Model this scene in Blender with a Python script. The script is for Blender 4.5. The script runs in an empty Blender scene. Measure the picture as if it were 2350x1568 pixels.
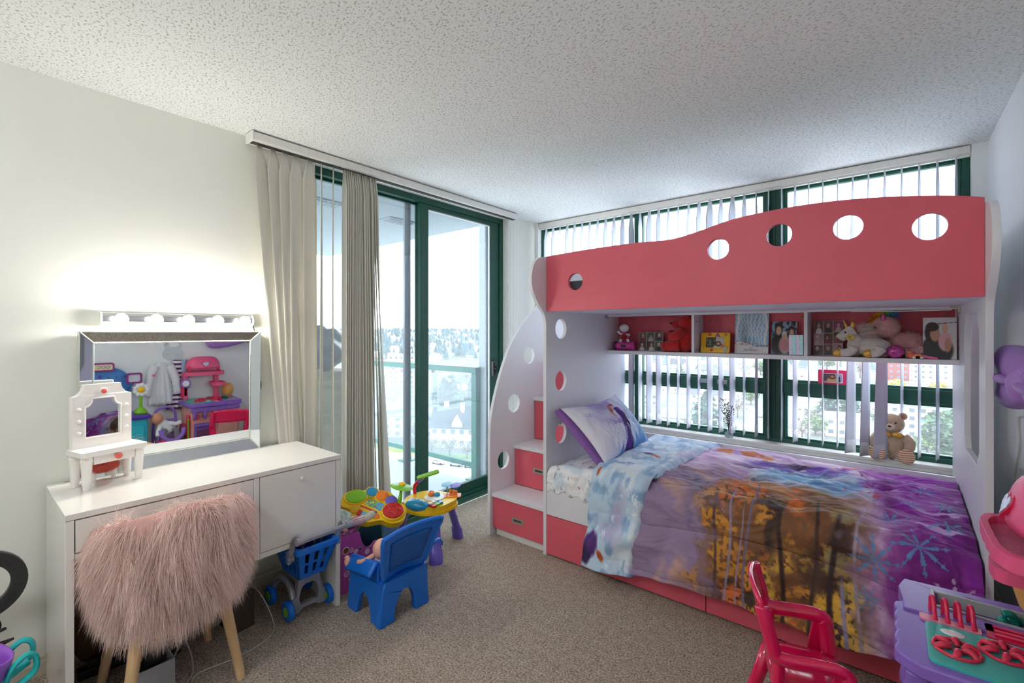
import bpy, bmesh, math, random
import numpy as np
from mathutils import Matrix, Vector, Euler
from mathutils.geometry import tessellate_polygon
PI = math.pi
R_ = math.radians
SC = bpy.context.scene
COL = SC.collection
random.seed(7)

# ------------------------------------------------------------------ camera
cam = bpy.data.cameras.new('camera')
cam.sensor_fit = 'HORIZONTAL'; cam.sensor_width = 36.0
cam.lens = 36.0 * 1062.23 / 2350.0
cam.shift_y = -22.14 / 2350.0
cam.clip_start = 0.02; cam.clip_end = 6000
co = bpy.data.objects.new('camera', cam); COL.objects.link(co)
co.location = (2.6729, -3.6282, 1.3896)
co.rotation_euler = (PI / 2, 0, 0.6864)
SC.camera = co

# ------------------------------------------------------------------ overcast sky
SKY = 3.7
w = bpy.data.worlds.new('overcast_sky'); SC.world = w; w.use_nodes = True
nt = w.node_tree; bg = nt.nodes['Background']
tc = nt.nodes.new('ShaderNodeTexCoord'); nz = nt.nodes.new('ShaderNodeTexNoise')
nz.inputs['Scale'].default_value = 2.2; nz.inputs['Detail'].default_value = 5
rp = nt.nodes.new('ShaderNodeValToRGB')
rp.color_ramp.elements[0].position = .3; rp.color_ramp.elements[0].color = (.86, .915, 1, 1)
rp.color_ramp.elements[1].position = .7; rp.color_ramp.elements[1].color = (.95, .975, 1, 1)
nt.links.new(tc.outputs['Generated'], nz.inputs['Vector']); nt.links.new(nz.outputs['Fac'], rp.inputs['Fac'])
nt.links.new(rp.outputs['Color'], bg.inputs['Color']); bg.inputs['Strength'].default_value = SKY

def portal(name, loc, rot, sx, sy):          # guides sky sampling through the openings, adds no light of its own
    l = bpy.data.lights.new(name, 'AREA'); l.shape = 'RECTANGLE'; l.size = sx; l.size_y = sy
    l.cycles.is_portal = True
    o = bpy.data.objects.new(name, l); COL.objects.link(o); o.location = loc; o.rotation_euler = rot
portal('door_portal', (-.135, -1.38, 1.2), (0, -PI / 2, 0), 2.34, 1.72)
portal('window_portal', (1.52, .2, 1.5), (-PI / 2, 0, 0), 2.94, 1.78)

vs = SC.view_settings
vs.view_transform = 'Standard'; vs.look = 'None'; vs.gamma = 1.0; vs.use_curve_mapping = False
vs.exposure = 0.82
SC.cycles.max_bounces = 8; SC.cycles.diffuse_bounces = 5; SC.cycles.glossy_bounces = 4; SC.cycles.transmission_bounces = 4; SC.cycles.transparent_max_bounces = 16
SC.cycles.sample_clamp_indirect = 8.0; SC.cycles.adaptive_threshold = .05; SC.cycles.adaptive_min_samples = 16

# ------------------------------------------------------------------ helpers
def lin(c):
    return tuple((x / 255 / 12.92) if x / 255 <= .04045 else ((x / 255 + .055) / 1.055) ** 2.4 for x in c)
MATS = {}
def M(name, rgb, rough=.5, metal=0., var=.04, vscale=30., bump=0., bscale=200., spec=.5, coat=0., sheen=0., emit=0., detail=3.):
    if name in MATS: return MATS[name]
    m = bpy.data.materials.new(name); m.use_nodes = True; t = m.node_tree; b = t.nodes['Principled BSDF']
    c = lin(rgb)
    tc = t.nodes.new('ShaderNodeTexCoord')
    n = t.nodes.new('ShaderNodeTexNoise'); n.inputs['Scale'].default_value = vscale; n.inputs['Detail'].default_value = detail
    t.links.new(tc.outputs['Object'], n.inputs['Vector'])
    r = t.nodes.new('ShaderNodeValToRGB')
    r.color_ramp.elements[0].position = .3; r.color_ramp.elements[1].position = .7
    r.color_ramp.elements[0].color = (*[max(0, x * (1 - var)) for x in c], 1)
    r.color_ramp.elements[1].color = (*[min(1, x * (1 + var)) for x in c], 1)
    t.links.new(n.outputs['Fac'], r.inputs['Fac']); t.links.new(r.outputs['Color'], b.inputs['Base Color'])
    b.inputs['Roughness'].default_value = rough; b.inputs['Metallic'].default_value = metal
    b.inputs['Specular IOR Level'].default_value = spec
    b.inputs['Coat Weight'].default_value = coat
    b.inputs['Sheen Weight'].default_value = sheen
    if emit:
        b.inputs['Emission Color'].default_value = (*c, 1); b.inputs['Emission Strength'].default_value = emit
    if bump:
        n2 = t.nodes.new('ShaderNodeTexNoise'); n2.inputs['Scale'].default_value = bscale; n2.inputs['Detail'].default_value = 4
        t.links.new(tc.outputs['Object'], n2.inputs['Vector'])
        bp = t.nodes.new('ShaderNodeBump'); bp.inputs['Strength'].default_value = bump; bp.inputs['Distance'].default_value = .01
        t.links.new(n2.outputs['Fac'], bp.inputs['Height']); t.links.new(bp.outputs['Normal'], b.inputs['Normal'])
    MATS[name] = m
    return m
def MV(name, rough=.6, bump=0., bscale=300., sheen=0., coat=0.):       # printed surface: colour comes from the 'Col' attribute
    if name in MATS: return MATS[name]
    m = bpy.data.materials.new(name); m.use_nodes = True; t = m.node_tree; b = t.nodes['Principled BSDF']
    a = t.nodes.new('ShaderNodeAttribute'); a.attribute_name = 'Col'
    t.links.new(a.outputs['Color'], b.inputs['Base Color']); b.inputs['Roughness'].default_value = rough
    b.inputs['Sheen Weight'].default_value = sheen; b.inputs['Coat Weight'].default_value = coat
    if bump:
        tc = t.nodes.new('ShaderNodeTexCoord')
        n2 = t.nodes.new('ShaderNodeTexNoise'); n2.inputs['Scale'].default_value = bscale; n2.inputs['Detail'].default_value = 4
        t.links.new(tc.outputs['Object'], n2.inputs['Vector'])
        bp = t.nodes.new('ShaderNodeBump'); bp.inputs['Strength'].default_value = bump; bp.inputs['Distance'].default_value = .005
        t.links.new(n2.outputs['Fac'], bp.inputs['Height']); t.links.new(bp.outputs['Normal'], b.inputs['Normal'])
    MATS[name] = m
    return m
def glass(name, tint=(235, 245, 245), veil=.06, gloss=.06, veilcol=(225, 235, 240)):  # translucent share mixes a glare veil into the glass
    if name in MATS: return MATS[name]
    m = bpy.data.materials.new(name); m.use_nodes = True; t = m.node_tree; t.nodes.clear()
    out = t.nodes.new('ShaderNodeOutputMaterial')
    tr = t.nodes.new('ShaderNodeBsdfTransparent'); tr.inputs['Color'].default_value = (*lin(tint), 1)
    gl = t.nodes.new('ShaderNodeBsdfGlossy'); gl.inputs['Roughness'].default_value = .02
    df = t.nodes.new('ShaderNodeBsdfTranslucent'); df.inputs['Color'].default_value = (*lin(veilcol), 1)
    n = t.nodes.new('ShaderNodeTexNoise'); n.inputs['Scale'].default_value = 9; n.inputs['Detail'].default_value = 8
    tc = t.nodes.new('ShaderNodeTexCoord'); t.links.new(tc.outputs['Object'], n.inputs['Vector'])
    mp = t.nodes.new('ShaderNodeMapRange'); mp.inputs[3].default_value = veil * .6; mp.inputs[4].default_value = veil * 1.4
    t.links.new(n.outputs['Fac'], mp.inputs[0])
    m1 = t.nodes.new('ShaderNodeMixShader'); m2 = t.nodes.new('ShaderNodeMixShader'); m2.inputs[0].default_value = gloss
    t.links.new(mp.outputs[0], m1.inputs[0]); t.links.new(tr.outputs[0], m1.inputs[1]); t.links.new(df.outputs[0], m1.inputs[2])
    t.links.new(m1.outputs[0], m2.inputs[1]); t.links.new(gl.outputs[0], m2.inputs[2]); t.links.new(m2.outputs[0], out.inputs[0])
    MATS[name] = m
    return m
def mirror_mat(name='mirror_silver', c=(238, 242, 244)):
    if name in MATS: return MATS[name]
    m = M(name, c, .015, 1., var=.01)
    return m
def cloth(name, rgb, trans=.35, rough=.9, var=.03):                     # thin fabric: diffuse + light coming through
    if name in MATS: return MATS[name]
    m = bpy.data.materials.new(name); m.use_nodes = True; t = m.node_tree; t.nodes.clear()
    out = t.nodes.new('ShaderNodeOutputMaterial'); c = lin(rgb)
    n = t.nodes.new('ShaderNodeTexNoise'); n.inputs['Scale'].default_value = 60
    tc = t.nodes.new('ShaderNodeTexCoord'); t.links.new(tc.outputs['Object'], n.inputs['Vector'])
    r = t.nodes.new('ShaderNodeValToRGB')
    r.color_ramp.elements[0].color = (*[x * (1 - var) for x in c], 1); r.color_ramp.elements[1].color = (*[min(1, x * (1 + var)) for x in c], 1)
    t.links.new(n.outputs['Fac'], r.inputs['Fac'])
    d = t.nodes.new('ShaderNodeBsdfDiffuse'); tl = t.nodes.new('ShaderNodeBsdfTranslucent')
    mx = t.nodes.new('ShaderNodeMixShader'); mx.inputs[0].default_value = trans
    t.links.new(r.outputs[0], d.inputs[0]); t.links.new(r.outputs[0], tl.inputs[0])
    t.links.new(d.outputs[0], mx.inputs[1]); t.links.new(tl.outputs[0], mx.inputs[2]); t.links.new(mx.outputs[0], out.inputs[0])
    MATS[name] = m
    return m

# smooth lattice noise for shapes and prints (numpy)
_rg = np.random.RandomState(11); _L = _rg.rand(64, 64, 64)
def vnoise(x, y, z=0.):
    x, y, z = np.broadcast_arrays(np.asarray(x, float), np.asarray(y, float), np.asarray(z, float))
    xi, yi, zi = np.floor(x).astype(int), np.floor(y).astype(int), np.floor(z).astype(int)
    fx, fy, fz = x - xi, y - yi, z - zi
    fx, fy, fz = [q * q * (3 - 2 * q) for q in (fx, fy, fz)]
    g = lambda a, b, c: _L[(xi + a) % 64, (yi + b) % 64, (zi + c) % 64]
    a = g(0, 0, 0) * (1 - fx) + g(1, 0, 0) * fx; b = g(0, 1, 0) * (1 - fx) + g(1, 1, 0) * fx
    c = g(0, 0, 1) * (1 - fx) + g(1, 0, 1) * fx; d = g(0, 1, 1) * (1 - fx) + g(1, 1, 1) * fx
    return (a * (1 - fy) + b * fy) * (1 - fz) + (c * (1 - fy) + d * fy) * fz
def fbm(x, y, z=0., o=4):
    s, a, t = 0, .5, 0
    for i in range(o):
        s = s + a * vnoise(x * 2 ** i + 3.1 * i, y * 2 ** i + 7.7 * i, z * 2 ** i); t += a; a *= .5
    return s / t

TM = {}
def world_of(o):
    m = Matrix.Identity(4)
    while o is not None:
        m = TM.get(o.name, Matrix.Identity(4)) @ m; o = o.parent
    return m
def tag(o, label=None, cat=None, group=None, kind=None):
    for k, v in (('label', label), ('category', cat), ('group', group), ('kind', kind)):
        if v: o[k] = v
    return o
def thing(name, label, cat, loc=(0, 0, 0), rz=0., group=None, rot=None, kind=None, scale=1.):
    o = bpy.data.objects.new(name, None); COL.objects.link(o); o.empty_display_size = .05
    o.location = loc; o.rotation_euler = rot if rot else (0, 0, rz); o.scale = (scale,) * 3
    TM[o.name] = Matrix.LocRotScale(Vector(loc), Euler(rot if rot else (0, 0, rz)), Vector((scale,) * 3))
    return tag(o, label, cat, group, kind)
def copy_tree(o, parent=None, **kw):
    c = o.copy(); COL.objects.link(c); c.parent = parent
    TM[c.name] = TM.get(o.name, Matrix.Identity(4))
    for ch in [x for x in o.children]: copy_tree(ch, c)
    for k, v in kw.items(): c[k] = v
    return c

class MB:
    def __init__(s): s.v = []; s.f = []; s.M = None
    def add(s, vs, fs):
        o = len(s.v)
        if s.M is not None: vs = [tuple(s.M @ Vector(p)) for p in vs]
        s.v.extend(tuple(p) for p in vs); s.f.extend(tuple(i + o for i in q) for q in fs); return s
    def at(s, loc=(0, 0, 0), rot=(0, 0, 0), sc=(1, 1, 1)):
        s.M = Matrix.LocRotScale(Vector(loc), Euler(rot), Vector(sc)); return s
    def box(s, x0, x1, y0, y1, z0, z1):
        return s.add([(x0, y0, z0), (x1, y0, z0), (x1, y1, z0), (x0, y1, z0), (x0, y0, z1), (x1, y0, z1), (x1, y1, z1), (x0, y1, z1)],
                     [(0, 3, 2, 1), (4, 5, 6, 7), (0, 1, 5, 4), (1, 2, 6, 5), (2, 3, 7, 6), (3, 0, 4, 7)])
    def cyl(s, p0, p1, r0, r1=None, n=16, caps=True):
        return s.tube([p0, p1], [r0, r0 if r1 is None else r1], n, caps)
    def tube(s, pts, r, n=10, caps=True, closed=False, flat=1.):
        P = [Vector(p) for p in pts]; m = len(P)
        rr = [r] * m if np.isscalar(r) else list(r)
        vs, fs = [], []; u = None
        for i in range(m):
            if closed: d = P[(i + 1) % m] - P[i - 1]
            else: d = P[min(i + 1, m - 1)] - P[max(i - 1, 0)]
            if d.length < 1e-9: d = Vector((0, 0, 1))
            d.normalize()
            if u is None:
                u = d.cross(Vector((0, 0, 1)))
                if u.length < 1e-3: u = d.cross(Vector((1, 0, 0)))
            u = u - d * u.dot(d)
            if u.length < 1e-6: u = d.orthogonal()
            u.normalize(); w_ = d.cross(u)
            for k in range(n):
                a = 2 * PI * k / n
                vs.append(P[i] + u * (math.cos(a) * rr[i]) + w_ * (math.sin(a) * rr[i] * flat))
        for i in range(m if closed else m - 1):
            j = (i + 1) % m
            for k in range(n):
                fs.append((i * n + k, i * n + (k + 1) % n, j * n + (k + 1) % n, j * n + k))
        if caps and not closed:
            fs.append(tuple(range(n - 1, -1, -1))); fs.append(tuple((m - 1) * n + k for k in range(n)))
        return s.add(vs, fs)
    def ell(s, c, r, nu=20, nv=12, fn=None):
        if np.isscalar(r): r = (r, r, r)
        vs = [(c[0], c[1], c[2] + r[2])]; fs = []
        for j in range(1, nv):
            t = PI * j / nv
            for i in range(nu):
                a = 2 * PI * i / nu
                vs.append((c[0] + r[0] * math.sin(t) * math.cos(a), c[1] + r[1] * math.sin(t) * math.sin(a), c[2] + r[2] * math.cos(t)))
        vs.append((c[0], c[1], c[2] - r[2])); L = len(vs) - 1
        for i in range(nu): fs.append((0, 1 + i, 1 + (i + 1) % nu))
        for j in range(nv - 2):
            for i in range(nu):
                a, b = 1 + j * nu + i, 1 + j * nu + (i + 1) % nu
                fs.append((a, a + nu, b + nu, b))
        o = 1 + (nv - 2) * nu
        for i in range(nu): fs.append((o + i, L, o + (i + 1) % nu))
        if fn: vs = [fn(p) for p in vs]
        return s.add(vs, fs)
    def lathe(s, prof, n=24, c=(0, 0, 0), caps=True):
        vs, fs = [], []
        for r, z in prof:
            for k in range(n):
                a = 2 * PI * k / n; vs.append((c[0] + r * math.cos(a), c[1] + r * math.sin(a), c[2] + z))
        for i in range(len(prof) - 1):
            for k in range(n): fs.append((i * n + k, i * n + (k + 1) % n, (i + 1) * n + (k + 1) % n, (i + 1) * n + k))
        if caps:
            fs.append(tuple(range(n - 1, -1, -1))); fs.append(tuple((len(prof) - 1) * n + k for k in range(n)))
        return s.add(vs, fs)
    def prism(s, outer, d0, d1, plane='xy', holes=()):
        mp = {'xy': lambda a, b, d: (a, b, d), 'xz': lambda a, b, d: (a, d, b), 'yz': lambda a, b, d: (d, a, b)}[plane]
        loops = [list(outer)] + [list(h) for h in holes]
        flat = [p for l in loops for p in l]; n = len(flat)
        tris = tessellate_polygon([[Vector((a, b, 0)) for a, b in l] for l in loops])
        vs = [mp(a, b, d0) for a, b in flat] + [mp(a, b, d1) for a, b in flat]; fs = []
        for t in tris:
            fs.append((t[2], t[1], t[0])); fs.append((t[0] + n, t[1] + n, t[2] + n))
        o = 0
        for l in loops:
            k = len(l)
            for i in range(k): fs.append((o + i, o + (i + 1) % k, o + (i + 1) % k + n, o + i + n))
            o += k
        return s.add(vs, fs)
    def grid(s, nu, nv, fn, closed=False):
        vs = [fn(i / (nu - (0 if closed else 1)), j / (nv - 1)) for j in range(nv) for i in range(nu)]
        fs = []
        for j in range(nv - 1):
            for i in range(nu if closed else nu - 1):
                a, b = j * nu + i, j * nu + (i + 1) % nu
                fs.append((a, b, b + nu, a + nu))
        return s.add(vs, fs)
    def vgrid(s, nu, nv, fn):
        V, U = np.meshgrid(np.linspace(0, 1, nv), np.linspace(0, 1, nu), indexing='ij')
        p = fn(U.ravel(), V.ravel()); i, j = np.meshgrid(np.arange(nu - 1), np.arange(nv - 1)); a = (j * nu + i).ravel()
        o = len(s.v); s.v.extend(map(tuple, p.tolist())); s.f.extend(map(tuple, (np.stack([a, a + 1, a + 1 + nu, a + nu], 1) + o).tolist())); return s
    def build(s, name, mat, parent=None, sm=35, bevel=0., seg=2, sub=0, solid=0., world=None, colfn=None, norm=True):
        """world=True: coordinates were given in world space although the parent has its own place"""
        me = bpy.data.meshes.new(name)
        vs = s.v
        if parent is not None and world:
            inv = world_of(parent).inverted(); vs = [tuple(inv @ Vector(p)) for p in vs]
        me.from_pydata(vs, [], s.f)
        if norm:
            bm = bmesh.new(); bm.from_mesh(me); bmesh.ops.recalc_face_normals(bm, faces=bm.faces); bm.to_mesh(me); bm.free()
        me.update()
        if sm is not None:
            me.polygons.foreach_set('use_smooth', [True] * len(me.polygons))
            if sm < 180: me.set_sharp_from_angle(angle=R_(sm))
        if colfn is not None:
            at = me.color_attributes.new('Col', 'FLOAT_COLOR', 'POINT')
            c = colfn(np.array(s.v)); at.data.foreach_set('color', np.concatenate([c, np.ones((len(c), 1))], 1).astype(np.float32).ravel())
        o = bpy.data.objects.new(name, me); COL.objects.link(o)
        if mat is not None: me.materials.append(mat)
        if parent is not None: o.parent = parent
        if bevel:
            b = o.modifiers.new('bevel', 'BEVEL'); b.width = bevel; b.segments = seg; b.limit_method = 'ANGLE'; b.angle_limit = R_(40)
        if solid:
            b = o.modifiers.new('solid', 'SOLIDIFY'); b.thickness = solid; b.offset = 0
        if sub:
            b = o.modifiers.new('sub', 'SUBSURF'); b.levels = sub; b.render_levels = sub
        return o
def struct(o): o['kind'] = 'structure'; return o
def circ(cx, cy, r, n=32, ry=None):
    return [(cx + r * math.cos(2 * PI * i / n), cy + (ry or r) * math.sin(2 * PI * i / n)) for i in range(n)]
def rrect(x0, x1, y0, y1, r, n=5):
    out = []
    for cx, cy, a in ((x1 - r, y1 - r, 0), (x0 + r, y1 - r, 90), (x0 + r, y0 + r, 180), (x1 - r, y0 + r, 270)):
        for i in range(n + 1):
            t = R_(a + 90 * i / n); out.append((cx + r * math.cos(t), cy + r * math.sin(t)))
    return out
def spline(pts, n=8, closed=False):
    P = [np.array(p, float) for p in pts]; m = len(P); out = []
    for i in range(m if closed else m - 1):
        p0, p1, p2, p3 = (P[i - 1] if (i or closed) else P[0]), P[i], P[(i + 1) % m], (P[(i + 2) % m] if (closed or i + 2 < m) else P[-1])
        for k in range(n):
            t = k / n
            out.append(tuple(.5 * (2 * p1 + (p2 - p0) * t + (2 * p0 - 5 * p1 + 4 * p2 - p3) * t * t + (3 * p1 - p0 - 3 * p2 + p3) * t ** 3)))
    if not closed: out.append(tuple(P[-1]))
    return out
def star(cx, cy, r, r2, n=5, a0=90):
    return [(cx + (r if i % 2 == 0 else r2) * math.cos(R_(a0 + 180 * i / n)), cy + (r if i % 2 == 0 else r2) * math.sin(R_(a0 + 180 * i / n))) for i in range(2 * n)]
def text(name, s, size, mat, parent, loc, rot, ext=.0006, align='CENTER', space=1., sx=1.):
    c = bpy.data.curves.new(name, 'FONT'); c.body = s; c.size = size; c.extrude = ext; c.align_x = align; c.align_y = 'CENTER'
    c.space_character = space
    t = bpy.data.objects.new('tmp_text', c); COL.objects.link(t)
    me = bpy.data.meshes.new_from_object(t.evaluated_get(bpy.context.evaluated_depsgraph_get()))
    bpy.data.objects.remove(t)
    o = bpy.data.objects.new(name, me); COL.objects.link(o); me.materials.clear(); me.materials.append(mat)
    o.parent = parent; o.location = loc; o.rotation_euler = rot; o.scale = (sx, 1, 1)
    return o
def strands(name, mat, parent, roots, dirs, length, width, segs=4, gravity=.5, seed=1, curl=.15, colfn=None, lenvar=.4):
    """fur: thin tapered ribbons grown from roots along dirs, combed by gravity"""
    rg = np.random.RandomState(seed); n = len(roots)
    roots = np.asarray(roots, float); d = np.asarray(dirs, float) + rg.normal(0, curl, (n, 3))
    d /= np.linalg.norm(d, axis=1)[:, None]
    L = length * (1 - lenvar + 2 * lenvar * rg.rand(n)); L = L[:, None]
    pts = [roots]; p = roots.copy(); v = d.copy()
    for i in range(segs):
        p = p + v * L / segs; pts.append(p)
        v = v + np.array([0, 0, -1.]) * gravity + rg.normal(0, curl * .6, (n, 3)); v /= np.linalg.norm(v, axis=1)[:, None]
    side = np.cross(d, rg.normal(0, 1, (n, 3))); side /= np.linalg.norm(side, axis=1)[:, None]
    V = []
    for i, q in enumerate(pts):
        wd = width * (1 - .85 * i / segs)
        V.append(q - side * wd); V.append(q + side * wd)
    V = np.stack(V, 1).reshape(-1, 3); k = 2 * (segs + 1)
    base = np.arange(n)[:, None] * k; F = []
    for i in range(segs): F.append(base + np.array([[2 * i, 2 * i + 1, 2 * i + 3, 2 * i + 2]]))
    F = np.concatenate(F, 0)
    me = bpy.data.meshes.new(name)
    me.vertices.add(len(V)); me.vertices.foreach_set('co', V.ravel())
    me.loops.add(F.size); me.loops.foreach_set('vertex_index', F.ravel().astype(np.int32))
    me.polygons.add(len(F)); me.polygons.foreach_set('loop_start', np.arange(0, F.size, 4, dtype=np.int32))
    me.update(calc_edges=True); me.validate()
    me.polygons.foreach_set('use_smooth', [True] * len(me.polygons))
    if colfn is not None:
        at = me.color_attributes.new('Col', 'FLOAT_COLOR', 'POINT'); c = np.repeat(colfn(roots, rg), k, 0)
        at.data.foreach_set('color', np.concatenate([c, np.ones((len(c), 1))], 1).astype(np.float32).ravel())
    o = bpy.data.objects.new(name, me); COL.objects.link(o); me.materials.append(mat); o.parent = parent; o['kind'] = 'stuff'
    return o
def surf_samples(o, n, seed=1):
    """random points and normals on a mesh object's faces (local coordinates)"""
    me = o.data; rg = np.random.RandomState(seed); me.calc_loop_triangles()
    nv = len(me.vertices); co_ = np.empty(nv * 3); me.vertices.foreach_get('co', co_); co_ = co_.reshape(-1, 3)
    nt_ = len(me.loop_triangles); ti = np.empty(nt_ * 3, dtype=np.int32); me.loop_triangles.foreach_get('vertices', ti); ti = ti.reshape(-1, 3)
    a, b, c = co_[ti[:, 0]], co_[ti[:, 1]], co_[ti[:, 2]]
    cr = np.cross(b - a, c - a); ar = np.linalg.norm(cr, axis=1); nn = cr / np.maximum(ar, 1e-12)[:, None]
    k = rg.choice(nt_, n, p=ar / ar.sum()); u, v = rg.rand(n), rg.rand(n); fl = u + v > 1; u[fl], v[fl] = 1 - u[fl], 1 - v[fl]
    return a[k] + (b - a)[k] * u[:, None] + (c - a)[k] * v[:, None], nn[k]
def painted(name, mat, parent, W, Hh, fn, loc=(0, 0, 0), rot=(0, 0, 0), n=48, off=0.):
    """a flat print: a fine grid whose colour attribute holds the picture; fn(u, v) -> (N,3) sRGB 0..255; lies in xz, facing -y"""
    mb = MB(); nv = max(4, int(n * Hh / W)); mb.grid(n, nv, lambda u, v: ((u - .5) * W, -off, v * Hh))
    def cf(V):
        c = fn(V[:, 0] / W + .5, V[:, 2] / Hh) / 255.; return np.where(c <= .04045, c / 12.92, ((np.maximum(c, 0) + .055) / 1.055) ** 2.4)
    o = mb.build(name, mat, parent, sm=None, colfn=cf, norm=False); o.location = loc; o.rotation_euler = rot
    return o
def blob(c, u, v, cu, cv, ru, rv, col, soft=.15, ang=0.):
    """paints a soft-edged ellipse into the colour array c"""
    a = R_(ang); du, dv = u - cu, v - cv; x = (du * math.cos(a) + dv * math.sin(a)) / ru; y = (-du * math.sin(a) + dv * math.cos(a)) / rv
    k = np.clip((1 - np.hypot(x, y)) / soft, 0, 1)[:, None]
    return c * (1 - k) + np.array(col, float) * k
def rectp(c, u, v, u0, u1, v0, v1, col):
    k = ((u > u0) & (u < u1) & (v > v0) & (v < v1))[:, None]
    return np.where(k, np.array(col, float), c)
# ================================================================== the room
RX, RY, RH = 3.0858, -5.3, 2.44
m_wall = M('wall_paint', (237, 237, 228), .75, var=.012, vscale=3, bump=.04, bscale=160)
m_wall_b = M('wall_paint_daylit', (238, 241, 243), .7, var=.012, vscale=3, bump=.04, bscale=160)  # bluish cast of the daylight is put into this wall colour
m_trim = M('trim_paint', (236, 236, 232), .45)
m_green = M('green_aluminium', (16, 74, 60), .38, var=.08, vscale=14)
m_alu = M('grey_aluminium', (128, 140, 146), .4, metal=.4)
m_pane = glass('window_pane', (240, 244, 246), veil=.05, gloss=.05, veilcol=(232, 236, 244))  # washed-out window glare is put into the pane itself

def ceiling_mat():
    m = bpy.data.materials.new('popcorn_ceiling'); m.use_nodes = True; t = m.node_tree; b = t.nodes['Principled BSDF']
    tc = t.nodes.new('ShaderNodeTexCoord')
    mpn = t.nodes.new('ShaderNodeMapping'); mpn.inputs['Rotation'].default_value = (0, 0, .5); mpn.inputs['Scale'].default_value = (1, 1.5, 1)
    t.links.new(tc.outputs['Object'], mpn.inputs[0])
    n = t.nodes.new('ShaderNodeTexNoise'); n.inputs['Scale'].default_value = 84; n.inputs['Detail'].default_value = 2.5; n.inputs['Roughness'].default_value = .55
    t.links.new(mpn.outputs[0], n.inputs['Vector'])
    r = t.nodes.new('ShaderNodeValToRGB'); e = r.color_ramp.elements
    e[0].position = .36; e[0].color = (*lin((196, 193, 184)), 1); e[1].position = .45; e[1].color = (*lin((244, 247, 246)), 1)
    t.links.new(n.outputs['Fac'], r.inputs['Fac']); t.links.new(r.outputs[0], b.inputs['Base Color'])
    b.inputs['Roughness'].default_value = .95
    n2 = t.nodes.new('ShaderNodeTexNoise'); n2.inputs['Scale'].default_value = 84; n2.inputs['Detail'].default_value = 3
    t.links.new(mpn.outputs[0], n2.inputs['Vector'])
    bp = t.nodes.new('ShaderNodeBump'); bp.inputs['Strength'].default_value = .55; bp.inputs['Distance'].default_value = .010
    t.links.new(n2.outputs['Fac'], bp.inputs['Height']); t.links.new(bp.outputs[0], b.inputs['Normal'])
    return m
def carpet_mat():
    m = bpy.data.materials.new('beige_carpet'); m.use_nodes = True; t = m.node_tree; b = t.nodes['Principled BSDF']
    tc = t.nodes.new('ShaderNodeTexCoord')
    n = t.nodes.new('ShaderNodeTexNoise'); n.inputs['Scale'].default_value = 120; n.inputs['Detail'].default_value = 5; n.inputs['Roughness'].default_value = .7
    n1 = t.nodes.new('ShaderNodeTexNoise'); n1.inputs['Scale'].default_value = 26; n1.inputs['Detail'].default_value = 4
    for q in (n, n1): t.links.new(tc.outputs['Object'], q.inputs['Vector'])
    ad = t.nodes.new('ShaderNodeMath'); ad.operation = 'MULTIPLY_ADD'; ad.inputs[1].default_value = .86
    sb = t.nodes.new('ShaderNodeMath'); sb.operation = 'MULTIPLY'; sb.inputs[1].default_value = .14
    t.links.new(n1.outputs['Fac'], sb.inputs[0]); t.links.new(n.outputs['Fac'], ad.inputs[0]); t.links.new(sb.outputs[0], ad.inputs[2])
    r = t.nodes.new('ShaderNodeValToRGB'); e = r.color_ramp.elements
    e[0].position = .38; e[0].color = (*lin((128, 106, 86)), 1); e[1].position = .60; e[1].color = (*lin((242, 224, 202)), 1)
    t.links.new(ad.outputs[0], r.inputs['Fac']); t.links.new(r.outputs[0], b.inputs['Base Color'])
    b.inputs['Roughness'].default_value = 1.; b.inputs['Sheen Weight'].default_value = .15
    bp = t.nodes.new('ShaderNodeBump'); bp.inputs['Strength'].default_value = .9; bp.inputs['Distance'].default_value = .02
    t.links.new(ad.outputs[0], bp.inputs['Height']); t.links.new(bp.outputs[0], b.inputs['Normal'])
    return m

mb = MB(); mb.box(0, RX, RY, 0, -.12, 0); struct(mb.build('floor', carpet_mat(), sm=None))
mb = MB(); mb.box(-.2, RX + .15, RY - .15, .2, RH, RH + .12); struct(mb.build('ceiling', ceiling_mat(), sm=None))
DY0, DY1, DH = -2.23, -.41, 2.415
mb = MB(); mb.box(-.2, 0, RY, DY0, 0, RH); mb.box(-.2, 0, DY1, 0, 0, RH); mb.box(-.2, 0, DY0, DY1, DH, RH)
struct(mb.build('wall_left', m_wall, sm=None))
WX0, WX1, WZ0, WZ1 = .03, 3.02, .60, 2.44
mb = MB(); mb.box(-.2, WX0, 0, .2, 0, RH); mb.box(WX1, RX + .15, 0, .2, 0, RH); mb.box(WX0, WX1, 0, .2, 0, WZ0)
struct(mb.build('wall_back', m_wall_b, sm=None))
mb = MB(); mb.box(RX, RX + .15, RY, .0, 0, RH); struct(mb.build('wall_right', m_wall_b, sm=None))
mb = MB(); mb.box(-.2, RX + .15, RY - .15, RY, 0, RH); struct(mb.build('wall_rear', m_wall, sm=None))
def baseboard(name, pts):
    mb = MB(); prof = [(0, 0), (.014, 0), (.014, .05), (.009, .06), (.009, .072), (.004, .08), (0, .08)]
    (x0, y0), (x1, y1) = pts; d = Vector((x1 - x0, y1 - y0, 0)).normalized(); n = Vector((-d.y, d.x, 0))
    vs = [(x + n.x * a, y + n.y * a, b) for x, y in pts for a, b in prof]; k = len(prof)
    mb.add(vs, [(i, (i + 1) % k, (i + 1) % k + k, i + k) for i in range(k)] + [tuple(range(k)), tuple(range(2 * k - 1, k - 1, -1))])
    struct(mb.build(name, M('baseboard_paint', (214, 205, 188), .5), sm=None))
baseboard('baseboard_left', [(0, DY0), (0, RY)]); baseboard('baseboard_right', [(RX, RY), (RX, 0)])
baseboard('baseboard_rear', [(0, RY), (RX, RY)]); baseboard('baseboard_back', [(RX, 0), (0, 0)])

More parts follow.
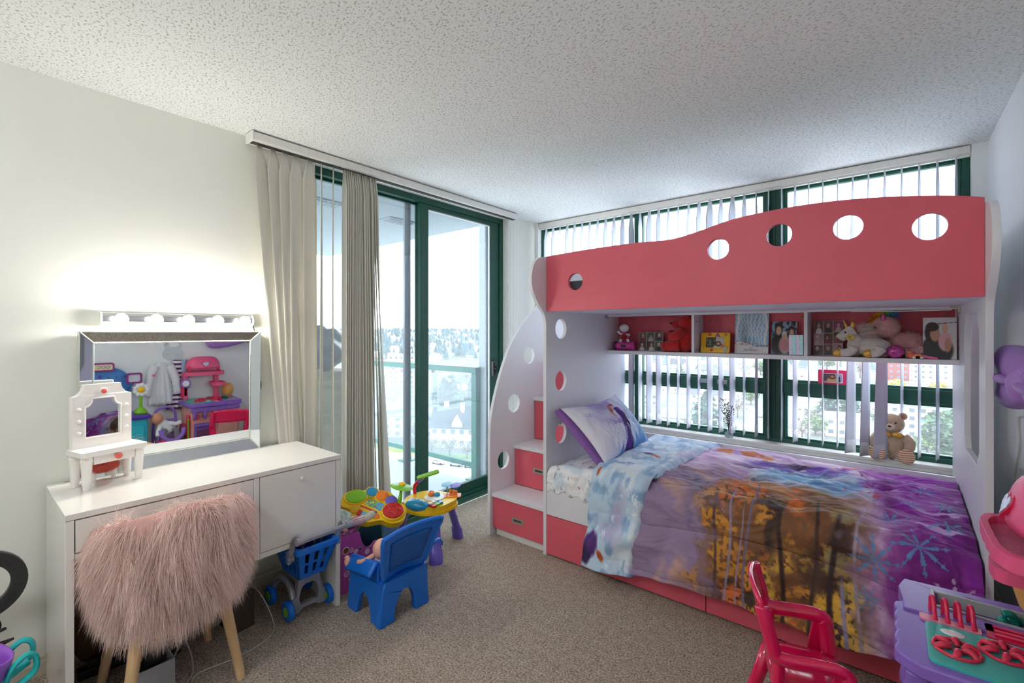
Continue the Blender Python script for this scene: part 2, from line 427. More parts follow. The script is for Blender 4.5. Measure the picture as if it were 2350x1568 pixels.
# ---- sliding balcony door
door = thing('door_1', 'green framed sliding glass door to the balcony', None, (-.1, -1.32, 0), kind='structure')
def wbox(name, mat, parent, *bs, bevel=.003, **kw):
    mb = MB()
    for b in bs: mb.box(*b)
    return mb.build(name, mat, parent, world=True, bevel=bevel, sm=30, **kw)
FX0, FX1 = -.16, -.07
wbox('door_frame', m_green, door, (FX0, FX1, DY0, DY0 + .035, .0, DH), (FX0, FX1, DY1 - .045, DY1, .0, DH), (FX0, FX1, DY0 + .035, DY1 - .045, DH - .045, DH),
     (FX0, FX1, DY0 + .035, DY1 - .045, .0, .05))
wbox('door_track', m_green, door, (FX1, -.02, DY0, DY1, -.01, .035), (FX1, -.045, DY0, DY1, .035, .05))
# fixed panel at the left, sliding panel at the right, screen behind
fp = wbox('door_panel', m_green, door, (-.15, -.125, DY0 + .035, DY0 + .06, .05, DH - .045), (-.15, -.125, -1.36, -1.33, .05, DH - .045), (-.15, -.125, DY0 + .06, -1.36, .05, .12), (-.15, -.125, DY0 + .06, -1.36, DH - .06, DH - .045))
wbox('pane', m_pane, fp, (-.141, -.136, DY0 + .06, -1.36, .12, DH - .06), bevel=0)
sp = wbox('door_panel', m_green, door, (-.12, -.08, -1.36, -1.28, .05, DH - .045), (-.12, -.08, -.565, DY1 - .05, .05, DH - .045), (-.12, -.08, -1.28, -.565, .05, .125), (-.12, -.08, -1.28, -.565, DH - .08, DH - .045))
wbox('pane', m_pane, sp, (-.103, -.097, -1.28, -.565, .125, DH - .08), bevel=0)
wbox('door_gasket', m_trim, sp, (-.108, -.092, -1.283, -1.276, .125, DH - .08), (-.108, -.092, -.572, -.563, .125, DH - .08), (-.108, -.092, -1.28, -.57, DH - .087, DH - .079), bevel=0)
scr = wbox('screen_frame', m_alu, door, (-.185, -.165, -1.44, -1.385, .03, DH - .03), (-.185, -.165, -.53, -.50, .03, DH - .03), (-.185, -.165, -1.385, -.53, .03, .07), bevel=.002)
mb = MB(); mb.prism(rrect(-.56, -.515, .99, 1.13, .008), -.08, -.055, 'yz'); mb.prism(rrect(-.548, -.532, 1.0, 1.12, .006), -.055, -.048, 'yz')
h = mb.build('handle', M('dark_handle', (52, 56, 58), .35), sp, world=True, bevel=.002); tag(h, 'dark lock handle')
mb = MB(); mb.box(-.05, -.04, -.538, -.528, 1.03, 1.09); mb.cyl((-.048, -.54, 1.06), (-.03, -.54, 1.06), .012, n=12)
mb.build('latch', M('black_plastic', (30, 30, 32), .4), sp, world=True)
# white return around the opening
wbox('trim_1', m_trim, None, (-.07, .0, DY1 - .001, DY1 + .0, 0, RH), bevel=0); struct(bpy.data.objects['trim_1'])
bead = MB()
for k in range(2):
    for i in range(150):
        z = 2.36 - i * .0125
        bead.ell((.012 + .012 * k, -.4 + .022 * k, z), .0035, 6, 4)
bc = bead.build('blind_chain', M('bead_chain', (205, 200, 176), .5)); tag(bc, 'beaded blind chain loop hanging on wall beside balcony door', 'chain')

# ---- strip window behind the bed
win = thing('window_1', 'green framed strip window above the bed', None, (1.52, .06, .6), kind='structure')
WY0, WY1 = .05, .11
m_green2 = M('green_window_frame', (26, 88, 72), .4, var=.06, vscale=14)
wbox('window_frame', m_green2, win, (WX0, .06, WY0, WY1, .62, 2.40), (2.985, WX1, WY0, WY1, .62, 2.40), (.06, 2.985, WY0, WY1, .62, .65), (.06, 2.985, WY0, WY1, 2.38, 2.44))
wbox('mullion', m_green2, win, (1.01, 1.045, WY0, WY1, .65, 2.38)); wbox('mullion', m_green2, win, (1.985, 2.095, WY0, WY1, .65, 2.38))
wbox('mullion_cap', m_green2, win, (2.005, 2.012, WY0 - .012, WY0, .65, 2.38), (2.04, 2.045, WY0 - .012, WY0, .65, 2.38), bevel=0)
for a, b in ((.06, 1.01), (1.045, 1.985), (2.095, 2.985)):
    wbox('transom', m_green2, win, (a, b, WY0, WY1, .965, 1.045))
    for z0, z1 in ((.65, .965), (1.045, 2.38)):
        f_ = wbox('sash', m_green2, win, (a, a + .022, WY0 + .012, WY1 - .01, z0, z1), (b - .022, b, WY0 + .012, WY1 - .01, z0, z1), (a + .022, b - .022, WY0 + .012, WY1 - .01, z0, z0 + .015), (a + .022, b - .022, WY0 + .012, WY1 - .01, z1 - .018, z1))
        wbox('pane', m_pane, f_, (a + .022, b - .022, .078, .083, z0 + .015, z1 - .018), bevel=0)
for x in (1.52, 1.66):
    wbox('window_latch', M('latch_grey', (150, 165, 165), .4), win, (x, x + .07, WY0 - .014, WY0, 1.0, 1.03))
wbox('window_sill', m_trim, win, (WX0, WX1, -.045, .06, .600, .62), (WX0, WX1, -.045, -.02, .578, .600), bevel=.004)

# ---- vertical blinds
m_slat = cloth('blind_fabric', (234, 231, 220), .25)
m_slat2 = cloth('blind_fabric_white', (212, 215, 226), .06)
m_rail = M('headrail_white', (232, 230, 224), .4)
m_wt = M('slat_weight_fabric', (214, 215, 222), .9)
def slat(parent, mat, top, bot, z1, z0, a1, a0, wd=.089, n=18, curve=.006, name='blind_slat', hem=True):
    """one hanging slat: top/bot are (x, y), a1/a0 its directions at top and bottom in degrees"""
    mb = MB()
    def P(u, v):
        k = v ** .8; x = top[0] + (bot[0] - top[0]) * k ** 1.25; y = top[1] + (bot[1] - top[1]) * k ** 1.25
        a = R_(a1 + (a0 - a1) * k); s = (u - .5) * wd; c = curve * (1 - (2 * u - 1) ** 2)
        tw = min(1, v * 45 + .35)
        return (x + math.cos(a) * s * tw - math.sin(a) * c, y + math.sin(a) * s * tw + math.cos(a) * c, z1 + (z0 - z1) * v)
    mb.grid(6, n, P)
    o = mb.build(name, mat, parent, world=True, sm=180, solid=.0012, norm=False)
    if hem:
        h = MB(); hz = (z1 - z0)
        h.grid(6, 3, lambda u, v: P(u * .8 + .1, 1 - (.008 + v * .075) / hz)); h.build('slat_weight', m_wt, o, world=True, sm=180, solid=.0035, norm=False)
    return o
bl = thing('vertical_blind', 'cream vertical blind drawn half aside on the balcony door', 'blind', (.08, -1.5, 2.3))
wbox('headrail', m_rail, bl, (.03, .115, -2.62, -.425, 2.388, 2.432), bevel=.003)
wbox('end_cap', m_trim, bl, (.026, .119, -2.627, -2.62, 2.384, 2.436), bevel=.002)
wbox('rail_groove', M('dark_groove', (70, 66, 60), .8), bl, (.055, .09, -2.615, -.43, 2.384, 2.389), bevel=0)
YA = [-2.575, -2.505, -2.44, -2.375, -2.30, -2.226, -2.15]
YB = [-2.375, -2.34, -2.335, -2.335, -2.285, -2.222, -2.15]
A1 = [112, 108, 104, 100, 98, 150, 148]; A0 = [88, 90, 92, 95, 100, 136, 158]
for i in range(7):
    slat(bl, m_slat, (.072, YA[i]), (.03 if i < 4 else .06, YB[i]), 2.386, .30 if i else .34, A1[i], A0[i])
rg = random.Random(3)
for i in range(17):
    y = -2.08 + i * .0135; f_ = i / 16
    yb = y + (.0 if i < 6 else .11 * ((i - 6) / 10) ** 1.5) + rg.uniform(-.006, .006)
    slat(bl, m_slat, (.072, y), (.072, yb), 2.386, .10, 168 + rg.uniform(-8, 8), (172 if i < 12 else 150 - (i - 12) * 11) + rg.uniform(-14, 14), hem=i > 12)
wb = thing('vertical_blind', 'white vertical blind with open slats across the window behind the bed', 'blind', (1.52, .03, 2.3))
wbox('headrail', m_rail, wb, (.035, 3.015, -.004, .045, 2.392, 2.434), bevel=.003)
wbox('rail_clip', m_rail, wb, (.035, 3.015, .012, .03, 2.378, 2.392), bevel=0)
# facing of each slat (degrees), read from how wide it shows
SX = [.12 + .0789 * i for i in range(37)]
ANG_T = [93.9, 96.4, 109.9, 92.5, 94.9, 99.9, 96.7, 96.1, 90.2, 89.8, 89.2, 83.5, 92.9, 77.3, 82.3, 93.3, 96.8, 89.7, 75.8, 63.3, 77.2, 65.8, 78.3, 94.3, 96.8, 95.7, 84.7, 93.2, 93.1, 91.1, 88.6, 88.9, 86.4, 83.8, 80.5, 77.0, 77.4]
ANG_B = [93.9, 96.4, 109.9, 92.5, 94.9, 99.9, 96.7, 96.1, 90.2, 89.8, 86.6, 86.2, 92.9, 80.0, 82.3, 95.5, 96.8, 89.7, 98.9, 84.2, 83.5, 80.9, 95.4, 89.0, 94.1, 95.7, 77.9, 90.3, 91.3, 90.4, 53.8, 57.8, 41.8, 81.2, 80.5, 78.3, 78.5]
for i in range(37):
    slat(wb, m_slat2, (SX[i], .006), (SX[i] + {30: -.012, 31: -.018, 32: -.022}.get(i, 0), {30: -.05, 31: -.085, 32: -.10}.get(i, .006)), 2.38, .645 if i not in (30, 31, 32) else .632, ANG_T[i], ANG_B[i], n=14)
bd = MB()
for k in range(2):
    for i in range(140): bd.ell((.055 + .016 * k, -.012, 2.36 - i * .0125), .0032, 6, 4)
bd.build('bead_chain', MATS['bead_chain'], wb, world=True)

# ---- added fill light: unseen dome behind the camera that brightens the room
cl = thing('added_fill_lamp', 'added unseen dome light brightening the room from behind the camera', 'lamp', (1.35, -4.35, RH))
mb = MB(); mb.lathe([(.17, 0), (.185, -.006), (.185, -.03), (.17, -.036)], 36); mb.build('fill_base', M('fill_base_white', (236, 234, 230), .4), cl)
mb = MB(); mb.lathe([(.168, -.03), (.166, -.06), (.15, -.09), (.11, -.115), (.06, -.128), (.001, -.132)], 36); mb.build('fill_dome', M('fill_dome_glow', (246, 250, 255), .4, emit=34., var=0.), cl, sm=180)
# ================================================================== bunk bed
m_pink = M('pink_laminate', (222, 98, 114), .42, var=.03, vscale=6, spec=.4)
m_wht = M('white_laminate', (232, 231, 236), .42, var=.012)
m_edge = M('white_edge_band', (226, 224, 220), .45)
m_screw = M('brass_screw', (140, 110, 70), .35, metal=.8)
m_steel = M('brushed_nickel', (196, 192, 180), .35, metal=.7)
m_dark = M('dark_recess', (70, 66, 64), .6)
bed = thing('bunk_bed', 'pink and white bunk bed with curved guard rail and round cut-outs', 'bed', (1.96, -.75, 0))
BF = -1.265
def side_profile(yb):
    ear = spline([(BF, 1.44), (-1.285, 1.50), (-1.345, 1.56), (-1.40, 1.635), (-1.417, 1.71), (-1.395, 1.79), (-1.345, 1.84), (BF, 1.856)], 6)
    return [(yb, 0.), (BF, 0.)] + ear + [(yb, 1.856)]
mb = MB(); mb.prism(side_profile(-.235), .99, 1.012, 'yz', [circ(-1.098, z, .065, 32) for z in (1.409, 1.072, .731)])
mb.build('side_panel', m_wht, bed, world=True, sm=30, bevel=.0015)
def chamf(y0, y1, z0, z1, c): return [(y0 + c, z0), (y1 - c * .5, z0), (y1, z0 + c), (y1, z1 - c), (y1 - c * .5, z1), (y0 + c, z1), (y0, z1 - c * 1.2), (y0, z0 + c)]
mb = MB(); mb.prism(side_profile(-.12), 2.934, 2.956, 'yz', [chamf(-1.116, -.65, .86, 1.47, .07)])
mb.build('side_panel', m_wht, bed, world=True, sm=30, bevel=.003)
top = spline([(1.014, 1.858), (1.3, 1.869), (1.58, 1.872), (1.79, 1.866), (1.93, 1.888), (2.03, 1.912), (2.13, 1.929), (2.30, 1.941), (2.466, 1.941), (2.61, 1.931), (2.744, 1.914), (2.865, 1.892), (2.933, 1.874)], 5)
mb = MB(); mb.prism([(2.933, 1.517), (1.014, 1.517)] + top, BF, -1.243, 'xz',
    [circ(1.222, 1.688, .0505), circ(2.025, 1.790, .0505), circ(2.284, 1.824, .0505), circ(2.534, 1.824, .0515), circ(2.786, 1.790, .0515)])
mb.build('guard_rail', m_pink, bed, world=True, sm=30, bevel=.0015)
def bbox(name, mat, *bs, bevel=.0015, parent=bed): return wbox(name, mat, parent, *bs, bevel=bevel)
bbox('upper_deck', m_wht, (1.012, 2.934, -1.243, -.29, 1.517, 1.539))
bbox('back_rail', m_wht, (1.012, 2.934, -.29, -.272, 1.517, 1.60))
bbox('deck_strip', m_wht, (1.014, 2.933, -.472, -.445, 1.503, 1.517))
# cubby under the upper deck
bbox('shelf_board', m_wht, (1.012, 2.934, -.472, -.275, 1.225, 1.25))
bbox('divider', m_wht, (1.638, 1.656, -.470, -.275, 1.25, 1.517)); bbox('divider', m_wht, (2.280, 2.298, -.470, -.275, 1.25, 1.517))
bbox('cubby_back', m_pink, (1.013, 2.933, -.275, -.257, 1.225, 1.517))
for x in (1.03, 1.13, 1.70, 1.9, 2.25, 2.5, 2.9):
    mb = MB(); mb.cyl((x, -.2755, 1.475 + .01 * math.sin(x * 40)), (x, -.279, 1.475 + .01 * math.sin(x * 40)), .007, n=10); mb.build('screw', m_screw, bed, world=True)
for y in (-.43, -.36):
    for z in (1.46, 1.27): mb = MB(); mb.cyl((1.656, y, z), (1.6585, y, z), .005, n=8); mb.build('peg_hole', m_dark, bed, world=True)
bbox('corner_bracket', M('bracket_grey', (176, 168, 186), .5), (1.012, 1.022, -.50, -.455, 1.49, 1.517), bevel=.002)
bbox('corner_bracket', m_steel, (2.924, 2.934, -.50, -.465, 1.487, 1.517), (2.90, 2.934, -.49, -.475, 1.507, 1.517), bevel=.002)
mb = MB(); mb.tube([(2.50, -.47, 1.502), (2.7, -.475, 1.497), (2.905, -.478, 1.499)], .003, 6); mb.build('cord', m_trim, bed, world=True)
# lower bunk: white side board over two pink drawers
bbox('side_board', m_wht, (1.012, 2.934, BF + .004, -1.243, .253, .44))
bbox('rear_board', m_wht, (1.012, 2.934, -.256, -.236, .03, .62))
bbox('lower_deck', m_wht, (1.012, 2.934, -1.243, -.256, .26, .28))
def recess_handle(parent, x, y, z, wd=.1, ht=.05):
    mb = MB(); mb.prism(rrect(x - wd / 2, x + wd / 2, z - ht / 2, z + ht / 2, .006), y - .004, y + .002, 'xz', [rrect(x - wd * .33, x + wd * .33, z - ht * .2, z + ht * .2, ht * .19)])
    h = mb.build('handle', m_steel, parent, world=True, sm=30, bevel=.001); tag(h, 'brushed metal recessed handle')
    mb = MB(); mb.prism(rrect(x - wd * .34, x + wd * .34, z - ht * .21, z + ht * .21, ht * .19), y - .001, y + .001, 'xz'); mb.build('handle_recess', m_dark, parent, world=True)
for x0, x1 in ((1.014, 1.966), (1.970, 2.932)):
    d = bbox('drawer', m_pink, (x0, x1, BF, BF + .02, .012, .249), bevel=.0012)
    recess_handle(d, x1 - .5, BF, .12)
# ---- storage stairs
st = thing('storage_stairs', 'white storage stairs with pink drawers at the head of the bunk bed', 'stairs', (.77, -.75, 0))
prof = spline([(-1.279, .55), (-1.278, .68), (-1.262, .82), (-1.216, .971), (-1.155, 1.12), (-1.074, 1.27), (-.99, 1.37), (-.896, 1.461), (-.80, 1.535), (-.68, 1.61), (-.5, 1.68), (-.3, 1.72)], 5)
mb = MB(); mb.prism([(-.28, 0), (-1.279, 0)] + prof + [(-.28, 1.72)], .533, .555, 'yz', [circ(-.838, 1.214, .066), circ(-1.02, .872, .066), circ(-1.137, .485, .062)])
mb.build('side_panel', m_wht, st, world=True, sm=30)
ST = [(-1.262, .262, .285), (-1.024, .547, .572), (-.787, .865, .890), (-.55, 1.16, 1.185)]
for i, (y, z0, z1) in enumerate(ST):
    yb = ST[i + 1][0] + .015 if i < 3 else -.28
    bbox('tread', m_wht, (.556, .989, y, yb, z0, z1), parent=st)
    zb = .045 if i == 0 else ST[i - 1][2]
    d = bbox('drawer', m_pink, (.560, .985, y + .012, y + .03, zb + .003, z0 - .004), parent=st)
    recess_handle(d, .772, y + .012, (zb + z0) / 2 - (.01 if i == 0 else -.0), .1, .036)
    bbox('carcass', m_wht, (.557, .988, y + .032, -.28, zb + .002, z0 - .002), parent=st)
bbox('plinth', m_edge, (.575, .988, -1.235, -1.21, 0, .045), parent=st)
# ---- upper mattress, dark grey
mb = MB(); mb.box(1.02, 2.925, -1.235, -.30, 1.541, 1.70)
um = mb.build('bunk_mattress', M('charcoal_fabric', (74, 76, 82), .9, bump=.2, bscale=400), bevel=.03, seg=3)
tag(um, 'charcoal grey mattress on the upper bunk behind the guard rail', 'mattress')
# ---- lower mattress with fitted sheet
m_sheet = MV('printed_cotton', .85, bump=.12, bscale=60)
mt = thing('mattress', 'mattress under a white fitted sheet with tiny red and blue print', 'mattress', (1.96, -.75, .28))
mb = MB(); mb.box(1.03, 2.92, -1.225, -.27, .281, .50); mb.build('mattress_core', M('mattress_ticking', (225, 225, 228), .9), mt, world=True, bevel=.03)
nu, nv = 170, 120
mb = MB()
def sheet_pt(u, v):
    x = 1.017 + u * .62; t = v * 1.32
    a = np.clip((t - .93) / .13, 0, 1) * PI / 2
    hem = .425 - .06 * u + .012 * np.sin(u * 40)
    y = np.where(t < .93, -.27 - t, -1.20 - .055 * np.sin(a)); z = np.where(t < .93, .575, .575 - .055 * (1 - np.cos(a)))
    z = np.where(t > 1.06, .52 - (.52 - hem) * (t - 1.06) / .26, z)
    d = .05 * (fbm(x * 9, t * 5, 1.) - .5) + .03 * (fbm(x * 30, t * 8, 4.) - .5); dip = -.05 * np.exp(-u * 9); tp = t < .95
    return np.stack([x, y - np.where(tp, 0, np.abs(d) * .55 + .004), z + np.where(tp, d * .6 + dip, dip * .6)], 1)
mb.vgrid(nu, nv, sheet_pt)
def sheet_col(V):
    u, v = V[:, 0], V[:, 1] + V[:, 2] * 1.2
    c = np.ones((len(V), 3)) * np.array((244, 243, 246.))
    k = np.clip((fbm(u * 9, v * 9, 3.) - .58) * 6, 0, .8)[:, None]; c = c * (1 - k * .6) + np.array((186, 212, 234.)) * k * .6
    k = np.clip((fbm(u * 40, v * 14, 8.) - .66) * 12, 0, .7)[:, None]; c = c * (1 - k) + np.array((150, 150, 165.)) * k
    rr = random.Random(5)
    for i in range(26): c = blob(c, u, v, 1.03 + rr.random() * .6, -.9 + rr.random() * 1.2, .006, .009, (196, 40, 44), .5, rr.random() * 180)
    k = c / 255; return np.where(k <= .04045, k / 12.92, ((k + .055) / 1.055) ** 2.4)
mb.build('fitted_sheet', m_sheet, mt, world=True, sm=180, solid=.004, colfn=sheet_col)
# ---- comforter
LTOP = .93
def hem_z(x): return np.interp(x, [1.3, 1.6, 1.83, 2.04, 2.31, 2.55, 2.70, 2.80, 2.93], [.11, .13, .175, .165, .16, .16, .20, .30, .40])
def ridge(x, y, z=0.): return 1 - np.abs(2 * vnoise(x, y, z) - 1)
def comf(x, t, lift=0., fold=False):
    """x along the bed, t 0 at the window side .. 1 at the hanging hem"""
    hz = .105 if fold else hem_z(x); zt = .612 + lift
    Lt = LTOP + .14 + zt - hz - .09; s = t * Lt
    foot = np.maximum(0., (x - 2.55) / .38)
    n = fbm(x * 3.2, s * 2.6, 2., 2) - .5; n2 = fbm(x * 7 + s * 5, s * 11 - x * 3, 5., 2) - .5; n3 = fbm(x * 20 - s * 14, s * 20 + x * 10, 9., 1) - .5
    if fold: d = .020 * n + .012 * n2 + .004 * n3 + .010 * (ridge(x * 20 + n * 3, s * 4 + x * 2) - .5)
    else:
        rid = ridge(x * 5 + s * 3.5 + 3 * n, s * 9 - x * 3.5); fan = ridge((x - 1.3) * 7 + s * 2.5 + 2.5 * n, s * 20 - (x - 1.6) * 8, 3.); fine = ridge(x * 5 + 2 * n2, s * 34 + 6 * n + (x - 2.2) * 9, 6.)
        k = np.where(s < LTOP + .2, 1., .55)
        d = .040 * n + .018 * n2 + .003 * n3 + (.016 * (rid - .5) + .009 * (fan - .5) + .006 * (fine - .5)) * k
    qs = s / .235 + .18 * np.sin(x * 3 + 1); d = d + (.010 if fold else .016) * (np.abs(np.sin(qs * PI)) ** .45 - .8)
    zb = -.06 * foot * np.maximum(0, s - .3) - .03 * np.maximum(0, .16 - s) / .16
    a = np.clip((s - LTOP) / .14, 0, 1) * PI / 2; q = np.maximum(0, s - LTOP - .14); c = np.clip(s / LTOP, 0, 1)
    wav = .018 * np.sin(x * 17 + 12 * n) * q / .35; k = np.sin(a)
    y = -.255 - np.minimum(s, LTOP) - (.09 + d * .75 + .022) * k - .15 * q - .05 * foot * q - wav
    z = zt + zb - .025 * c ** 2 - .09 * (1 - np.cos(a)) + d * np.cos(a) - q
    return np.stack([x, y, z], 1)
cf_ = thing('comforter', 'quilted winter print comforter in purple blue and autumn gold, turned down at the head', 'comforter', (2.2, -.75, .6))
NX, NT = 400, 420
mb = MB(); XS0, XS1 = 1.56, 2.927
mb.vgrid(NX, NT, lambda u, v: comf(XS0 + (XS1 - XS0) * u, v))
def snow(c, x, s, cx, cs, r, col, n=8, ang=0., wd=.16):
    dx, ds = x - cx, s - cs; rr = np.hypot(dx, ds) / r; a = (np.arctan2(ds, dx) + R_(ang)) * n / (2 * PI); fr = np.abs(a - np.round(a)) * 2 * PI / n * rr
    arm = (fr < wd * (.05 + .75 * np.clip(rr, 0, .55) * (rr < .62) + .05 * (rr >= .62))) & (rr < 1)
    tip = (np.abs(rr - .84) + fr * 1.3 < .10)
    k = ((arm | tip)[:, None]) * .92
    return c * (1 - k) + np.array(col, float) * k
def comf_col(V):
    # recover (x, s) from the grid order
    jj, ii = np.divmod(np.arange(len(V)), NX); x = XS0 + (XS1 - XS0) * ii / (NX - 1); t = jj / (NT - 1)
    Lt = LTOP + .14 + (.612 - hem_z(x) - .09); s = t * Lt
    x0_, s0_ = x, s; x = x + .09 * (fbm(x * 7, s * 7, 31.) - .5) + .03 * (fbm(x * 25, s * 25, 33.) - .5); s = s + .09 * (fbm(x0_ * 7, s * 7, 37.) - .5) + .03 * (fbm(x0_ * 25, s * 25, 39.) - .5)
    n1 = fbm(x * 5, s * 5, 1., 5); n2 = fbm(x * 14, s * 14, 2., 5); n3 = fbm(x * 34, s * 34, 3., 5); st_ = fbm(x * 3.5, s * 26 + x * 5, 4.); stv = fbm(x * 26, s * 3.2, 6., 5)
    def mix(c, col, k): k = np.clip(k, 0, 1)[:, None]; return c * (1 - k) + np.array(col, float) * k
    c = np.ones((len(V), 3)) * np.array((221, 190, 226.))                       # lilac sky by the window
    c = mix(c, (240, 222, 240), (n1 - .45) * 4); c = mix(c, (190, 150, 205), (st_ - .5) * 3)
    soft = fbm(x0_ * 9 + 2 * n1, s0_ * 3.5, 6., 3); leaf = fbm(x0_ * 70, s0_ * 70, 41., 3); cl = fbm(x * 9, s * 8, 43., 4)
    c = mix(c, (150, 128, 162), ((s - .42) * 3.2 + (n2 - .5)) * (x < 2.2))
    c = mix(c, (196, 152, 138), ((n1 - .47) * 5 + (soft - .5) * 3) * ((s > .62) & (x < 2.05))); c = mix(c, (116, 106, 146), ((soft - .52) * 6) * ((s > .72) & (x < 2.08)))
    # autumn forest over the front
    fo = np.clip((x - 1.93 + (n2 - .5) * .35) * 7, 0, 1) * np.clip((s - .60 + (n2 - .5) * .22 + np.clip(x - 2.45, 0, 1) * .55) * 9, 0, 1) * np.clip((2.66 - x + (n2 - .5) * .22) * 8, 0, 1)
    f = np.ones_like(c) * np.array((126, 82, 50.))
    f = mix(f, (214, 152, 100), (.86 - s) * 5 + (n1 - .5) * 3); f = mix(f, (64, 42, 34), (soft - .47) * 5 * np.clip((s - .78) * 4, 0, 1))
    f = mix(f, (214, 110, 44), (cl - .50) * 9 * np.clip((leaf - .36) * 7, 0, 1) * np.clip((2.42 - x) * 6, .1, 1)); f = mix(f, (206, 140, 48), (n2 - .50) * 8 * np.clip((leaf - .38) * 7, 0, 1) * np.clip((s - .74) * 5, 0, 1))
    f = mix(f, (240, 188, 66), (fbm(x * 8, s * 7, 12., 5) - .46) * 8 * np.clip((leaf - .33) * 7, 0, 1) * np.clip((s - 1.08) * 6, 0, 1) * np.clip((x - 2.2) * 7, 0, 1)); f = mix(f, (150, 134, 92), (n2 - .50) * 6 * np.clip((x - 2.38) * 8, 0, 1))
    for tx, ts, tw, tc_ in ((2.08, .80, .006, (150, 140, 178)), (2.13, .95, .004, (150, 140, 178)), (2.16, .70, .008, (120, 104, 130)), (2.30, .85, .012, (58, 38, 34)), (2.42, .80, .010, (70, 48, 40)), (2.49, .9, .014, (56, 38, 36)), (2.53, 1.15, .010, (150, 146, 190)), (2.57, .75, .008, (160, 146, 150)), (2.02, .9, .008, (90, 64, 60))):
        f = mix(f, tc_, (1 - np.abs(x0_ - tx - .012 * np.sin(s0_ * 9 + tx * 20)) / tw) * 2 * np.clip((s0_ - ts) * 8, 0, 1) * .85)
    c = c * (1 - fo[:, None]) + f * fo[:, None]
    # blue water band across the middle, purple swathe above it
    bl_ = np.clip((x - 2.02 + (n2 - .5) * .3) * 8, 0, 1) * np.clip(1 - np.abs(s - .50 - (x - 2.2) * .12 + (n2 - .5) * .14) / .19, 0, 1) ** .35 * np.clip((2.70 - x) * 6 + (n2 - .5) * 3, 0, 1)
    b_ = mix(np.ones_like(c) * np.array((112, 168, 214.)), (206, 228, 244), (st_ - .48) * 7); b_ = mix(b_, (62, 112, 172), (fbm(x * 4, s * 30, 14.) - .52) * 7)
    c = c * (1 - bl_[:, None]) + b_ * bl_[:, None]
    pu = np.clip((x - 1.95) * 8, 0, 1) * np.clip((2.52 - x + (n2 - .5) * .2) * 12, 0, 1) * np.clip(1 - np.abs(s - .31 - (2.3 - x) * .10 + (n2 - .5) * .1) / .095, 0, 1) ** .35
    p_ = mix(np.ones_like(c) * np.array((98, 44, 168.)), (70, 52, 92), (st_ - .55) * 8); c = c * (1 - pu[:, None]) + p_ * pu[:, None]
    for (a, b, ru, rv, col, an) in ((2.49, .17, .07, .035, (226, 74, 60), -20), (2.40, .24, .03, .018, (240, 120, 80), 40), (2.42, .30, .035, .016, (240, 116, 84), -30), (2.62, .25, .022, .014, (214, 40, 70), 10),
                                    (2.63, .34, .018, .012, (206, 44, 56), 60), (2.58, .56, .03, .012, (186, 30, 60), 20), (2.62, .60, .028, .014, (214, 44, 60), -20), (2.50, .58, .02, .012, (176, 30, 66), 50), (1.86, .22, .07, .03, (226, 140, 96), 15), (2.0, .17, .08, .028, (214, 124, 84), -12), (2.08, .2, .04, .02, (236, 160, 110), 40), (2.30, .345, .025, .012, (238, 216, 206), 30)):
        c = blob(c, x + (n3 - .5) * .05, s + (n3 - .5) * .05, a, b, ru, rv, col, .35, an)
    for (a, b, c2, d2) in ((2.52, .22, 2.60, .40), (2.56, .26, 2.64, .33), (2.58, .40, 2.62, .47), (2.63, .40, 2.58, .47)):
        tt = np.clip(((x - a) * (c2 - a) + (s - b) * (d2 - b)) / ((c2 - a) ** 2 + (d2 - b) ** 2), 0, 1); dd = np.hypot(x - a - tt * (c2 - a), s - b - tt * (d2 - b))
        c = mix(c, (96, 40, 48), (dd < .004) * .9)
    # magenta purple foot end with blue snowflakes
    ft = np.clip((x - 2.57 + (n2 - .5) * .2 + np.clip(.35 - s, 0, .4) * .05 - np.clip(s - .8, 0, 1) * .03) * 9, 0, 1)
    g = mix(np.ones_like(c) * np.array((146, 30, 166.)), (176, 92, 186), (n1 - .45) * 4 * (s < 1.1)); g = mix(g, (150, 96, 152), np.clip((2.80 - x) * 5, 0, 1) * (s > .7)); g = mix(g, (110, 10, 120), (fbm(x * 9, s * 3, 8.) - .5) * 4 + (x > 2.84) * .6)
    g = mix(g, (206, 170, 226), (st_ - .62) * 8 * ((s > .42) & (s < .85)))
    c = c * (1 - ft[:, None]) + g * ft[:, None]
    x, s = x0_, s0_
    for (a, b, r, an) in ((2.62, 1.07, .085, 5), (2.755, .98, .095, 12), (2.67, .82, .07, 20), (2.85, .78, .095, 0), (2.70, .30, .06, 10), (2.79, .42, .06, 30), (2.86, .58, .06, 15), (2.74, .62, .05, 0), (2.60, 1.22, .05, 20)):
        c = snow(c, x, s, a, b, r, (92, 152, 206), 8, an)
    c = snow(c, x, s, 2.86, 1.12, .08, (206, 186, 226), 8, 10)
    # stitched quilting lines
    q = s / .235 + .18 * np.sin(x * 3 + 1); q = np.abs(q - np.round(q)); c = mix(c, (60, 50, 66), (q < .010) * .35)
    k = np.clip(c, 0, 255) / 255; return np.where(k <= .04045, k / 12.92, ((k + .055) / 1.055) ** 2.4)
m_cf = MV('printed_quilt', .72, bump=.1, bscale=90, sheen=.1)
mb.build('quilt', m_cf, cf_, world=True, sm=180, solid=.012, colfn=comf_col, norm=False)
mb = MB(); FU, FT = 110, 220
def fold_pt(u, v):
    xe = np.interp(v, [0, .55, .68, 1], [1.775, 1.70, 1.675, 1.615]); x0 = np.interp(v, [0, .6, 1], [1.335, 1.36, 1.342]); x = x0 + (xe - x0) * u
    p = comf(x, v, .018, True); e = np.maximum(0., (u - .9) / .1) ** 2 * .03; tp = v < .62
    p[:, 1] += -.012 + np.where(tp, 0, e); p[:, 2] += .014 - np.where(tp, e + .02 * np.maximum(0, (.12 - u) / .12) ** 2, 0)
    return p
mb.vgrid(FU, FT, fold_pt)
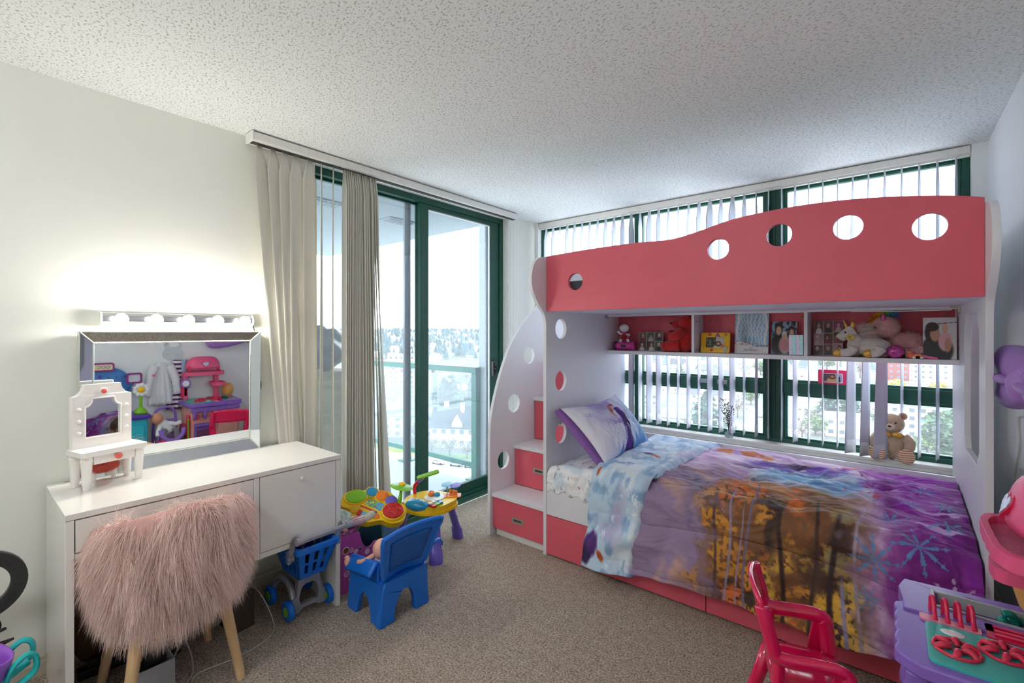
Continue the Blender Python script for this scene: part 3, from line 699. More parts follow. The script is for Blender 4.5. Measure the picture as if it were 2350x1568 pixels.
def fold_col(V):
    jj, ii = np.divmod(np.arange(len(V)), FU); u = ii / (FU - 1); v = jj / (FT - 1); x = u * .33; s = v * 1.48
    c = np.ones((len(V), 3)) * np.array((190, 214, 236.)); n = fbm(x * 9, s * 7, 2.); n2 = fbm(x * 22, s * 14, 4.)
    def mix(c, col, k): k = np.clip(k, 0, 1)[:, None]; return c * (1 - k) + np.array(col, float) * k
    c = mix(c, (224, 234, 244), (n - .5) * 6); c = mix(c, (140, 176, 214), (n2 - .55) * 6); c = mix(c, (186, 182, 216), (fbm(x * 5, s * 4, 9.) - .55) * 6)
    rr = random.Random(2)
    for i in range(34): c = snow(c, x, s, rr.random() * .33, rr.random() * 1.45, .012 + rr.random() * .02, (236, 244, 250), 6, rr.random() * 60, .3)
    for (a, b, r1, r2, col, an) in ((.05, 1.36, .05, .07, (74, 34, 110), 20), (.02, 1.42, .04, .05, (44, 26, 70), 0), (.12, 1.40, .045, .018, (188, 84, 36), 60), (.15, .62, .04, .02, (84, 44, 120), 10), (.20, .64, .035, .014, (186, 92, 50), 20), (.03, .98, .008, .03, (206, 84, 36), 5), (.20, .12, .05, .016, (92, 52, 130), 5), (.26, .13, .03, .012, (196, 104, 60), -10), (.08, .30, .008, .014, (206, 84, 40), 40)):
        c = blob(c, x + (n2 - .5) * .03, s + (n2 - .5) * .03, a, b, r1, r2, col, .3, an)
    k = np.clip(c, 0, 255) / 255; return np.where(k <= .04045, k / 12.92, ((k + .055) / 1.055) ** 2.4)
fo = mb.build('turned_down_edge', m_cf, cf_, world=True, sm=180, solid=.016, colfn=fold_col, norm=False); tag(fo, 'pale blue reverse side with snowflakes')
# ---- pillow leaning on the side panel
pl = thing('pillow', 'lilac and ice blue printed pillow leaning at the head of the bed', 'pillow', (1.2, -.8, .6))
A_, B_, C_, D_ = [Vector(p) for p in ((1.055, -1.18, .905), (1.055, -.42, .915), (1.39, -.55, .605), (1.365, -1.165, .60))]
NP = 90
def pil(sgn):
    nrm = (D_ - A_).cross(B_ - A_).normalized(); nrm = nrm if nrm.x > 0 else -nrm
    def fn(u, v):
        u, v = np.atleast_1d(u).astype(float), np.atleast_1d(v).astype(float); U = (u + .045 * (1 - 2 * u) * 4 * v * (1 - v))[:, None]; V = (v + .05 * (1 - 2 * v) * 4 * u * (1 - u))[:, None]
        p = np.array(A_) * (1 - U) * (1 - V) + np.array(B_) * U * (1 - V) + np.array(C_) * U * V + np.array(D_) * (1 - U) * V
        e = np.maximum(0, (1 - (2 * u - 1) ** 6) * (1 - (2 * v - 1) ** 6)); b = np.sqrt(np.clip(np.sin(PI * u), 0, 1) * np.clip(np.sin(PI * v), 0, 1))
        th = (.115 if sgn > 0 else .045) * b + .004
        wr = (.030 * (fbm(u * 6, v * 3 + u * 2, 3., 3) - .5) + .014 * (fbm(u * 22, v * 5, 7., 2) - .5) + .008 * ridge(u * 14 + v * 2, v * 5)) * e
        p = p + np.array(nrm) * (sgn * th + (wr if sgn > 0 else 0))[:, None]; p[:, 2] += -.015 * (1 - (2 * u - 1) ** 2) * (1 - v); return p
    return fn
def pil_col(V):
    jj, ii = np.divmod(np.arange(len(V)), NP); u = ii / (NP - 1); v = jj / (NP - 1)
    def mix(c, col, k): k = np.clip(k, 0, 1)[:, None]; return c * (1 - k) + np.array(col, float) * k
    n = fbm(u * 6, v * 5, 1.); n2 = fbm(u * 16, v * 9, 3.); st_ = fbm(u * 26, v * 4, 5.)
    c = np.ones((len(V), 3)) * np.array((208, 206, 234.)); c = mix(c, (176, 160, 216), (n - .48) * 5 * (v < .6)); c = mix(c, (232, 230, 242), (.26 - u) * 5)
    c = mix(c, (142, 190, 228), ((u - .6) * 3 + (v - .45) * 2 + (n2 - .5))); c = mix(c, (92, 142, 206), ((v - .8) * 4 + (n - .5) * 2) * (u > .3)); c = mix(c, (214, 232, 244), (st_ - .58) * 6 * (u > .62))
    pu = (np.abs(u - .52 - .04 * np.sin(v * 5)) < .03 + .085 * np.clip(v - .25, 0, 1)) & (v > .30) & (v < .99); c = np.where(pu[:, None], np.array((88, 40, 146.)), c)
    c = np.where((pu & (np.abs(u - .545) < .018) & (v > .5))[:, None], np.array((58, 44, 66.)), c); c = mix(c, (52, 28, 96), pu * (st_ > .56) * .7)
    for (a, b, r1, r2, an) in ((.45, .30, .035, .11, 10), (.43, .42, .02, .07, -20), (.53, .22, .04, .03, 0)): c = blob(c, u + (n2 - .5) * .05, v, a, b, r1, r2, (176, 84, 52), .4, an)
    for (a, b) in ((.22, .9), (.30, .95), (.38, .97), (.72, .85), (.62, .92)):
        for k in range(5):
            x1, y1 = a + (k - 2) * .045, b - .42 + abs(k - 2) * .07; tt = np.clip(((u - a) * (x1 - a) + (v - b) * (y1 - b)) / ((x1 - a) ** 2 + (y1 - b) ** 2), 0, 1)
            dd = np.hypot(u - a - tt * (x1 - a), v - b - tt * (y1 - b)); c = mix(c, (238, 238, 248), (dd < .006) * .8)
    for (a, b, r) in ((.12, .3, .06), (.2, .16, .035), (.33, .2, .03), (.8, .2, .04), (.9, .4, .03)): c = snow(c, u, v, a, b, r, (150, 160, 216), 8, 10, .2)
    k = np.clip(c, 0, 255) / 255; return np.where(k <= .04045, k / 12.92, ((k + .055) / 1.055) ** 2.4)
mb = MB(); mb.vgrid(NP, NP, pil(1)); mb.build('pillow_front', m_sheet, pl, world=True, sm=180, colfn=pil_col, norm=False)
mb = MB(); mb.vgrid(40, 40, pil(-1)); b_ = mb.build('pillow_back', M('violet_cotton', (140, 94, 168), .85, bump=.15, bscale=50), pl, world=True, sm=180, norm=False); tag(b_, 'plain violet reverse of the pillow')
mb = MB()
fl = lambda u, v: tuple(pil(1)(u, v)[0]); flange = [tuple(Vector(fl(0, v)) + Vector((-.02, -.03 - .03 * math.sin(PI * v), -.02))) for v in np.linspace(0, 1, 30)]
mb.add([fl(0, v) for v in np.linspace(0, 1, 30)] + flange, [(i, i + 1, i + 31, i + 30) for i in range(29)])
mb.build('flange', MATS['violet_cotton'], pl, world=True, sm=180, solid=.006, norm=False)
# ================================================================== desk and what stands on, over and under it
m_desk = M('white_desk_foil', (236, 233, 226), .16, var=.01, spec=.55, coat=.3)
m_gap = M('drawer_gap', (96, 88, 76), .8)
dk = thing('desk', 'white dressing desk with one long drawer and a cabinet at its right', 'desk', (.26, -2.866, 0))
def dbox(name, mat, *bs, bevel=.0015, parent=dk): return wbox(name, mat, parent, *bs, bevel=bevel)
YL, YR, DX = -3.375, -2.357, .504
dbox('desk_top', m_desk, (.016, DX, YL, YR, .743, .765), bevel=.002)
dbox('side_panel', m_desk, (.03, DX - .002, YL + .001, YL + .024, 0, .742)); dbox('side_panel', m_desk, (.03, DX - .002, YR - .024, YR - .001, 0, .742))
dbox('lower_rail', m_desk, (.08, DX - .004, YL + .025, -2.772, .603, .622)); dbox('drawer_box', m_desk, (.08, DX - .024, YL + .03, -2.776, .626, .735))
dbox('drawer', m_desk, (DX - .022, DX - .003, YL + .027, -2.773, .627, .739)); dbox('back_rail', m_desk, (.05, .066, YL + .025, -2.775, .46, .60))
dbox('shadow_gap', m_gap, (DX - .03, DX - .012, YL + .025, -2.772, .623, .7425), bevel=0)
dbox('cabinet_side', m_desk, (.05, DX - .003, -2.771, -2.748, .377, .742)); dbox('cabinet_bottom', m_desk, (.05, DX - .003, -2.747, YR - .025, .377, .40)); dbox('cabinet_body', m_gap, (.05, DX - .02, -2.747, YR - .026, .401, .741), bevel=0)
cd_ = dbox('cabinet_door', m_desk, (DX - .019, DX - .003, -2.745, YR - .027, .403, .740))
mb = MB(); mb.at((DX - .003, -2.561, .695), (0, PI / 2, 0)); mb.lathe([(.004, 0), (.005, .012), (.009, .014), (.0095, .024), (.008, .026)], 16); mb.build('knob', M('knob_cream', (232, 226, 214), .35), cd_, world=True)
# cable clips nibbled into the back edge
for y in (-3.30, -2.47): dbox('cable_notch', m_gap, (.0155, .022, y - .02, y + .02, .758, .7655), bevel=0)

# ---- bevelled mirror standing on the desk
mir = thing('wall_mirror', 'wide mirror in a silver mirrored frame propped on the white desk', 'mirror', (.012, -2.9225, .766), rot=(0, R_(1.0), 0))
W2, H2, IW, IH = .3595, .627, .048, .050
m_mir = mirror_mat(); m_mir2 = mirror_mat('mirror_frame_silver', (226, 232, 234)); m_medge = M('mirror_edge', (206, 212, 204), .2, metal=.6)
def mq(name, pts, mat, par):
    mb = MB(); c = Vector((0, 0, 0)); k = len(pts)
    mb.add(pts + [(p[0] - .003, p[1], p[2]) for p in pts], [tuple(range(k)), tuple(range(2 * k - 1, k - 1, -1))] + [(i, (i + 1) % k, (i + 1) % k + k, i + k) for i in range(k)])
    return mb.build(name, mat, par, sm=None)
mb = MB(); mb.box(0, .02, -W2, W2, 0, H2); mb.build('backing', M('mirror_backing', (205, 203, 190), .5), mir, bevel=.002)
XO, XI = .0405, .026
mq('mirror_glass', [(XI, -W2 + IW, IH + .012), (XI, W2 - IW, IH + .012), (XI, W2 - IW, H2 - IH), (XI, -W2 + IW, H2 - IH)], m_mir, mir)
o_ = [(-W2 + .004, .004), (W2 - .004, .004), (W2 - .004, H2 - .004), (-W2 + .004, H2 - .004)]; i_ = [(-W2 + IW, IH + .012), (W2 - IW, IH + .012), (W2 - IW, H2 - IH), (-W2 + IW, H2 - IH)]
for a in range(4):
    b = (a + 1) % 4
    mq('mirror_frame', [(XO, *o_[a]), (XO, *o_[b]), (XI + .001, *i_[b]), (XI + .001, *i_[a])], m_mir2, mir)
    mb = MB(); mb.tube([(XI + .003, *i_[a]), (XI + .003, *i_[b])], .003, 6); mb.build('frame_bead', m_medge, mir)
    mb = MB(); mb.tube([(XO, *o_[a]), (XI + .002, *i_[a])], .0025, 6); mb.build('mitre_bead', m_medge, mir)
mb = MB(); mb.prism([(-W2, 0), (W2, 0), (W2, H2), (-W2, H2)], .02, XO, 'yz', [[(y, z) for y, z in o_]]); mb.build('outer_edge', m_medge, mir, sm=None)
# ---- vanity light bar
lb = thing('vanity_light', 'chrome vanity light bar with five glowing globe bulbs', 'lamp', (0, -2.905, 1.448))
mb = MB(); mb.prism([(.002, -.030), (.045, -.026), (.058, -.012), (.058, .012), (.045, .026), (.002, .030)], -.302, .302, 'xz'); mb.M = None
mb.v = [(x, y, z) for x, y, z in mb.v]; mb.build('light_bar', M('chrome', (216, 218, 222), .12, metal=1.), lb, bevel=.002)
for s_ in (-1, 1): mb = MB(); mb.prism([(.0, -.032), (.047, -.028), (.061, -.013), (.061, .013), (.047, .028), (.0, .032)], s_ * .302, s_ * .307, 'xz'); mb.build('end_plate', m_trim, lb)
m_bulb = M('bulb_glow', (255, 250, 240), .4, emit=85., var=0.)
for i in range(5):
    y = -.243 + i * .124
    mb = MB(); mb.M = Matrix.Translation((.058, y, 0)) @ Matrix.Rotation(PI / 2, 4, 'Y'); mb.lathe([(.021, 0), (.021, .006), (.017, .012)], 18)
    sk = mb.build('bulb_socket', MATS['chrome'], lb)
    mb = MB(); mb.ell((.088, y, -.004), .025, 20, 12); mb.build('bulb', m_bulb, lb)
m_blk = M('black_cable', (34, 33, 32), .5)
cb = thing('lamp_cable', 'thin black cable with inline switch hanging at the mirror right edge', 'cable', (.02, -2.55, 1.1))
mb = MB(); mb.tube(spline([(.03, -2.598, 1.44), (.02, -2.58, 1.40), (.012, -2.556, 1.30), (.012, -2.552, 1.1), (.012, -2.548, 1.0), (.012, -2.556, .92), (.012, -2.55, .86), (.012, -2.562, .79), (.014, -2.563, .768)], 5), .0028, 6); mb.build('cord', m_blk, cb, world=True)
mb = MB(); mb.ell((.016, -2.552, 1.10), (.012, .010, .034), 14, 10); mb.build('switch', m_blk, cb, world=True)

# ---- toy dressing table on the desk
m_toyw = M('ivory_plastic', (243, 238, 232), .3, var=.01); m_coral = M('coral_plastic', (232, 106, 92), .35)
tv = thing('toy_dressing_table', 'small ivory toy dressing table with mirror and coral buttons on the desk', 'toy table', (.166, -3.207, .7655), R_(104))
for sx in (-1, 1):
    for sy in (-1, 1):
        mb = MB(); mb.lathe([(.0105, 0), (.0125, .022), (.0145, .022), (.0145, .027), (.0135, .027), (.0185, .112), (.020, .113), (.020, .118), (.0185, .119), (.019, .134)], 18, (sx * .088, sy * .046, 0))
        mb.build('leg', m_toyw, tv)
mb = MB(); mb.prism(rrect(-.112, .112, -.07, .066, .012), .133, .153); mb.build('table_top', m_toyw, tv, bevel=.006, seg=3)
mb = MB(); mb.box(-.07, .07, -.058, -.048, .098, .134); dr = mb.build('drawer', m_toyw, tv, bevel=.002)
mb = MB(); mb.M = Matrix.Translation((.008, -.058, .118)) @ Matrix.Rotation(PI / 2, 4, 'X'); mb.lathe([(.006, 0), (.006, .006), (.0125, .007), (.0125, .011), (.009, .013)], 18); mb.build('knob', m_coral, dr)
def vp(w_, zt, zs, n=6):     # crest outline: raised middle with concave shoulders
    pts = [(-w_, .153), (w_, .153), (w_, zs)]
    for i in range(n + 1): a = R_(90 * i / n); pts.append((w_ - .0 - .038 * math.sin(a), zs + (zt - zs) * (1 - math.cos(a))))
    for i in range(n + 1): a = R_(90 * (1 - i / n)); pts.append((-w_ + .038 * math.sin(a), zs + (zt - zs) * (1 - math.cos(a))))
    pts.append((-w_, zs)); return pts
mir_o = [(x * .62, z) for x, z in vp(.098, .352, .318)]; mir_o = [(x, max(z, .192)) for x, z in mir_o]
mb = MB(); mb.prism(vp(.100, .408, .362), .034, .062, 'xz', [mir_o]); mb.build('mirror_frame', m_toyw, tv, bevel=.002)
mb = MB(); mb.tube([(x, .033, z) for x, z in mir_o], .0035, 6, closed=True); mb.build('frame_bead', m_toyw, tv)
mb = MB(); mb.prism([(x * 1.02, z) for x, z in mir_o], .040, .044, 'xz'); mb.build('toy_mirror_glass', mirror_mat(), tv, sm=None)
for sx in (-1, 1):
    for z in (.215, .262, .310):
        mb = MB(); mb.ell((sx * .081, .034, z), (.0085, .008, .0085), 14, 8); mb.build('toy_bulb', m_toyw, tv)
mb = MB(); mb.M = Matrix.Translation((0, .034, .378)) @ Matrix.Rotation(PI / 2, 4, 'X'); mb.lathe([(.0135, 0), (.0135, .004), (.010, .005)], 18); mb.build('rosette', m_toyw, tv)
mb = MB(); mb.M = Matrix.Translation((0, .030, .378)) @ Matrix.Rotation(PI / 2, 4, 'X'); mb.lathe([(.010, 0), (.010, .003), (.006, .005)], 18); mb.build('button', m_coral, tv)
ts = thing('toy_stool', 'fluffy coral toy stool tucked under the toy dressing table', 'toy stool', (.115, -3.212, .7655), R_(104))
mb = MB(); mb.M = Matrix.Translation((0, 0, .062)); mb.ell((0, 0, 0), (.052, .028, .020), 20, 10); cu = mb.build('cushion', M('coral_plush', (226, 112, 96), .9), ts, sm=180)
p_, n_ = surf_samples(cu, 5000, 4); strands('plush_pile', M('coral_fur', (232, 122, 106), .9, var=.15, vscale=120), ts, p_, n_, .010, .0005, 3, .35, 5, .35)
for sx in (-1, 1): mb = MB(); mb.lathe([(.007, 0), (.008, .014), (.0095, .014), (.009, .05)], 12, (sx * .034, 0, 0)); mb.build('leg', m_toyw, ts)

# ---- pink fur tub chair
ch = thing('fur_chair', 'tub chair covered in long pink fur with tapered wooden legs', 'chair', (.49, -3.065, 0), 0)
m_wood = M('beech_wood', (214, 178, 134), .45, var=.10, vscale=9); m_skin = M('pink_fur_backing', (206, 158, 150), .95)
for sx, sy in ((-1, -1), (-1, 1), (1, -1), (1, 1)):
    mb = MB(); mb.cyl((sx * .185 - .02, sy * .185, 0), (sx * .125 - .01, sy * .125, .40), .0155, .023, 18); mb.build('leg', m_wood, ch)
mb = MB(); mb.ell((0, 0, .415), (.20, .20, .055), 28, 10); seat = mb.build('seat', m_skin, ch, sm=180)
NA, NZ = 44, 20
def shell(r0, sgn):
    def fn(u, v):
        a = (u * 2 - 1) * R_(128); k = abs(u * 2 - 1); zt = .752 - .13 * k ** 1.7 + .012 * math.cos(a); zb = .335 + .01 * math.sin(3 * a)
        z = zb + (zt - zb) * v; r = r0 - .05 * (1 - v) ** 2 + .015 * math.sin(PI * v)
        e = 1 - max(0, (k - .88) / .12) ** 2
        return ((r + sgn * .03 * math.sqrt(max(0, e)) * math.sqrt(max(0.02, 1 - (2 * v - 1) ** 8))) * math.cos(a), (r + sgn * .03 * math.sqrt(max(0, e))) * math.sin(a), z)
    return fn
mb = MB(); fo_, fi_ = shell(.215, 1), shell(.215, -1)
vs = [fo_(i / (NA - 1), j / (NZ - 1)) for j in range(NZ) for i in range(NA)] + [fi_(i / (NA - 1), j / (NZ - 1)) for j in range(NZ) for i in range(NA)]
fs = []; O = NA * NZ
for j in range(NZ - 1):
    for i in range(NA - 1):
        a = j * NA + i; fs.append((a, a + 1, a + 1 + NA, a + NA)); fs.append((O + a, O + a + NA, O + a + 1 + NA, O + a + 1))
for i in range(NA - 1):
    for j in (0, NZ - 1): a = j * NA + i; fs.append((a, a + 1, O + a + 1, O + a))
for j in range(NZ - 1):
    for i in (0, NA - 1): a = j * NA + i; fs.append((a, a + NA, O + a + NA, O + a))
mb.add(vs, fs); shl = mb.build('backrest', m_skin, ch, sm=180)
def furcol(p, rg):
    base = np.array(lin((252, 220, 210))); t = rg.rand(len(p))[:, None]; c = base * (.74 + .36 * t); hl = rg.rand(len(p))[:, None] > .9
    patch = fbm(p[:, 0] * 14, p[:, 1] * 14, p[:, 2] * 9)[:, None]; c = c * (.86 + .3 * patch); return np.where(hl, np.array(lin((252, 232, 226))), c)
m_fur = MV('pink_long_fur', .6, sheen=.25)
p_, n_ = surf_samples(shl, 46000, 8)
clump = np.stack([fbm(p_[:, 0] * 16, p_[:, 1] * 16, p_[:, 2] * 8 + k * 9) - .5 for k in range(3)], 1)
d_ = n_ * .55 + np.array([0, 0, -.55]) + clump * 1.6
strands('fur', m_fur, ch, p_, d_, .072, .00062, 5, .28, 9, .13, furcol)
p_, n_ = surf_samples(seat, 9000, 3); strands('fur', m_fur, ch, p_, n_ + np.array([0, 0, -.3]), .055, .00075, 4, .3, 10, .2, furcol)

# ---- things under the desk
bx = thing('storage_box', 'open grey card box on the carpet under the desk', 'box', (.452, -3.128, 0))
m_box = M('grey_card', (150, 152, 156), .7, var=.05); a_, b_, h_ = .083, .058, .132
for nm, q in (('box_side', (-a_, -a_ + .004, -b_, b_, 0, h_)), ('box_side', (a_ - .004, a_, -b_, b_, 0, h_)), ('box_side', (-a_ + .004, a_ - .004, -b_, -b_ + .004, 0, h_)), ('box_side', (-a_ + .004, a_ - .004, b_ - .004, b_, 0, h_)), ('box_bottom', (-a_ + .004, a_ - .004, -b_ + .004, b_ - .004, 0, .004))):
    mb = MB(); mb.box(*q); mb.build(nm, m_box, bx, sm=None)
mb = MB(); mb.M = Matrix.LocRotScale(Vector((.48, -3.125, .040)), Euler((R_(60), 0, R_(20))), Vector((1, 1, 1))); mb.lathe([(.0, 0), (.031, 0), (.033, .004), (.033, .05), (.030, .054), (.018, .056)], 22)
jr = mb.build('jar', M('jar_white', (214, 208, 196), .5)); tag(jr, 'pale round jar lying in the grey box under the desk', 'jar')
mb = MB(); mb.M = Matrix.LocRotScale(Vector((.425, -3.115, .095)), Euler((R_(70), 0, R_(70))), Vector((1, 1, 1))); mb.lathe([(.0, 0), (.03, 0), (.032, .004), (.032, .018), (.028, .021), (.0, .021)], 24)
lid = mb.build('black_disc', M('black_lid', (22, 22, 24), .3)); tag(lid, 'round black disc leaning in the grey box', 'disc')
spk = thing('speaker', 'black box speaker with metal edge standing under the desk', 'speaker', (.26, -2.76, 0), R_(8))
mb = MB(); mb.box(-.08, .07, -.045, .045, 0, .165); mb.build('speaker_body', M('speaker_black', (20, 20, 21), .45), spk, bevel=.003)
mb = MB(); mb.box(.0705, .082, -.046, .046, 0, .167); mb.build('speaker_front', M('speaker_grille', (88, 80, 70), .4, metal=.4), spk, bevel=.002)
m_wc = M('white_cable', (196, 190, 182), .5)
def cable(label, pts, r, mat, name='cable'):
    mb = MB(); mb.tube(spline(pts, 8), r, 6); o = mb.build(name, mat); tag(o, label, 'cable'); return o
cable('long white cable curving over the carpet past the chair legs', [(.22, -2.69, .16), (.30, -2.655, .10), (.42, -2.65, .006), (.50, -2.72, .005), (.52, -2.85, .005), (.50, -2.98, .005), (.55, -3.02, .005), (.64, -3.02, .005)], .003, m_wc)
cable('looped white cable on the carpet behind the grey box', [(.30, -3.0, .12), (.38, -2.98, .05), (.46, -2.99, .005), (.53, -3.04, .005), (.50, -3.10, .006), (.42, -3.08, .02), (.36, -3.02, .05), (.27, -2.98, .06)], .003, m_wc)
rg = random.Random(9)
mb = MB()
for k in range(5):
    a0 = rg.random() * 6
    mb.tube(spline([(.24 + .07 * math.cos(a0 + t * 1.1) + rg.uniform(-.02, .02), -3.06 + .09 * math.sin(a0 + t * 1.1), .012 + .014 * k + rg.uniform(-.006, .006)) for t in range(7)], 6), .0045, 6)
tag(mb.build('cable_bundle', m_blk), 'tangle of black cables under the desk behind the fur chair', 'cables', kind='stuff')
ps = thing('power_strip', 'black power strip lying under the desk against the baseboard', 'power strip', (.17, -3.17, 0), R_(86))
mb = MB(); mb.box(-.13, .13, -.025, .025, 0, .035); mb.build('strip_body', MATS['speaker_black'], ps, bevel=.004)
for i in range(3): mb = MB(); mb.box(-.1 + i * .07, -.06 + i * .07, -.018, .018, .036, .065); mb.build('plug', m_blk, ps, bevel=.004)
# brown bag behind the chair at the back of the desk
mb = MB(); mb.grid(18, 12, lambda u, v: ((.10 + .05 * math.sin(PI * v) ** .6 * math.cos(2 * PI * u)) , -3.23 + .09 * math.sin(PI * v) ** .5 * math.sin(2 * PI * u) * (1 + .1 * math.sin(5 * u * PI)), .30 * v + .004), closed=True)
tag(mb.build('bag', M('brown_fabric', (92, 66, 48), .9, var=.3, vscale=30), sm=180, sub=1), 'brown fabric bag slumped against the wall under the desk', 'bag')

# ---- ring light and toy trolley at the left edge
rl = thing('ring_light', 'black ring light on a stand against the wall left of the desk', 'ring light', (.20, -3.53, .022))
def ringpt(a, r, dx=0): return (dx, -.03 + r * math.sin(a), .47 + r * math.cos(a))
mb = MB(); mb.prism(circ(-.03, .47, .122, 40), -.012, .012, 'yz', [circ(-.03, .47, .078, 40)]); mb.build('ring_housing', M('ring_black', (52, 52, 50), .4), rl, bevel=.006, seg=3)
mb = MB(); mb.prism(circ(-.03, .47, .118, 40), -.016, -.013, 'yz', [circ(-.03, .47, .086, 40)]); mb.build('diffuser', M('ring_white', (226, 228, 224), .4), rl)
for i in range(6):
    a = R_(48 + i * 18); mb = MB(); mb.tube([ringpt(a, .086, .0135), ringpt(a + .0, .112, .0135)] if i in (1, 2, 3) else [ringpt(a - .12, .098, .0135), ringpt(a + .12, .098, .0135)], .0018, 6); mb.build('vent_slot', m_blk, rl)
mb = MB(); mb.cyl((0, -.03, .35), (0, -.03, .325), .008); mb.lathe([(.018, 0), (.020, .004), (.020, .040), (.014, .044)], 16, (0, -.03, .283)); mb.cyl((0, -.03, .283), (0, -.03, .03), .007); mb.build('stand_pole', m_blk, rl)
mb = MB(); mb.tube([(0, -.03, .30), (.02, .01, .302), (.03, .035, .31)], [.01, .008, .005], 8); mb.build('clamp_knob', m_blk, rl)
mb = MB(); mb.tube([(0, -.03, .25), (.02, .02, .255), (.025, .055, .262)], [.008, .010, .004], 8); mb.build('clamp_knob', m_blk, rl)
mb = MB(); mb.tube([(0, -.035, .36), (.0, -.055, .43), (-.01, -.075, .52)], .006, 8); mb.build('gooseneck', m_blk, rl)
for k in range(3): a = R_(20 + 120 * k); mb = MB(); mb.tube([(0, -.03, .12), (.13 * math.cos(a) * .7, -.03 + .13 * math.sin(a) * .7, .008)], .006, 8); mb.build('leg', m_blk, rl)
mb = MB(); mb.tube(spline([(0, -.01, .355), (.012, .02, .335), (.008, .02, .30), (.0, -.005, .275)], 6), .0022, 6); mb.build('cord', m_blk, rl)
tr_ = thing('toy_trolley', 'purple toy trolley with turquoise handle and pink wheels at the left edge', 'toy trolley', (.52, -3.64, 0))
m_pur = M('purple_plastic', (158, 92, 206), .35); m_teal = M('turquoise_plastic', (34, 186, 186), .35); m_hot = M('hot_pink_plastic', (232, 52, 92), .35)
mb = MB()
mb.grid(24, 8, lambda u, v: ((.085 + .045 * v + .012 * math.sin(v * PI)) * math.cos(2 * PI * u), (.10 + .045 * v) * math.sin(2 * PI * u), .14 + .25 * v + .02 * math.cos(4 * PI * u) * v), closed=True); mb.build('basket', m_pur, tr_, sm=180, solid=.006)
for sx in (-1, 1):
    mb = MB(); mb.tube(spline([(sx * .06, .075, .10), (sx * .06, .115, .20), (sx * .06, .13, .33), (sx * .055, .165, .375), (sx * .05, .19, .36), (sx * .05, .188, .315), (sx * .055, .15, .29)], 6), .011, 8, flat=.7); mb.build('handle_arm', m_teal, tr_)
mb = MB(); mb.cyl((.16, -.05, .285), (.02, .175, .335), .011, n=12); mb.build('handle_bar', m_teal, tr_)
for q in ((.05, .10, .33), (.045, .11, .27), (.04, .105, .22)): mb = MB(); mb.ell(q, (.012, .022, .028), 12, 8); mb.build('ornament', m_hot, tr_)
for sx in (-1, 1):
    for sy in (-1, 1): mb = MB(); mb.M = Matrix.Translation((sx * .10, sy * .10, .06)) @ Matrix.Rotation(PI / 2, 4, 'Y'); mb.lathe([(.02, -.013), (.055, -.013), (.06, -.006), (.06, .006), (.055, .013), (.02, .013)], 24); mb.build('wheel', m_hot, tr_)
mb = MB(); mb.box(-.09, .09, -.09, .09, .055, .14); mb.build('chassis', m_teal, tr_, bevel=.01)
# ================================================================== toys by the balcony door
m_blue = M('blue_plastic', (24, 112, 214), .33, var=.04, vscale=8, spec=.45); m_silver = M('silver_plastic', (158, 158, 166), .35, metal=.3)
m_lime = M('lime_plastic', (126, 190, 30), .3); m_yel = M('yellow_plastic', (246, 200, 22), .28); m_red = M('red_plastic', (206, 34, 34), .25); m_org = M('orange_plastic', (240, 128, 28), .28)
m_sky = M('light_blue_plastic', (118, 184, 222), .32); m_vio = M('violet_plastic', (112, 96, 196), .36); m_cyan = M('cyan_plastic', (36, 150, 196), .28); m_toyw2 = M('white_plastic', (240, 240, 240), .3)
# ---- toy shopping cart
sc = thing('toy_shopping_cart', 'blue and silver toy shopping cart parked under the desk cabinet', 'toy cart', (.33, -2.49, 0))
for sx, wy in ((-1, -.092), (-1, .092), (1, -.10), (1, .10)):
    mb = MB(); mb.M = Matrix.Translation((sx * .105, wy, .048)) @ Matrix.Rotation(PI / 2, 4, 'X'); mb.lathe([(.02, -.014), (.042, -.014), (.048, -.008), (.048, .008), (.042, .014), (.02, .014)], 26); wl = mb.build('wheel', m_blue, sc)
    mb = MB(); mb.M = Matrix.Translation((sx * .105, wy, .048)) @ Matrix.Rotation(PI / 2, 4, 'X'); mb.lathe([(.022, -.017), (.022, .017)], 18); mb.build('hub', m_lime, wl)
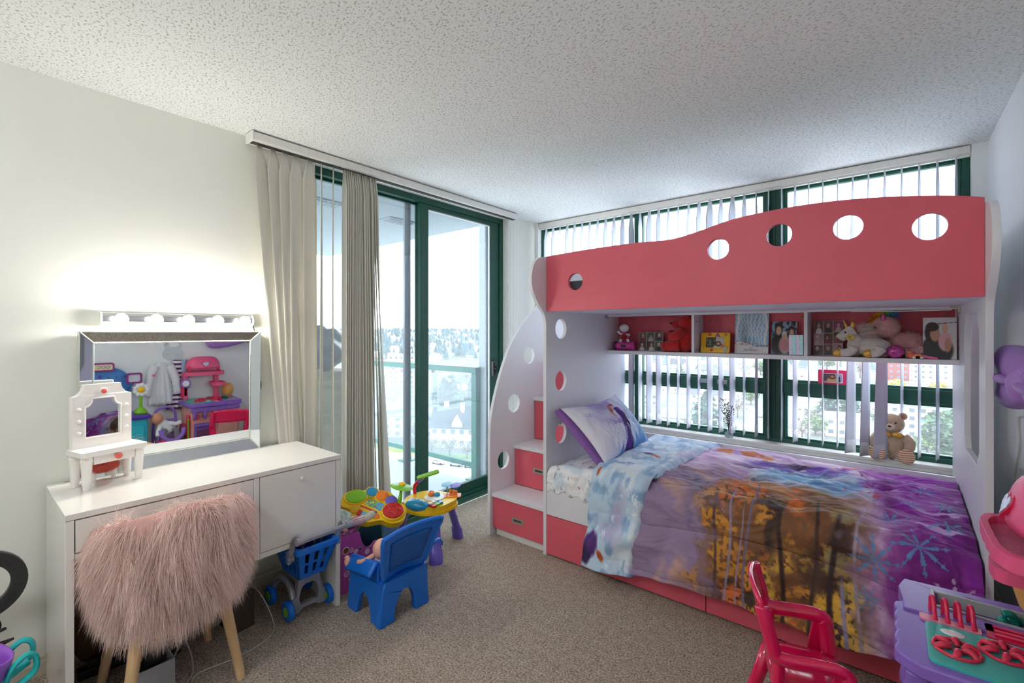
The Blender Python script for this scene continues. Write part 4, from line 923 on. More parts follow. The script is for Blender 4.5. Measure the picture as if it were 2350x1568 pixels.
# silver chassis: an arch at the front with an opening, side arches
mb = MB(); mb.prism([(-.086, .02), (-.05, .02), (-.03, .035), (.03, .035), (.05, .02), (.086, .02), (.082, .09), (.062, .10), (.052, .20), (-.052, .20), (-.062, .10), (-.082, .09)], .085, .11, 'yz', [[(-.045, .055), (.045, .055), (.05, .09), (.038, .135), (.02, .148), (-.02, .148), (-.038, .135), (-.05, .09)]])
mb.build('front_arch', m_silver, sc, bevel=.005)
for s_ in (-1, 1):
    mb = MB(); mb.tube(spline([(-.105, s_ * .075, .05), (-.09, s_ * .075, .11), (-.02, s_ * .07, .155), (.06, s_ * .068, .13), (.095, s_ * .072, .08)], 6), .015, 10); mb.build('side_arch', m_silver, sc)
mb = MB(); mb.prism(rrect(-.08, .09, -.055, .055, .02), .165, .20); mb.build('deck', m_silver, sc, bevel=.006)
def basket(name, mat, par, z0, z1, b0, t0, nslots=3):
    """four slotted walls of a tapering basket; b0/t0 = half sizes at bottom and top"""
    for (ax, sg) in (('x', 1), ('x', -1), ('y', 1), ('y', -1)):
        hw0, hw1 = (b0[1], t0[1]) if ax == 'x' else (b0[0], t0[0]); d0, d1 = (b0[0], t0[0]) if ax == 'x' else (b0[1], t0[1])
        holes = []
        for r in range(2):
            za, zb = (.14, .46) if r == 0 else (.54, .88)
            for k in range(nslots):
                c = (k - (nslots - 1) / 2) / nslots * 1.55; hwid = .55 / nslots * .62
                f0 = hw0 + (hw1 - hw0) * za; f1 = hw0 + (hw1 - hw0) * zb
                holes.append([((c - hwid) * f0, za), ((c + hwid) * f0, za), ((c + hwid) * f1, zb), ((c - hwid) * f1, zb)])
        mb = MB(); mb.prism([(-hw0, 0), (hw0, 0), (hw1, 1), (-hw1, 1)], 0, .005, 'xz', holes)
        V = []
        for a, d, v in mb.v:
            dd = sg * (d0 + (d1 - d0) * v - d); zz = z0 + (z1 - z0) * v
            V.append((dd, a, zz) if ax == 'x' else (a, dd, zz))
        mb.v = V; mb.build(name, mat, par, sm=30)
nb_ = set(sc.children); basket('basket_wall', m_blue, sc, .20, .345, (.085, .068), (.135, .098))
mb = MB(); mb.prism(rrect(-.085, .085, -.068, .068, .01), .196, .204); mb.build('basket_floor', m_blue, sc)
mb = MB(); mb.prism(rrect(-.148, .150, -.110, .110, .02), .340, .362, 'xy', [rrect(-.126, .126, -.088, .088, .012)]); mb.build('basket_rim', m_blue, sc, bevel=.005)
for s_ in (-1, 1):
    mb = MB(); mb.tube(spline([(.095, s_ * .118, .325), (.115, s_ * .118, .37), (.14, s_ * .116, .425), (.175, s_ * .112, .447), (.20, s_ * .108, .435)], 6), [.016] * 6 + [.0125] * 19, 10); mb.build('handle_arm', m_silver, sc)
    mb = MB(); mb.cyl((.095, s_ * .104, .325), (.095, s_ * .135, .325), .019, n=18); hb = mb.build('arm_pivot', m_silver, sc)
    mb = MB(); mb.cyl((.095, s_ * .134, .325), (.095, s_ * .139, .325), .010, n=14); mb.build('pivot_cap', m_blue, hb)
mb = MB(); mb.cyl((.205, -.135, .437), (.205, .135, .437), .0115, n=14); mb.cyl((.205, -.14, .437), (.205, -.105, .437), .017, n=16); mb.cyl((.205, .105, .437), (.205, .14, .437), .017, n=16); mb.build('handle_bar', m_silver, sc)
mb = MB(); mb.at((.03, -.0885, .29), (R_(78), 0, 0)); mb.lathe([(.0, 0), (.026, 0), (.027, .003), (.0, .003)], 26); mb.M = None; mb.build('badge', m_toyw2, sc)
for o_q in sc.children:
    if o_q not in nb_: o_q.location.x += .062
# groceries
for q, r, mt_, lb_ in (((.36, -2.50, .25), .038, m_yel, 'yellow ball lying inside the toy shopping cart'), ((.42, -2.46, .262), .045, M('black_plastic2', (26, 26, 28), .4), 'black ball lying inside the toy shopping cart')):
    mb = MB(); mb.ell(q, r, 20, 12); tag(mb.build('toy_ball', mt_, sm=180), lb_, 'ball')
# ---- blue child chair
bc = thing('toddler_chair', 'moulded blue plastic toddler chair with a doll sitting in it', 'chair', (.70, -2.205, 0), R_(-90))
def ychair(prof, name, x0, x1, **k): mb = MB(); mb.prism(prof, x0, x1, 'yz'); return mb.build(name, m_blue, bc, bevel=.004, **k)
# backrest: wide rounded plate leaning back (+y is the back)
def backplate(u, v):
    hw = .118 + .062 * v; r = 1 - .03 * max(0, (v - .9) / .1) ** 2
    x = (2 * u - 1) * hw * r; y = .118 + .085 * v - .028 * math.cos((2 * u - 1) * PI / 2) * (1 - .3 * v); return (x, y, .20 + .255 * v - .008 * ((2 * u - 1) ** 2) * (v > .8))
mb = MB(); mb.grid(18, 14, backplate); mb.build('backrest', m_blue, bc, sm=180, solid=.014)
edge = [backplate(0, v) for v in np.linspace(.1, 1, 10)] + [backplate(u, 1) for u in np.linspace(.05, .95, 14)] + [backplate(1, v) for v in np.linspace(1, .1, 10)]
mb = MB(); mb.tube(edge, .0115, 8); mb.build('back_rim', m_blue, bc)
pane_ = [tuple(np.array(backplate(.5 + (u - .5) * .72, .2 + .62 * v)) + np.array((0, .011, 0))) for v in np.linspace(0, 1, 9) for u in np.linspace(0, 1, 9)]
mb = MB(); mb.add(pane_, [(j * 9 + i, j * 9 + i + 1, j * 9 + i + 10, j * 9 + i + 9) for j in range(8) for i in range(8)]); mb.build('back_panel', M('blue_plastic_textured', (26, 96, 182), .6, bump=.3, bscale=300), bc, sm=180, solid=.004)
mb = MB(); mb.prism(rrect(-.125, .125, -.13, .12, .02), .185, .20); mb.build('seat', m_blue, bc, bevel=.006)
# back leg plate with arch
mb = MB(); arch = spline([(.062, 0), (.058, .06), (.035, .115), (0, .135), (-.035, .115), (-.058, .06), (-.062, 0)], 5)
mb.prism([(-.150, 0)] + [(-.135, .17), (-.122, .205), (.122, .205), (.135, .17)] + [(.150, 0)] + arch, .10, .135, 'xz'); mb.build('back_legs', m_blue, bc, bevel=.006)
for s_ in (-1, 1):
    mb = MB(); arch = spline([(.05, 0), (.035, .08), (.0, .125), (-.04, .10), (-.075, 0)], 5)
    mb.prism([(.135, 0), (.13, .205), (-.13, .205), (-.155, .0)] + arch[::-1], s_ * .118, s_ * .14, 'yz'); mb.build('side_legs', m_blue, bc, bevel=.005)
    # arm rest: flared plate sloping down to the front
    mb = MB(); mb.grid(6, 8, lambda u, v: (s_ * (.135 + .045 * u * (1 - .3 * v)), .10 - .235 * v, .30 - .02 * v - .055 * u - .02 * v * v)); mb.build('arm_rest', m_blue, bc, sm=180, solid=.016)
    mb = MB(); mb.prism([(.10, .205), (.10, .30), (-.12, .275), (-.135, .255), (-.11, .205)], s_ * .122, s_ * .136, 'yz'); mb.build('arm_side', m_blue, bc, bevel=.004)
mb = MB(); mb.tube(spline([(-.155, .15, .30), (-.185, .16, .315), (-.20, .165, .31), (-.205, .168, .285)], 5), [.012] * 10 + [.009] * 6, 8, flat=.6); mb.build('hook', m_blue, bc)
# ---- baby doll in the chair (back of head and a leg show)
m_dskin = M('doll_skin', (236, 176, 150), .5)
dl = thing('doll', 'doll in white and pink dress sitting in the blue chair', 'doll', (.690, -2.275, .205), R_(-90))
mb = MB(); mb.ell((.012, .062, .128), (.042, .042, .048), 18, 12); mb.build('head', m_dskin, dl, sm=180)
mb = MB(); mb.lathe([(.052, 0), (.05, .03), (.042, .07), (.034, .105), (.02, .115)], 18, (0, .04, .0)); mb.build('dress', M('floral_cloth', (232, 206, 212), .9, var=.25, vscale=90), dl, sm=180)
for s_ in (-1, 1):
    mb = MB(); mb.tube(spline([(s_ * .025, .0, .03), (s_ * .05, -.05, .035), (s_ * .075, -.10, .03)], 5), [.024, .023, .022, .022, .021, .020, .020, .019, .019, .018, .018], 12); mb.build('leg', M('grey_leggings', (128, 126, 134), .9), dl, sm=180)
    mb = MB(); mb.ell((s_ * .084, -.118, .036), (.017, .017, .026), 12, 8); mb.ell((s_ * .088, -.120, .058), (.013, .009, .008), 8, 6); mb.build('foot', m_dskin, dl, sm=180)
    mb = MB(); mb.tube(spline([(s_ * .035, .04, .10), (s_ * .07, .01, .075), (s_ * .08, -.03, .06)], 5), .012, 10); mb.build('arm', m_dskin, dl, sm=180)
# ---- pink toy box with a swooping side
pb = thing('toy_box', 'pink plastic toy box with stickers beside the desk', 'toy box', (.34, -2.20, 0))
m_tbox = M('orchid_plastic', (196, 86, 172), .38, var=.04, vscale=6)
swoop = spline([(-2.075, .12), (-2.075, .18), (-2.085, .208), (-2.105, .213), (-2.13, .196), (-2.16, .20), (-2.185, .235), (-2.20, .283), (-2.215, .30), (-2.345, .318)], 5)
for x0, x1 in ((.418, .43), (.20, .212)):
    mb = MB(); mb.prism([(-2.345, 0), (-2.09, 0), (-2.078, .06)] + swoop, x0, x1, 'yz'); mb.build('side_panel', m_tbox, pb, world=True, bevel=.004)
mb = MB(); mb.box(.213, .417, -2.345, -2.333, .0, .312); mb.build('back_panel', m_tbox, pb, world=True)
mb = MB(); mb.box(.213, .417, -2.332, -2.10, .01, .022); mb.build('bottom', m_tbox, pb, world=True)
mb = MB(); mb.box(.213, .417, -2.112, -2.10, .023, .15); mb.build('front_panel', m_tbox, pb, world=True)
mb = MB(); mb.box(.205, .428, -2.345, -2.215, .3185, .328); mb.build('lid', m_tbox, pb, world=True, bevel=.003)
stk = [(-2.285, .225, .016, (120, 70, 30)), (-2.25, .215, .012, (230, 150, 190)), (-2.225, .20, .010, (240, 200, 220)), (-2.20, .205, .011, (60, 40, 50)), (-2.155, .175, .012, (236, 210, 226)), (-2.105, .185, .014, (40, 36, 44)), (-2.28, .10, .013, (220, 150, 200)), (-2.26, .065, .010, (226, 170, 206)), (-2.24, .15, .008, (250, 230, 240)), (-2.135, .14, .009, (246, 226, 236))]
for i, (y, z, r, c) in enumerate(stk):
    pts = star(y, z, r, r * .6, 5 + i % 3, 20 * i) if i % 2 else circ(y, z, r, 14)
    mb = MB(); mb.prism([(y + (a - y) * 1.25, z + (b - z) * 1.25) for a, b in pts], .4301, .4305, 'yz'); so = mb.build('sticker_border', M('sticker_white', (240, 232, 238), .4), pb, world=True, sm=None)
    mb = MB(); mb.prism(pts, .4306, .4310, 'yz'); mb.build('sticker', M('sticker_ink_%d' % i, c, .4, var=.4, vscale=160), pb, world=True, sm=None)
# ---- rag doll lying on the toy box
rd = thing('rag_doll', 'rag doll in striped pink trousers lying on the pink toy box', 'doll', (.36, -2.28, .329))
def stripes(name, c1, c2, sc_):
    m = M(name, c1, .9); t = m.node_tree; b = t.nodes['Principled BSDF']; wv = t.nodes.new('ShaderNodeTexWave'); wv.inputs['Scale'].default_value = sc_; wv.bands_direction = 'Z'
    tc = t.nodes.new('ShaderNodeTexCoord'); t.links.new(tc.outputs['Object'], wv.inputs['Vector']); r = t.nodes.new('ShaderNodeValToRGB'); r.color_ramp.elements[0].position = .4; r.color_ramp.elements[1].position = .5
    r.color_ramp.elements[0].color = (*lin(c1), 1); r.color_ramp.elements[1].color = (*lin(c2), 1); t.links.new(wv.outputs['Color'], r.inputs['Fac']); t.links.new(r.outputs[0], b.inputs['Base Color']); return m
m_str = stripes('pink_striped_cloth', (206, 132, 146), (232, 214, 212), 38)
for k, (dy, dx, dz) in enumerate(((0, .075, .03), (.02, -.0, .05))):
    mb = MB(); mb.tube(spline([(dx * .5, -.05, .035), (dx * .8, .03 + dy, .03 + dz * .2), (dx, .10 + dy, .022 + dz * .3)], 6), [.030 - .0006 * i for i in range(13)], 14); mb.build('leg', m_str, rd, sm=180)
    mb = MB(); mb.tube(spline([(dx, .095 + dy, .022 + dz * .3), (dx + .004, .14 + dy, .03 + dz * .35), (dx + .006, .165 + dy, .042 + dz * .4)], 5), [.021, .021, .022, .022, .022, .023, .024, .024, .021, .016, .008], 12); mb.build('sock', M('cream_knit', (206, 202, 184), .95, bump=.4, bscale=260), rd, sm=180)
mb = MB(); mb.grid(20, 8, lambda u, v: ((.03 + .05 * v) * math.cos(2 * PI * u) * 1.1 + .03, -.02 - .10 * (1 - v) + (.03 + .02 * v) * .5 * math.sin(6 * PI * u) * v, .055 + (.035 + .03 * v) * math.sin(2 * PI * u) + .01), closed=True); mb.build('skirt', M('mint_floral', (190, 206, 190), .95, var=.3, vscale=70), rd, sm=180, solid=.004)
mb = MB(); mb.ell((.03, -.10, .07), (.045, .05, .05), 16, 10); mb.build('torso', M('rose_blouse', (206, 150, 160), .95, var=.2, vscale=60), rd, sm=180)
mb = MB(); mb.tube(spline([(.07, -.09, .08), (.085, -.05, .05), (.088, -.015, .012)], 5), .012, 10); mb.build('arm', m_dskin, rd, sm=180)
mb = MB(); mb.ell((.02, -.12, .155), (.04, .04, .045), 16, 12); mb.build('head', m_dskin, rd, sm=180)
for k in range(9): a = k * .7; mb = MB(); mb.tube(spline([(.02 + .036 * math.cos(a), -.12 + .04 * math.sin(a), .18), (.025 + .05 * math.cos(a), -.115 + .055 * math.sin(a), .14), (.028 + .047 * math.cos(a + .3), -.11 + .055 * math.sin(a + .3), .10)], 4), .008, 6); mb.build('hair_lock', M('straw_yarn', (206, 186, 150), .95), rd, sm=180)
# ---- teal bag behind
mb = MB(); mb.grid(26, 16, lambda u, v: (.235 + (.115 * math.sin(PI * min(1, v * 1.02)) ** .45 + .012 * math.sin(9 * u * PI + 5 * v)) * math.cos(2 * PI * u) * .8, -1.955 + (.12 * math.sin(PI * v) ** .4 + .01 * math.sin(7 * u * PI)) * math.sin(2 * PI * u), .003 + .285 * v), closed=True)
tag(mb.build('bag', M('dark_teal_fabric', (22, 74, 88), .85, var=.2, vscale=14), sm=180, sub=1), 'dark teal fabric bag behind the pink toy box', 'bag')
# ---- toy drum set panel
dp = thing('toy_drum_set', 'yellow toy drum panel with five coloured drum pads and a lime cymbal', 'toy drum', (.40, -2.10, .40), rot=(.5762, .02246, 1.1217))
outl = spline([(-.165, .03), (-.15, .10), (-.09, .125), (-.035, .115), (-.01, .135), (.03, .13), (.055, .10), (.10, .085), (.128, .05), (.14, .01), (.175, -.02), (.178, -.075), (.14, -.125), (.08, -.128), (.035, -.10), (-.04, -.10), (-.10, -.075), (-.135, -.045), (-.125, .0)], 5, closed=True)
mb = MB(); mb.prism(outl, -.035, .004); mb.build('drum_panel', m_yel, dp, bevel=.008, seg=3)
def pad(cx, cy, r, mat, h=.014, ry=None):
    mb = MB(); ry = ry or r
    prof = [(1.14, .0), (1.14, h * .7), (1.04, h), (1.0, h)]
    mb.add([(cx + r * q * math.cos(2 * PI * k / 30), cy + ry * q * math.sin(2 * PI * k / 30), z) for q, z in prof for k in range(30)], [(i * 30 + k, i * 30 + (k + 1) % 30, (i + 1) * 30 + (k + 1) % 30, (i + 1) * 30 + k) for i in range(3) for k in range(30)]); mb.build('pad_rim', m_yel, dp, sm=50)
    mb = MB(); prof = [(1.0, h * .9), (.97, h * 1.25), (.7, h * 1.5), (.05, h * 1.62)]
    mb.add([(cx + r * q * math.cos(2 * PI * k / 30), cy + ry * q * math.sin(2 * PI * k / 30), z) for q, z in prof for k in range(30)], [(i * 30 + k, i * 30 + (k + 1) % 30, (i + 1) * 30 + (k + 1) % 30, (i + 1) * 30 + k) for i in range(3) for k in range(30)] + [tuple(90 + k for k in range(30))]); return mb.build('drum_pad', mat, dp, sm=50)
pad(-.085, .072, .058, m_lime, ry=.044); pad(.005, .090, .033, m_cyan); pad(.057, .055, .036, m_org); pad(.103, .012, .035, m_vio)
rp_ = pad(.104, -.060, .058, m_red, .02, ry=.052)
mb = MB(); mb.tube([(x, y, .034) for x, y in star(.104, -.060, .040, .020, 5, 60)], .0022, 6, closed=True); mb.build('star_trim', M('pale_red', (226, 110, 110), .3), rp_)
mb = MB(); mb.lathe([(.030, -.22), (.038, -.215), (.048, -.13), (.060, -.05), (.064, -.036), (.058, -.034)], 26, (.104, -.060, 0)); mb.build('drum_body', m_sky, dp)
def mapcol(u, v):
    c = np.ones((len(u), 3)) * np.array((120, 190, 80.)); c = np.where((u > .4)[:, None], np.array((90, 180, 210.)), c); c = np.where((u > .72)[:, None], np.array((226, 70, 130.)), c)
    rr = random.Random(4)
    for i in range(40): c = blob(c, u, v, rr.random(), rr.random(), .035, .09, rr.choice([(250, 210, 60), (240, 240, 230), (220, 60, 60), (90, 70, 160), (60, 140, 200)]), .4)
    return c
painted('song_panel', MV('glossy_print', .25), dp, .135, .05, mapcol, (.012, -.022, .0052), (-PI / 2, 0, R_(-36)), 36)
for i, c in enumerate((m_red, m_sky, m_lime)): mb = MB(); mb.at((-.075 + i * .02, -.035 - i * .013, .004), (0, 0, R_(-35))); mb.prism(rrect(-.011, .011, -.016, .016, .004), 0, .008); mb.build('piano_key', c, dp, bevel=.002)
mb = MB(); mb.at((-.03, -.012, .004), (0, 0, R_(-35))); mb.prism(rrect(-.045, .045, -.004, .004, .003), 0, .003); mb.build('slider', m_red, dp)
mb = MB(); mb.at((.012, -.072, .004)); mb.lathe([(.017, 0), (.017, .004), (.012, .007)], 18); mb.build('button', m_org, dp)
mb = MB(); mb.at((.008, -.045, .004)); mb.ell((0, 0, .004), (.011, .007, .006), 12, 8); mb.build('knob', m_vio, dp)
mb = MB(); mb.at((-.095, -.005, .004)); mb.lathe([(.030, 0), (.030, .004), (.026, .006)], 24); mb.build('speaker_grille', M('yellow_deep', (226, 178, 18), .35, bump=.5, bscale=600), dp)
mb = MB(); mb.tube(spline([(.15, .0, .0), (.158, .03, .03), (.165, .06, .05)], 5), [.012] * 5 + [.009] * 6, 10); mb.build('cymbal_stem', m_lime, dp)
mb = MB(); mb.at((.168, .070, .055), (R_(-28), R_(10), 0)); mb.lathe([(.002, .018), (.016, .017), (.018, .010), (.058, .002), (.066, -.002), (.060, -.004), (.004, .004)], 30); cy = mb.build('cymbal', m_lime, dp, sm=50)
mb = MB(); mb.at((.168, .070, .055), (R_(-28), R_(10), 0)); mb.ell((0, 0, .014), (.019, .019, .014), 18, 10); mb.build('cymbal_boss', m_yel, cy, sm=180)
# ---- activity table on purple legs
at_ = thing('activity_table', 'yellow topped toddler activity table on purple legs by the balcony door', 'toy table', (.365, -1.655, 0), R_(12), scale=1.0)
toplobe = [(x * .76, y * .76) for x, y in spline([(.21, .02), (.20, .12), (.12, .19), (.0, .20), (-.12, .17), (-.19, .08), (-.20, -.04), (-.14, -.16), (-.02, -.20), (.10, -.18), (.19, -.10)], 6, closed=True)]
mb = MB(); mb.prism(toplobe, .27, .312); mb.build('table_top', m_yel, at_, bevel=.012, seg=3)
mb = MB(); mb.prism([(x * 1.04, y * 1.04) for x, y in toplobe], .262, .278); mb.build('table_lip', m_yel, at_, bevel=.006)
def act_leg(a):
    mb = MB(); d = Vector((math.cos(a), math.sin(a), 0)); c = Vector((-math.sin(a), math.cos(a), 0)); secs = []
    for t, (r, hw, dp_, z) in enumerate(((.13, .035, .020, .275), (.165, .036, .021, .21), (.195, .036, .022, .12), (.21, .036, .024, .075), (.212, .042, .032, .068), (.222, .043, .034, .0))):
        for k in range(16):
            q = 2 * PI * k / 16; p = d * (r + dp_ * math.cos(q)) + c * (hw * math.sin(q)) + Vector((0, 0, z)); secs.append(tuple(p))
    mb.add(secs, [(i * 16 + k, i * 16 + (k + 1) % 16, (i + 1) * 16 + (k + 1) % 16, (i + 1) * 16 + k) for i in range(5) for k in range(16)] + [tuple(range(16)), tuple(80 + k for k in range(16))]); lg = mb.build('leg', m_vio, at_, sm=50)
    for z_, r_ in ((.20, .012), (.14, .014)):
        mb = MB(); mb.M = Matrix.Translation(d * (.165 + (.21 - z_) * .33 + .018) + Vector((0, 0, z_))) @ Euler((0, PI / 2, a), 'XYZ').to_matrix().to_4x4(); mb.lathe([(r_, 0), (r_, .006), (r_ * .5, .008)], 16); mb.build('leg_disc', m_vio, lg)
for a in (R_(68), R_(-42), R_(192)): act_leg(a)
for i, c in enumerate((m_red, m_lime, m_cyan)):
    mb = MB(); mb.at((.10 + .0 * i, -.10 + i * .034, .313), (0, 0, R_(-20))); mb.prism(rrect(-.03, .03, -.015, .015, .005), 0, .012); mb.build('piano_key', c, at_, bevel=.003)
    mb = MB(); mb.at((.085, -.10 + i * .034, .326), (0, 0, R_(-20))); mb.prism(rrect(-.012, .012, -.011, .011, .004), 0, .006); mb.build('key_cap', m_toyw2, at_)
mb = MB(); mb.at((.0, -.12, .312)); mb.ell((0, 0, 0), (.085, .05, .035), 22, 10); mb.build('toy_phone', m_cyan, at_, sm=180)
for i in range(3): mb = MB(); mb.ell((-.03 + i * .03, -.12, .348 - abs(i - 1) * .004), (.010, .010, .006), 10, 6); mb.build('phone_button', m_toyw2, at_, sm=180)
mb = MB(); mb.at((.02, .03, .312)); mb.lathe([(.065, 0), (.065, .006), (.05, .01)], 28); mb.build('disc', m_toyw2, at_)
for q, c in (((.0, .02, .335), m_org), ((.03, .045, .33), m_cyan), ((-.02, .05, .33), m_red)): mb = MB(); mb.ell(q, (.02, .02, .016), 14, 8); mb.build('bead', c, at_, sm=180)
mb = MB(); mb.at((.10, .11, .312), (0, 0, R_(30))); mb.prism(rrect(-.06, .06, -.035, .035, .01), 0, .006); mb.build('page', m_org, at_)
for q in ((.07, .14, .33), (.09, .145, .33), (.11, .14, .33)): mb = MB(); mb.ell(q, (.013, .013, .011), 12, 8); mb.build('bead', m_org, at_, sm=180)
mb = MB(); mb.tube(spline([(-.14, .03, .312), (-.15, .04, .36), (-.12, .06, .40)], 5), .012, 10); mb.build('lever', m_red, at_)
mb = MB(); mb.tube([(-.13, .05, .39), (-.10, .06, .42)], [.012, .017], 10); mb.build('lever_cap', m_vio, at_)
mb = MB(); mb.at((-.07, .08, .43), (R_(10), R_(-14), R_(40))); mb.prism(rrect(-.075, .075, -.02, .02, .018), 0, .012); mb.build('paddle', m_lime, at_, bevel=.003)
for q, c in (((.03, .15, .365), m_sky), ((.09, .17, .362), m_vio)): mb = MB(); mb.at(q, (R_(12), 0, 0)); mb.lathe([(.001, .004), (.034, .002), (.036, 0), (.034, -.002), (.001, -.003)], 20); mb.cyl((0, 0, -.05), (0, 0, -.003), .005); mb.build('spinner', c, at_)
# ================================================================== things on the bed shelf
SZ = 1.2505
m_print = MV('photo_print', .35, coat=.1)
def person(c, u, v, cu, cv, s, skin=(226, 178, 150), hair=(50, 36, 32), cloth_=(60, 60, 70), lng=False):
    c = blob(c, u, v, cu, cv - 2.1 * s, 1.5 * s, 1.7 * s, cloth_, .2)
    c = blob(c, u, v, cu, cv + .25 * s, .82 * s, 1.0 * s, hair, .25)
    if lng: c = blob(c, u, v, cu, cv - .5 * s, .95 * s, 1.1 * s, hair, .25)
    c = blob(c, u, v, cu, cv - .1 * s, .58 * s, .78 * s, skin, .3)
    for d in (-.22, .22): c = blob(c, u, v, cu + d * s, cv, .09 * s, .06 * s, (70, 50, 46), .5)
    return blob(c, u, v, cu, cv - .48 * s, .2 * s, .06 * s, (190, 90, 90), .5)
def collage(seed, cols, rows, pal):
    def fn(u, v):
        rr = random.Random(seed); c = np.ones((len(u), 3)) * np.array((236, 230, 230.)); edges = []
        for i in range(cols):
            off = rr.uniform(-.06, .06)
            for j in range(rows):
                u0, u1, v0, v1 = i / cols, (i + 1) / cols - .01, max(0, j / rows + off * (j > 0)), min(1, (j + 1) / rows + off * (j < rows - 1)) - .01
                k = (u > u0) & (u < u1) & (v > v0) & (v < v1); t = np.ones((len(u), 3)) * np.array(rr.choice(pal), float) * (.8 + .4 * fbm(u * 30, v * 30, seed + i * 3 + j)[:, None])
                t = person(t, (u - u0) / (u1 - u0), (v - v0) / (v1 - v0), .5 + rr.uniform(-.15, .15), .6, .24, hair=rr.choice([(50, 36, 32), (206, 150, 170), (230, 225, 225)]), cloth_=rr.choice([(60, 60, 70), (206, 190, 190), (150, 60, 90), (236, 230, 226)]))
                c = np.where(k[:, None], t, c)
        return np.clip(c, 0, 255)
    return fn
def board(name, label, x0, x1, h, fn, y=-.33, lean=6, n=60, th=.012, cat='photo', edge=(236, 234, 230), rz=0):
    o = thing(name, label, cat, ((x0 + x1) / 2, y, SZ), rot=(R_(-lean), 0, R_(rz)))
    w_ = x1 - x0; mb = MB(); mb.box(-w_ / 2, w_ / 2, 0, th, 0, h); mb.build('board', M('board_edge_%s' % name, edge, .5), o, bevel=.001)
    painted('print', m_print, o, w_ * .996, h * .996, fn, (0, -.0006, h * .002), n=n)
    return o
# ---- figurine on a pink drum base
fg = thing('figurine', 'little white figurine in red skirt on a pink barrel base', 'figurine', (1.115, -.39, SZ), R_(12))
m_bp = M('magenta_plastic', (222, 74, 168), .3); m_dp = M('deep_purple_plastic', (110, 24, 96), .35)
mb = MB(); mb.M = Matrix.Translation((-.06, 0, .034)) @ Matrix.Rotation(PI / 2, 4, 'Y'); mb.lathe([(.02, 0), (.028, .0), (.028, .12), (.02, .12)], 24); mb.build('base', m_bp, fg)
for s_ in (-1, 1):
    mb = MB(); mb.M = Matrix.Translation((s_ * .066, 0, .034)) @ Matrix.Rotation(PI / 2, 4, 'Y'); mb.lathe([(.01, -.012), (.030, -.012), (.034, -.006), (.034, .006), (.030, .012), (.01, .012)], 24); mb.build('wheel', m_dp if s_ < 0 else m_bp, fg)
mb = MB(); mb.prism(circ(0, .034, .022, 24, .011), -.0305, -.027, 'xz'); mb.build('badge', M('badge_dark', (50, 24, 54), .3), fg)
for s_ in (-1, 1): mb = MB(); mb.tube([(s_ * .03, -.004, .062), (s_ * .022, 0, .10)], [.012, .0095], 12); mb.build('leg', m_toyw2, fg)
mb = MB(); mb.lathe([(.036, 0), (.034, .004), (.018, .018), (.016, .036), (.01, .04)], 20, (0, 0, .088)); mb.build('skirt', M('red_felt', (196, 24, 40), .6), fg)
mb = MB(); mb.tube([(-.016, 0, .122), (-.034, -.006, .128), (-.046, -.01, .145)], [.008, .0085, .010], 10); mb.build('arm', m_toyw2, fg)
mb = MB(); mb.tube([(.016, 0, .122), (.032, -.012, .115), (.04, -.016, .118)], [.008, .0085, .012], 10); mb.build('arm', m_toyw2, fg)
mb = MB(); mb.ell((0, 0, .167), (.036, .031, .031), 22, 14); mb.build('head', m_toyw2, fg, sm=180)
mb = MB(); mb.ell((0, 0, .1255), (.019, .015, .012), 14, 8); mb.build('scarf', m_bp, fg, sm=180)
# ---- boards and photos
board('photo_collage', 'small family photo collage between the figurine and red bear', 1.20, 1.385, .138, collage(3, 3, 2, [(120, 110, 90), (90, 80, 70), (160, 150, 130), (100, 120, 90)]), n=70)
# ---- red bear sitting sideways
m_rp = M('red_plush', (204, 24, 24), .95, var=.12, vscale=60, bump=.5, bscale=500, sheen=.4)
rb = thing('teddy_bear', 'large plain red teddy bear sitting sideways on the bed shelf', 'teddy bear', (1.52, -.37, SZ))
mb = MB(); mb.ell((.03, .0, .085), (.085, .075, .09), 24, 16); mb.build('body', m_rp, rb, sm=180)
mb = MB(); mb.ell((.055, .0, .205), (.062, .062, .058), 24, 16); hd = mb.build('head', m_rp, rb, sm=180)
mb = MB(); mb.ell((-.012, -.01, .192), (.038, .032, .028), 18, 12); mb.build('muzzle', m_rp, hd, sm=180)
mb = MB(); mb.ell((-.048, -.012, .200), (.011, .014, .009), 14, 8); mb.build('nose', m_blk, hd, sm=180)
for s_ in (-1, 1): mb = MB(); mb.ell((.075, s_ * .048, .255), (.012, .022, .02), 14, 8); mb.build('ear', m_rp, hd, sm=180)
for s_, e in ((-1, (-.06, -.062, .028)), (1, (-.105, .04, .028))):
    mb = MB(); mb.tube(spline([(.02, s_ * .05, .05), (e[0] * .5, e[1], .045), e], 6), [.046] * 5 + [.042] * 4 + [.038] * 4, 16); mb.ell((e[0] - .012, e[1], .036), (.032, .036, .036), 16, 12); mb.build('leg', m_rp, rb, sm=180)
mb = MB(); mb.tube(spline([(.04, -.06, .15), (.01, -.085, .11), (-.035, -.075, .105)], 6), [.03] * 6 + [.028] * 7, 14); mb.build('arm', m_rp, rb, sm=180)
mb = MB(); mb.tube(spline([(.0, .06, .15), (-.05, .065, .115), (-.075, .05, .10)], 6), .027, 14); mb.build('arm', m_rp, rb, sm=180)
mb = MB(); mb.box(-.075, -.015, -.012, .05, .06, .15); mb.build('pouch', M('red_satin', (186, 22, 30), .5), rb, bevel=.012)
